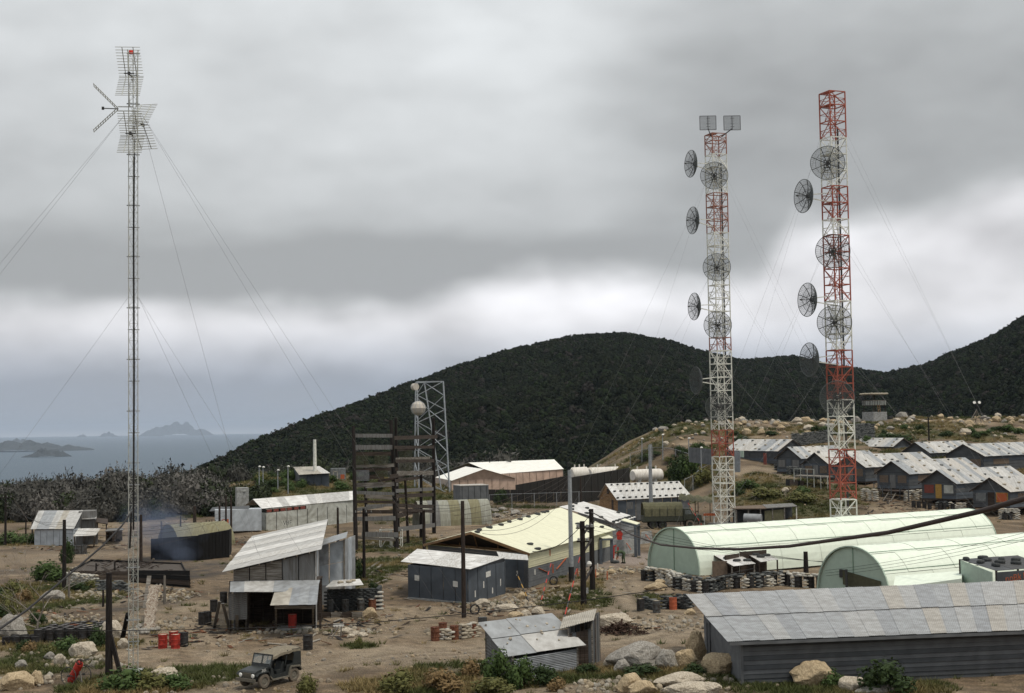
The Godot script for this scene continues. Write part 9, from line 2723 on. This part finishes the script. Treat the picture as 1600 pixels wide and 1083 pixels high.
	for q in [[-25.91, -96.60, 0.32, 0], [-25.72, -97.50, 0.24, 1], [-24.87, -95.90, 0.42, 2], [-24.47, -96.50, 0.28, 3], [-25.98, -99.00, 0.32, 4], [-25.18, -98.30, 0.24, 5]]: boulder(q[0], q[1], Vector3(1.2, 0.8, 1.0) * q[2], q[3], "rock_grey", "dark rough stone at the foot of the mottled leaning slab", q[3] * 1.1, 0.28, "stones at the slab foot")
	for q in [[-11.24, -94.50, 0.42, 6], [-10.54, -93.90, 0.28, 7], [-9.94, -93.00, 0.32, 8], [-10.67, -92.50, 0.24, 9]]: boulder(q[0], q[1], Vector3(1.2, 0.8, 1.0) * q[2], q[3], "rock_pale", "pale stone on the dirt before the crates", q[3] * 1.1, 0.28, "stones before the crates")
	for q in [[-53.03, -235.00, 0.84, 10], [-51.93, -237.20, 0.56, 11], [-49.98, -238.00, 0.64, 12], [-49.92, -231.30, 0.48, 13], [-47.58, -231.50, 0.84, 14]]: boulder(q[0], q[1], Vector3(1.2, 0.8, 1.0) * q[2], q[3], "rock_tan", "yellowish boulder on the bank behind the scorched wall", q[3] * 1.1, 0.28, "stones on the yellow bank")
	for q in [[-4.07, -206.30, 0.56, 15], [-2.75, -211.60, 0.64, 16], [-1.36, -218.70, 0.48, 17], [0.10, -213.90, 0.84, 18], [1.49, -207.80, 0.56, 19], [-1.92, -227.90, 0.64, 20], [-0.39, -226.20, 0.48, 21], [-3.39, -223.60, 0.84, 22]]: boulder(q[0], q[1], Vector3(1.2, 0.8, 1.0) * q[2], q[3], "rock_grey", "grey rubble stone on the bank by the plant box", q[3] * 1.1, 0.28, "rubble below the plant box")
	for q in [[6.17, -131.80, 0.28, 23], [6.98, -130.60, 0.32, 24], [7.92, -131.60, 0.24, 25], [8.68, -129.80, 0.42, 26], [9.66, -131.30, 0.28, 27], [10.35, -129.00, 0.32, 28], [8.91, -133.20, 0.24, 29], [7.11, -127.80, 0.42, 30]]: boulder(q[0], q[1], Vector3(1.2, 0.8, 1.0) * q[2], q[3], "rock_tan", "tan stone edging the gravel pad", q[3] * 1.1, 0.28, "stones edging the gravel pad")
	for i in 250:
		var px := rng.randf()
		var d := rng.randf_range(262.0, 293.0)
		var x := lerpf(28.0, 108.0, px)
		if rng.randf() < 0.25 and d < 278.0: continue
		var s := rng.randf_range(0.25, 0.6) if rng.randf() < 0.75 else rng.randf_range(0.6, 1.05)
		boulder(x, -d, Vector3(s * rng.randf_range(0.9, 1.5), s, s), i, ["rock_tan", "rock_tan", "rock_pale", "rock_grey"][i % 4], ["tan boulder strewn on the rocky ridge behind the barracks", "tan boulder strewn on the rocky ridge behind the barracks", "pale boulder strewn on the rocky ridge behind the barracks", "grey boulder strewn on the rocky ridge behind the barracks"][i % 4], rng.randf() * TAU, 0.35, "boulders of the rocky ridge")

func plants() -> void:
	for k in [["leaf_green", 0.052, 0.082, 0.026], ["leaf_dark", 0.028, 0.045, 0.016], ["leaf_olive", 0.10, 0.10, 0.035], ["leaf_dry", 0.17, 0.115, 0.055]]:
		mat(k[0], lin(k[1], k[2], k[3]), 0.7)
		M[k[0]].backlight_enabled = true
		M[k[0]].backlight = Color(0.10, 0.12, 0.05)
		M[k[0]].metallic_specular = 0.25
	for q in [
		[-1.00, -75.50, 0.78, 1.13, "leaf_green", "leafy green shrub at the corner of the low shelter"],
		[0.13, -74.70, 0.77, 0.97, "leaf_green", "green shrub hiding the foot of the corrugated wall"],
		[1.48, -75.30, 0.68, 0.63, "leaf_dark", "dark green shrub at the end of the corrugated wall"],
		[18.23, -71.10, 1.22, 1.06, "leaf_dark", "broad dark bush against the dark shed wall"],
		[14.56, -75.70, 0.58, 0.64, "leaf_green", "green shrub between tan boulders at the shed wall"],
		[15.97, -73.00, 0.56, 0.57, "leaf_green", "green shrub below the big whitish boulder"],
		[-26.27, -90.00, 0.57, 0.82, "leaf_dark", "round green bush beside the round white boulder"],
		[-20.70, -75.30, 1.19, 0.73, "leaf_green", "low leafy bush at the foot of the slender mast"],
		[-19.14, -75.50, 0.95, 0.64, "leaf_olive", "low olive bush below the jagged whitish boulder"],
		[-17.97, -75.80, 0.78, 0.54, "leaf_green", "low green bush beside the jeep track"],
		[-27.94, -88.70, 0.88, 0.52, "leaf_green", "green weeds before the drum cluster"],
		[-40.40, -115.90, 1.04, 0.98, "leaf_olive", "olive shrub on the slope below the bay road"],
		[-42.19, -129.30, 1.45, 1.09, "leaf_green", "green shrub beside the enclosure pole"],
		[-37.28, -105.20, 0.71, 1.02, "leaf_olive", "olive shrub behind the large pale grey boulder"],
		[-46.29, -147.90, 0.73, 1.44, "leaf_dark", "dark shrub behind the enclosure pole"],
		[-14.50, -128.10, 0.92, 1.49, "leaf_dark", "tall dark bush beside the workshop side room"],
		[-11.63, -118.00, 0.53, 0.54, "leaf_dark", "small dark bush beside the bunker"],
		[-2.42, -238.20, 1.29, 1.54, "leaf_dark", "dark bush beside the plant box"],
		[27.82, -241.60, 1.96, 2.82, "leaf_dark", "big dark green bush on the bank above the cabin roof"],
		[29.73, -241.20, 1.41, 2.03, "leaf_green", "green bush beside the big dark one on the bank"],
		[30.16, -228.30, 1.75, 1.63, "leaf_olive", "olive bush on the bank below the yard wall"],
		[34.63, -212.50, 1.72, 0.90, "leaf_green", "flat green bush on the bank below the long barracks hut"],
		[36.02, -202.80, 2.28, 0.92, "leaf_olive", "flat olive bush on the bank above the long low shelter"],
		[40.03, -198.00, 2.23, 0.90, "leaf_olive", "olive bush on the bank below the low dark plank wall"],
		[41.43, -204.80, 1.20, 0.66, "leaf_green", "green bush below the low dark plank wall"],
		[-61.22, -174.40, 1.81, 0.90, "leaf_green", "green bush on the verge by the bay road pole"],
		[-58.56, -173.00, 1.32, 0.78, "leaf_green", "green bush at the wall of the pale blue hut"],
		[6.60, -77.20, 1.04, 0.35, "leaf_dark", "low dark growth under the largest grey boulder"],
		[9.66, -76.90, 0.69, 0.35, "leaf_dark", "low dark growth under the tan boulders"],
		[-6.14, -73.40, 0.92, 0.67, "leaf_olive", "dry olive bush beside the jeep track"],
		[-3.86, -73.60, 0.99, 0.72, "leaf_dry", "rusty dry bush beside the jeep track"],
		[-2.50, -77.20, 0.52, 0.60, "leaf_dry", "rusty twiggy bush before the low shelter"],
		[-10.71, -73.40, 0.50, 0.57, "leaf_olive", "small dry bush behind the jeep"],
		[3.74, -78.20, 0.63, 0.30, "leaf_dark", "low dark growth before the booth"],
		[-1.24, -73.00, 0.99, 0.52, "leaf_olive", "olive weeds below the shelter shrubs"],
		[2.02, -73.50, 0.50, 0.38, "leaf_dry", "dry weeds on the slope below the booth"],
		[-9.76, -88.70, 0.28, 0.34, "leaf_olive", "tuft of dry weed on the dirt before the crates"],
		[32.75, -208.00, 0.94, 0.67, "leaf_dark", "small dark bush by the long low shelter"],
		[69.61, -259.40, 3.50, 1.01, "leaf_dark", "dark bush on the slope under the ridge boulders"],
		[66.20, -269.00, 1.82, 0.70, "leaf_green", "low bush below the watchtower"],
	]: shrub(q[0], q[1], Vector3(q[2] * 1.1, q[3], q[2]), q[4], q[5])
	for q in [[-42.21, -265.60, 1.12, 0.77], [-44.72, -252.80, 0.99, 1.14], [-40.76, -254.50, 0.99, 0.75], [-39.01, -248.70, 0.80, 0.95], [-29.39, -262.10, 1.04, 1.00], [-41.08, -260.00, 1.48, 1.09], [-37.04, -256.90, 1.11, 0.75], [-39.40, -250.90, 0.85, 0.88], [-37.77, -253.40, 1.02, 0.93], [-41.57, -246.80, 0.97, 0.65], [-30.32, -251.10, 1.44, 1.01], [-63.43, -420.00, 1.37, 1.23], [-33.11, -258.20, 1.22, 0.83]]: shrub(q[0], q[1], Vector3(q[2] * 1.1, q[3], q[2]), "leaf_green", "green shrub growing on the round knoll", "shrubs on the knoll")
	for q in [[-43.17, -251.90, 1.25, 0.90], [-45.93, -258.10, 1.30, 0.83], [-34.81, -256.90, 1.30, 0.74], [-42.71, -246.80, 1.20, 0.85], [-45.11, -265.10, 1.00, 1.08], [-26.67, -248.90, 1.24, 0.68], [-26.99, -258.60, 0.99, 0.97], [-24.26, -253.10, 1.10, 0.76], [-44.81, -265.00, 1.36, 0.99], [-42.68, -253.40, 1.33, 0.86], [-36.34, -256.40, 1.10, 0.77]]: shrub(q[0], q[1], Vector3(q[2] * 1.1, q[3], q[2]), "leaf_dark", "green shrub growing on the round knoll", "shrubs on the knoll")
	for q in [[-45.69, -258.10, 1.49, 1.06], [-37.42, -269.50, 1.15, 0.72]]: shrub(q[0], q[1], Vector3(q[2] * 1.1, q[3], q[2]), "leaf_olive", "green shrub growing on the round knoll", "shrubs on the knoll")
	for q in [[31.60, -275.20, 0.83, 0.52], [60.30, -267.30, 0.93, 0.71], [62.86, -266.70, 1.32, 0.70], [56.00, -262.90, 0.73, 0.72], [75.95, -266.90, 1.32, 0.52]]: shrub(q[0], q[1], Vector3(q[2] * 1.1, q[3], q[2]), "leaf_olive", "low shrub among the boulders of the rocky ridge", "shrubs on the rocky ridge")
	for q in [[57.03, -269.30, 0.88, 0.75], [85.15, -261.40, 0.62, 0.55], [42.06, -263.20, 1.34, 0.74], [48.50, -267.50, 1.36, 0.54], [63.25, -264.00, 1.16, 0.52], [41.68, -269.00, 1.13, 0.70], [91.33, -269.50, 1.35, 0.48], [59.63, -269.80, 1.44, 0.57], [85.38, -265.20, 0.66, 0.74], [68.90, -260.20, 1.11, 0.74], [77.34, -270.80, 0.88, 0.63], [80.14, -263.20, 1.03, 0.60], [30.50, -284.10, 1.45, 0.66], [80.02, -263.60, 1.37, 0.60], [69.42, -266.00, 0.72, 0.70]]: shrub(q[0], q[1], Vector3(q[2] * 1.1, q[3], q[2]), "leaf_dark", "low shrub among the boulders of the rocky ridge", "shrubs on the rocky ridge")
	for q in [[64.68, -259.90, 0.91, 0.72], [93.27, -268.50, 1.43, 0.77], [74.25, -270.30, 0.75, 0.66], [86.24, -263.30, 1.32, 0.50], [67.96, -261.70, 1.05, 0.69], [59.02, -271.40, 1.21, 0.48], [85.17, -262.70, 0.71, 0.55], [88.99, -266.10, 0.89, 0.46], [85.05, -265.80, 1.24, 0.77], [94.08, -265.20, 0.96, 0.64]]: shrub(q[0], q[1], Vector3(q[2] * 1.1, q[3], q[2]), "leaf_green", "low shrub among the boulders of the rocky ridge", "shrubs on the rocky ridge")
	for q in [[-37.34, -122.20, 0.89, 0.49], [-35.03, -98.80, 0.72, 0.38], [-26.74, -86.60, 0.39, 0.42], [-30.58, -89.20, 0.51, 0.41], [-37.47, -104.70, 0.60, 0.60], [-41.66, -119.10, 0.61, 0.68], [-33.74, -101.30, 0.64, 0.51], [-42.60, -118.80, 0.80, 0.42], [-41.56, -117.30, 0.85, 0.56]]: shrub(q[0], q[1], Vector3(q[2] * 1.1, q[3], q[2]), "leaf_dark", "scrubby bush on the slope around the drum cluster", "bushes around the drum cluster")
	for q in [[-38.96, -115.30, 0.48, 0.34], [-36.46, -123.20, 0.76, 0.54], [-28.24, -86.70, 0.45, 0.36], [-41.73, -118.00, 0.57, 0.66]]: shrub(q[0], q[1], Vector3(q[2] * 1.1, q[3], q[2]), "leaf_olive", "scrubby bush on the slope around the drum cluster", "bushes around the drum cluster")
	for q in [[-29.93, -88.20, 0.49, 0.41], [-39.22, -113.90, 0.72, 0.66]]: shrub(q[0], q[1], Vector3(q[2] * 1.1, q[3], q[2]), "leaf_dry", "scrubby bush on the slope around the drum cluster", "bushes around the drum cluster")
	for q in [[30.01, -248.80, 1.04, 0.69], [25.16, -267.70, 1.09, 0.68], [32.52, -253.10, 1.19, 0.83], [26.93, -248.70, 1.29, 0.55], [28.14, -256.50, 1.11, 0.60]]: shrub(q[0], q[1], Vector3(q[2] * 1.1, q[3], q[2]), "leaf_olive", "scrubby bush on the hillside by the lamp posts", "bushes on the hillside")
	for q in [[33.55, -256.10, 0.96, 0.78], [24.50, -255.30, 1.15, 0.62], [30.20, -258.20, 1.28, 0.87], [30.84, -257.40, 1.11, 0.56]]: shrub(q[0], q[1], Vector3(q[2] * 1.1, q[3], q[2]), "leaf_dark", "scrubby bush on the hillside by the lamp posts", "bushes on the hillside")
	for q in [[26.36, -262.80, 1.01, 0.52], [21.34, -258.10, 0.80, 0.57], [32.98, -257.40, 1.08, 0.70], [27.74, -248.90, 0.98, 0.78], [33.89, -252.10, 1.26, 0.83], [24.40, -264.20, 1.36, 0.67], [32.32, -246.20, 1.13, 0.72]]: shrub(q[0], q[1], Vector3(q[2] * 1.1, q[3], q[2]), "leaf_green", "scrubby bush on the hillside by the lamp posts", "bushes on the hillside")

func litter() -> void:
	var g := Geo.new()
	g.bar(Vector3(-0.5, 0, 0), Vector3(0.5, 0, 0), 0.14, 0.03)
	var where := []
	var tints := []
	for q in LITTER:
		for i in int(q[2] * q[3] * 5.0 * q[4]):
			var x: float = q[0] + rng.randfn() * q[2] * 0.5
			var z: float = q[1] + rng.randfn() * q[3] * 0.5
			var b := Basis(Vector3.UP, rng.randf() * TAU) * Basis(Vector3.BACK, rng.randfn() * 0.15)
			where.append(Transform3D(b.scaled_local(Vector3(rng.randf_range(0.25, 1.3), 1.0, rng.randf_range(0.4, 1.8))), gp(x, z, 0.05)))
			tints.append([Color(0.16, 0.14, 0.12), Color(0.06, 0.045, 0.035), Color(0.25, 0.23, 0.20), Color(0.03, 0.028, 0.027), Color(0.13, 0.06, 0.035)][rng.randi() % 5] * rng.randf_range(0.7, 1.2))
	scatter("litter", g.mesh(), M.leaf_far, where, tints, "broken boards and rubbish strewn about the yard", "litter")

func smoke() -> void:
	var r := RandomNumberGenerator.new()
	r.seed = 15
	var lo := Vector3(-33.79, 0.28, -148.50)
	var hi := Vector3(-36.92, 4.93, -151.00)
	for i in 34:
		var t := pow(r.randf(), 1.3)
		var f := FogVolume.new()
		f.name = numbered("smoke")
		f.shape = RenderingServer.FOG_VOLUME_SHAPE_ELLIPSOID
		var s := lerpf(1.3, 4.2, t) * r.randf_range(0.7, 1.3)
		f.size = Vector3(s * 1.5, s, s * 1.2)
		var m := FogMaterial.new()
		m.albedo = Color(0.62, 0.68, 0.80)
		m.density = lerpf(0.042, 0.005, t)
		f.material = m
		f.position = lo.lerp(hi, t) + Vector3(r.randfn() * (0.5 + 1.5 * t) - 1.5 * sin(t * 3.0), r.randfn() * 0.5 * (0.4 + t), r.randfn() * 0.5)
		add_child(f)
		meta(f, "thin blue smoke drifting over the black scorched wall", "smoke", "smoke at the scorched wall", "stuff")

func _ready() -> void:
	rng.seed = 12345
	bump.seed = 3
	bump.frequency = 0.06
	bump.fractal_octaves = 3
	patch.seed = 9
	patch.frequency = 0.03
	patch.fractal_octaves = 4
	var cam := Camera3D.new()
	cam.name = "camera"
	cam.fov = 27.40
	cam.near = 0.2
	cam.far = 140000.0
	cam.position = Vector3(0, 13.5, 0)
	cam.basis = Basis(Vector3.RIGHT, deg_to_rad(3.18)) * Basis(Vector3.BACK, -0.015)
	add_child(cam)
	cam.current = true
	var env := Environment.new()
	env.background_mode = Environment.BG_SKY
	env.sky = Sky.new()
	env.sky.sky_material = make_sky()
	env.tonemap_mode = Environment.TONE_MAPPER_LINEAR
	env.tonemap_exposure = 1.5
	env.fog_enabled = true
	env.fog_density = 0.000022
	env.fog_light_color = Color(0.80, 0.86, 0.94)
	env.volumetric_fog_enabled = true
	env.volumetric_fog_density = 0.0
	env.sdfgi_enabled = true
	env.ssao_enabled = true
	env.ssil_enabled = true
	var we := WorldEnvironment.new()
	we.name = "environment"
	we.environment = env
	add_child(we)
	var sun := DirectionalLight3D.new()
	sun.name = "sun"
	sun.light_color = Color(1.0, 0.965, 0.90)
	sun.light_energy = 0.5
	sun.light_angular_distance = 10.0
	sun.shadow_enabled = true
	sun.basis = Basis.looking_at(Vector3(-0.36, -1.0, -0.26).normalized(), Vector3.UP)
	add_child(sun)
	make_textures()
	make_materials()
	make_shapes()
	make_ground()
	make_hill()
	make_sea()
	make_scrub()
	grey_shed()
	workshop()
	bunker()
	privy()
	yellow_hall()
	quonsets()
	barracks()
	left_huts()
	far_buildings()
	watchtower()
	timber_frame()
	make_towers()
	make_mast()
	make_poles()
	make_wires()
	jeep()
	truck()
	fire_cart()
	people()
	yard()
	rocks()
	plants()
	smoke()
	make_grass()
	litter()
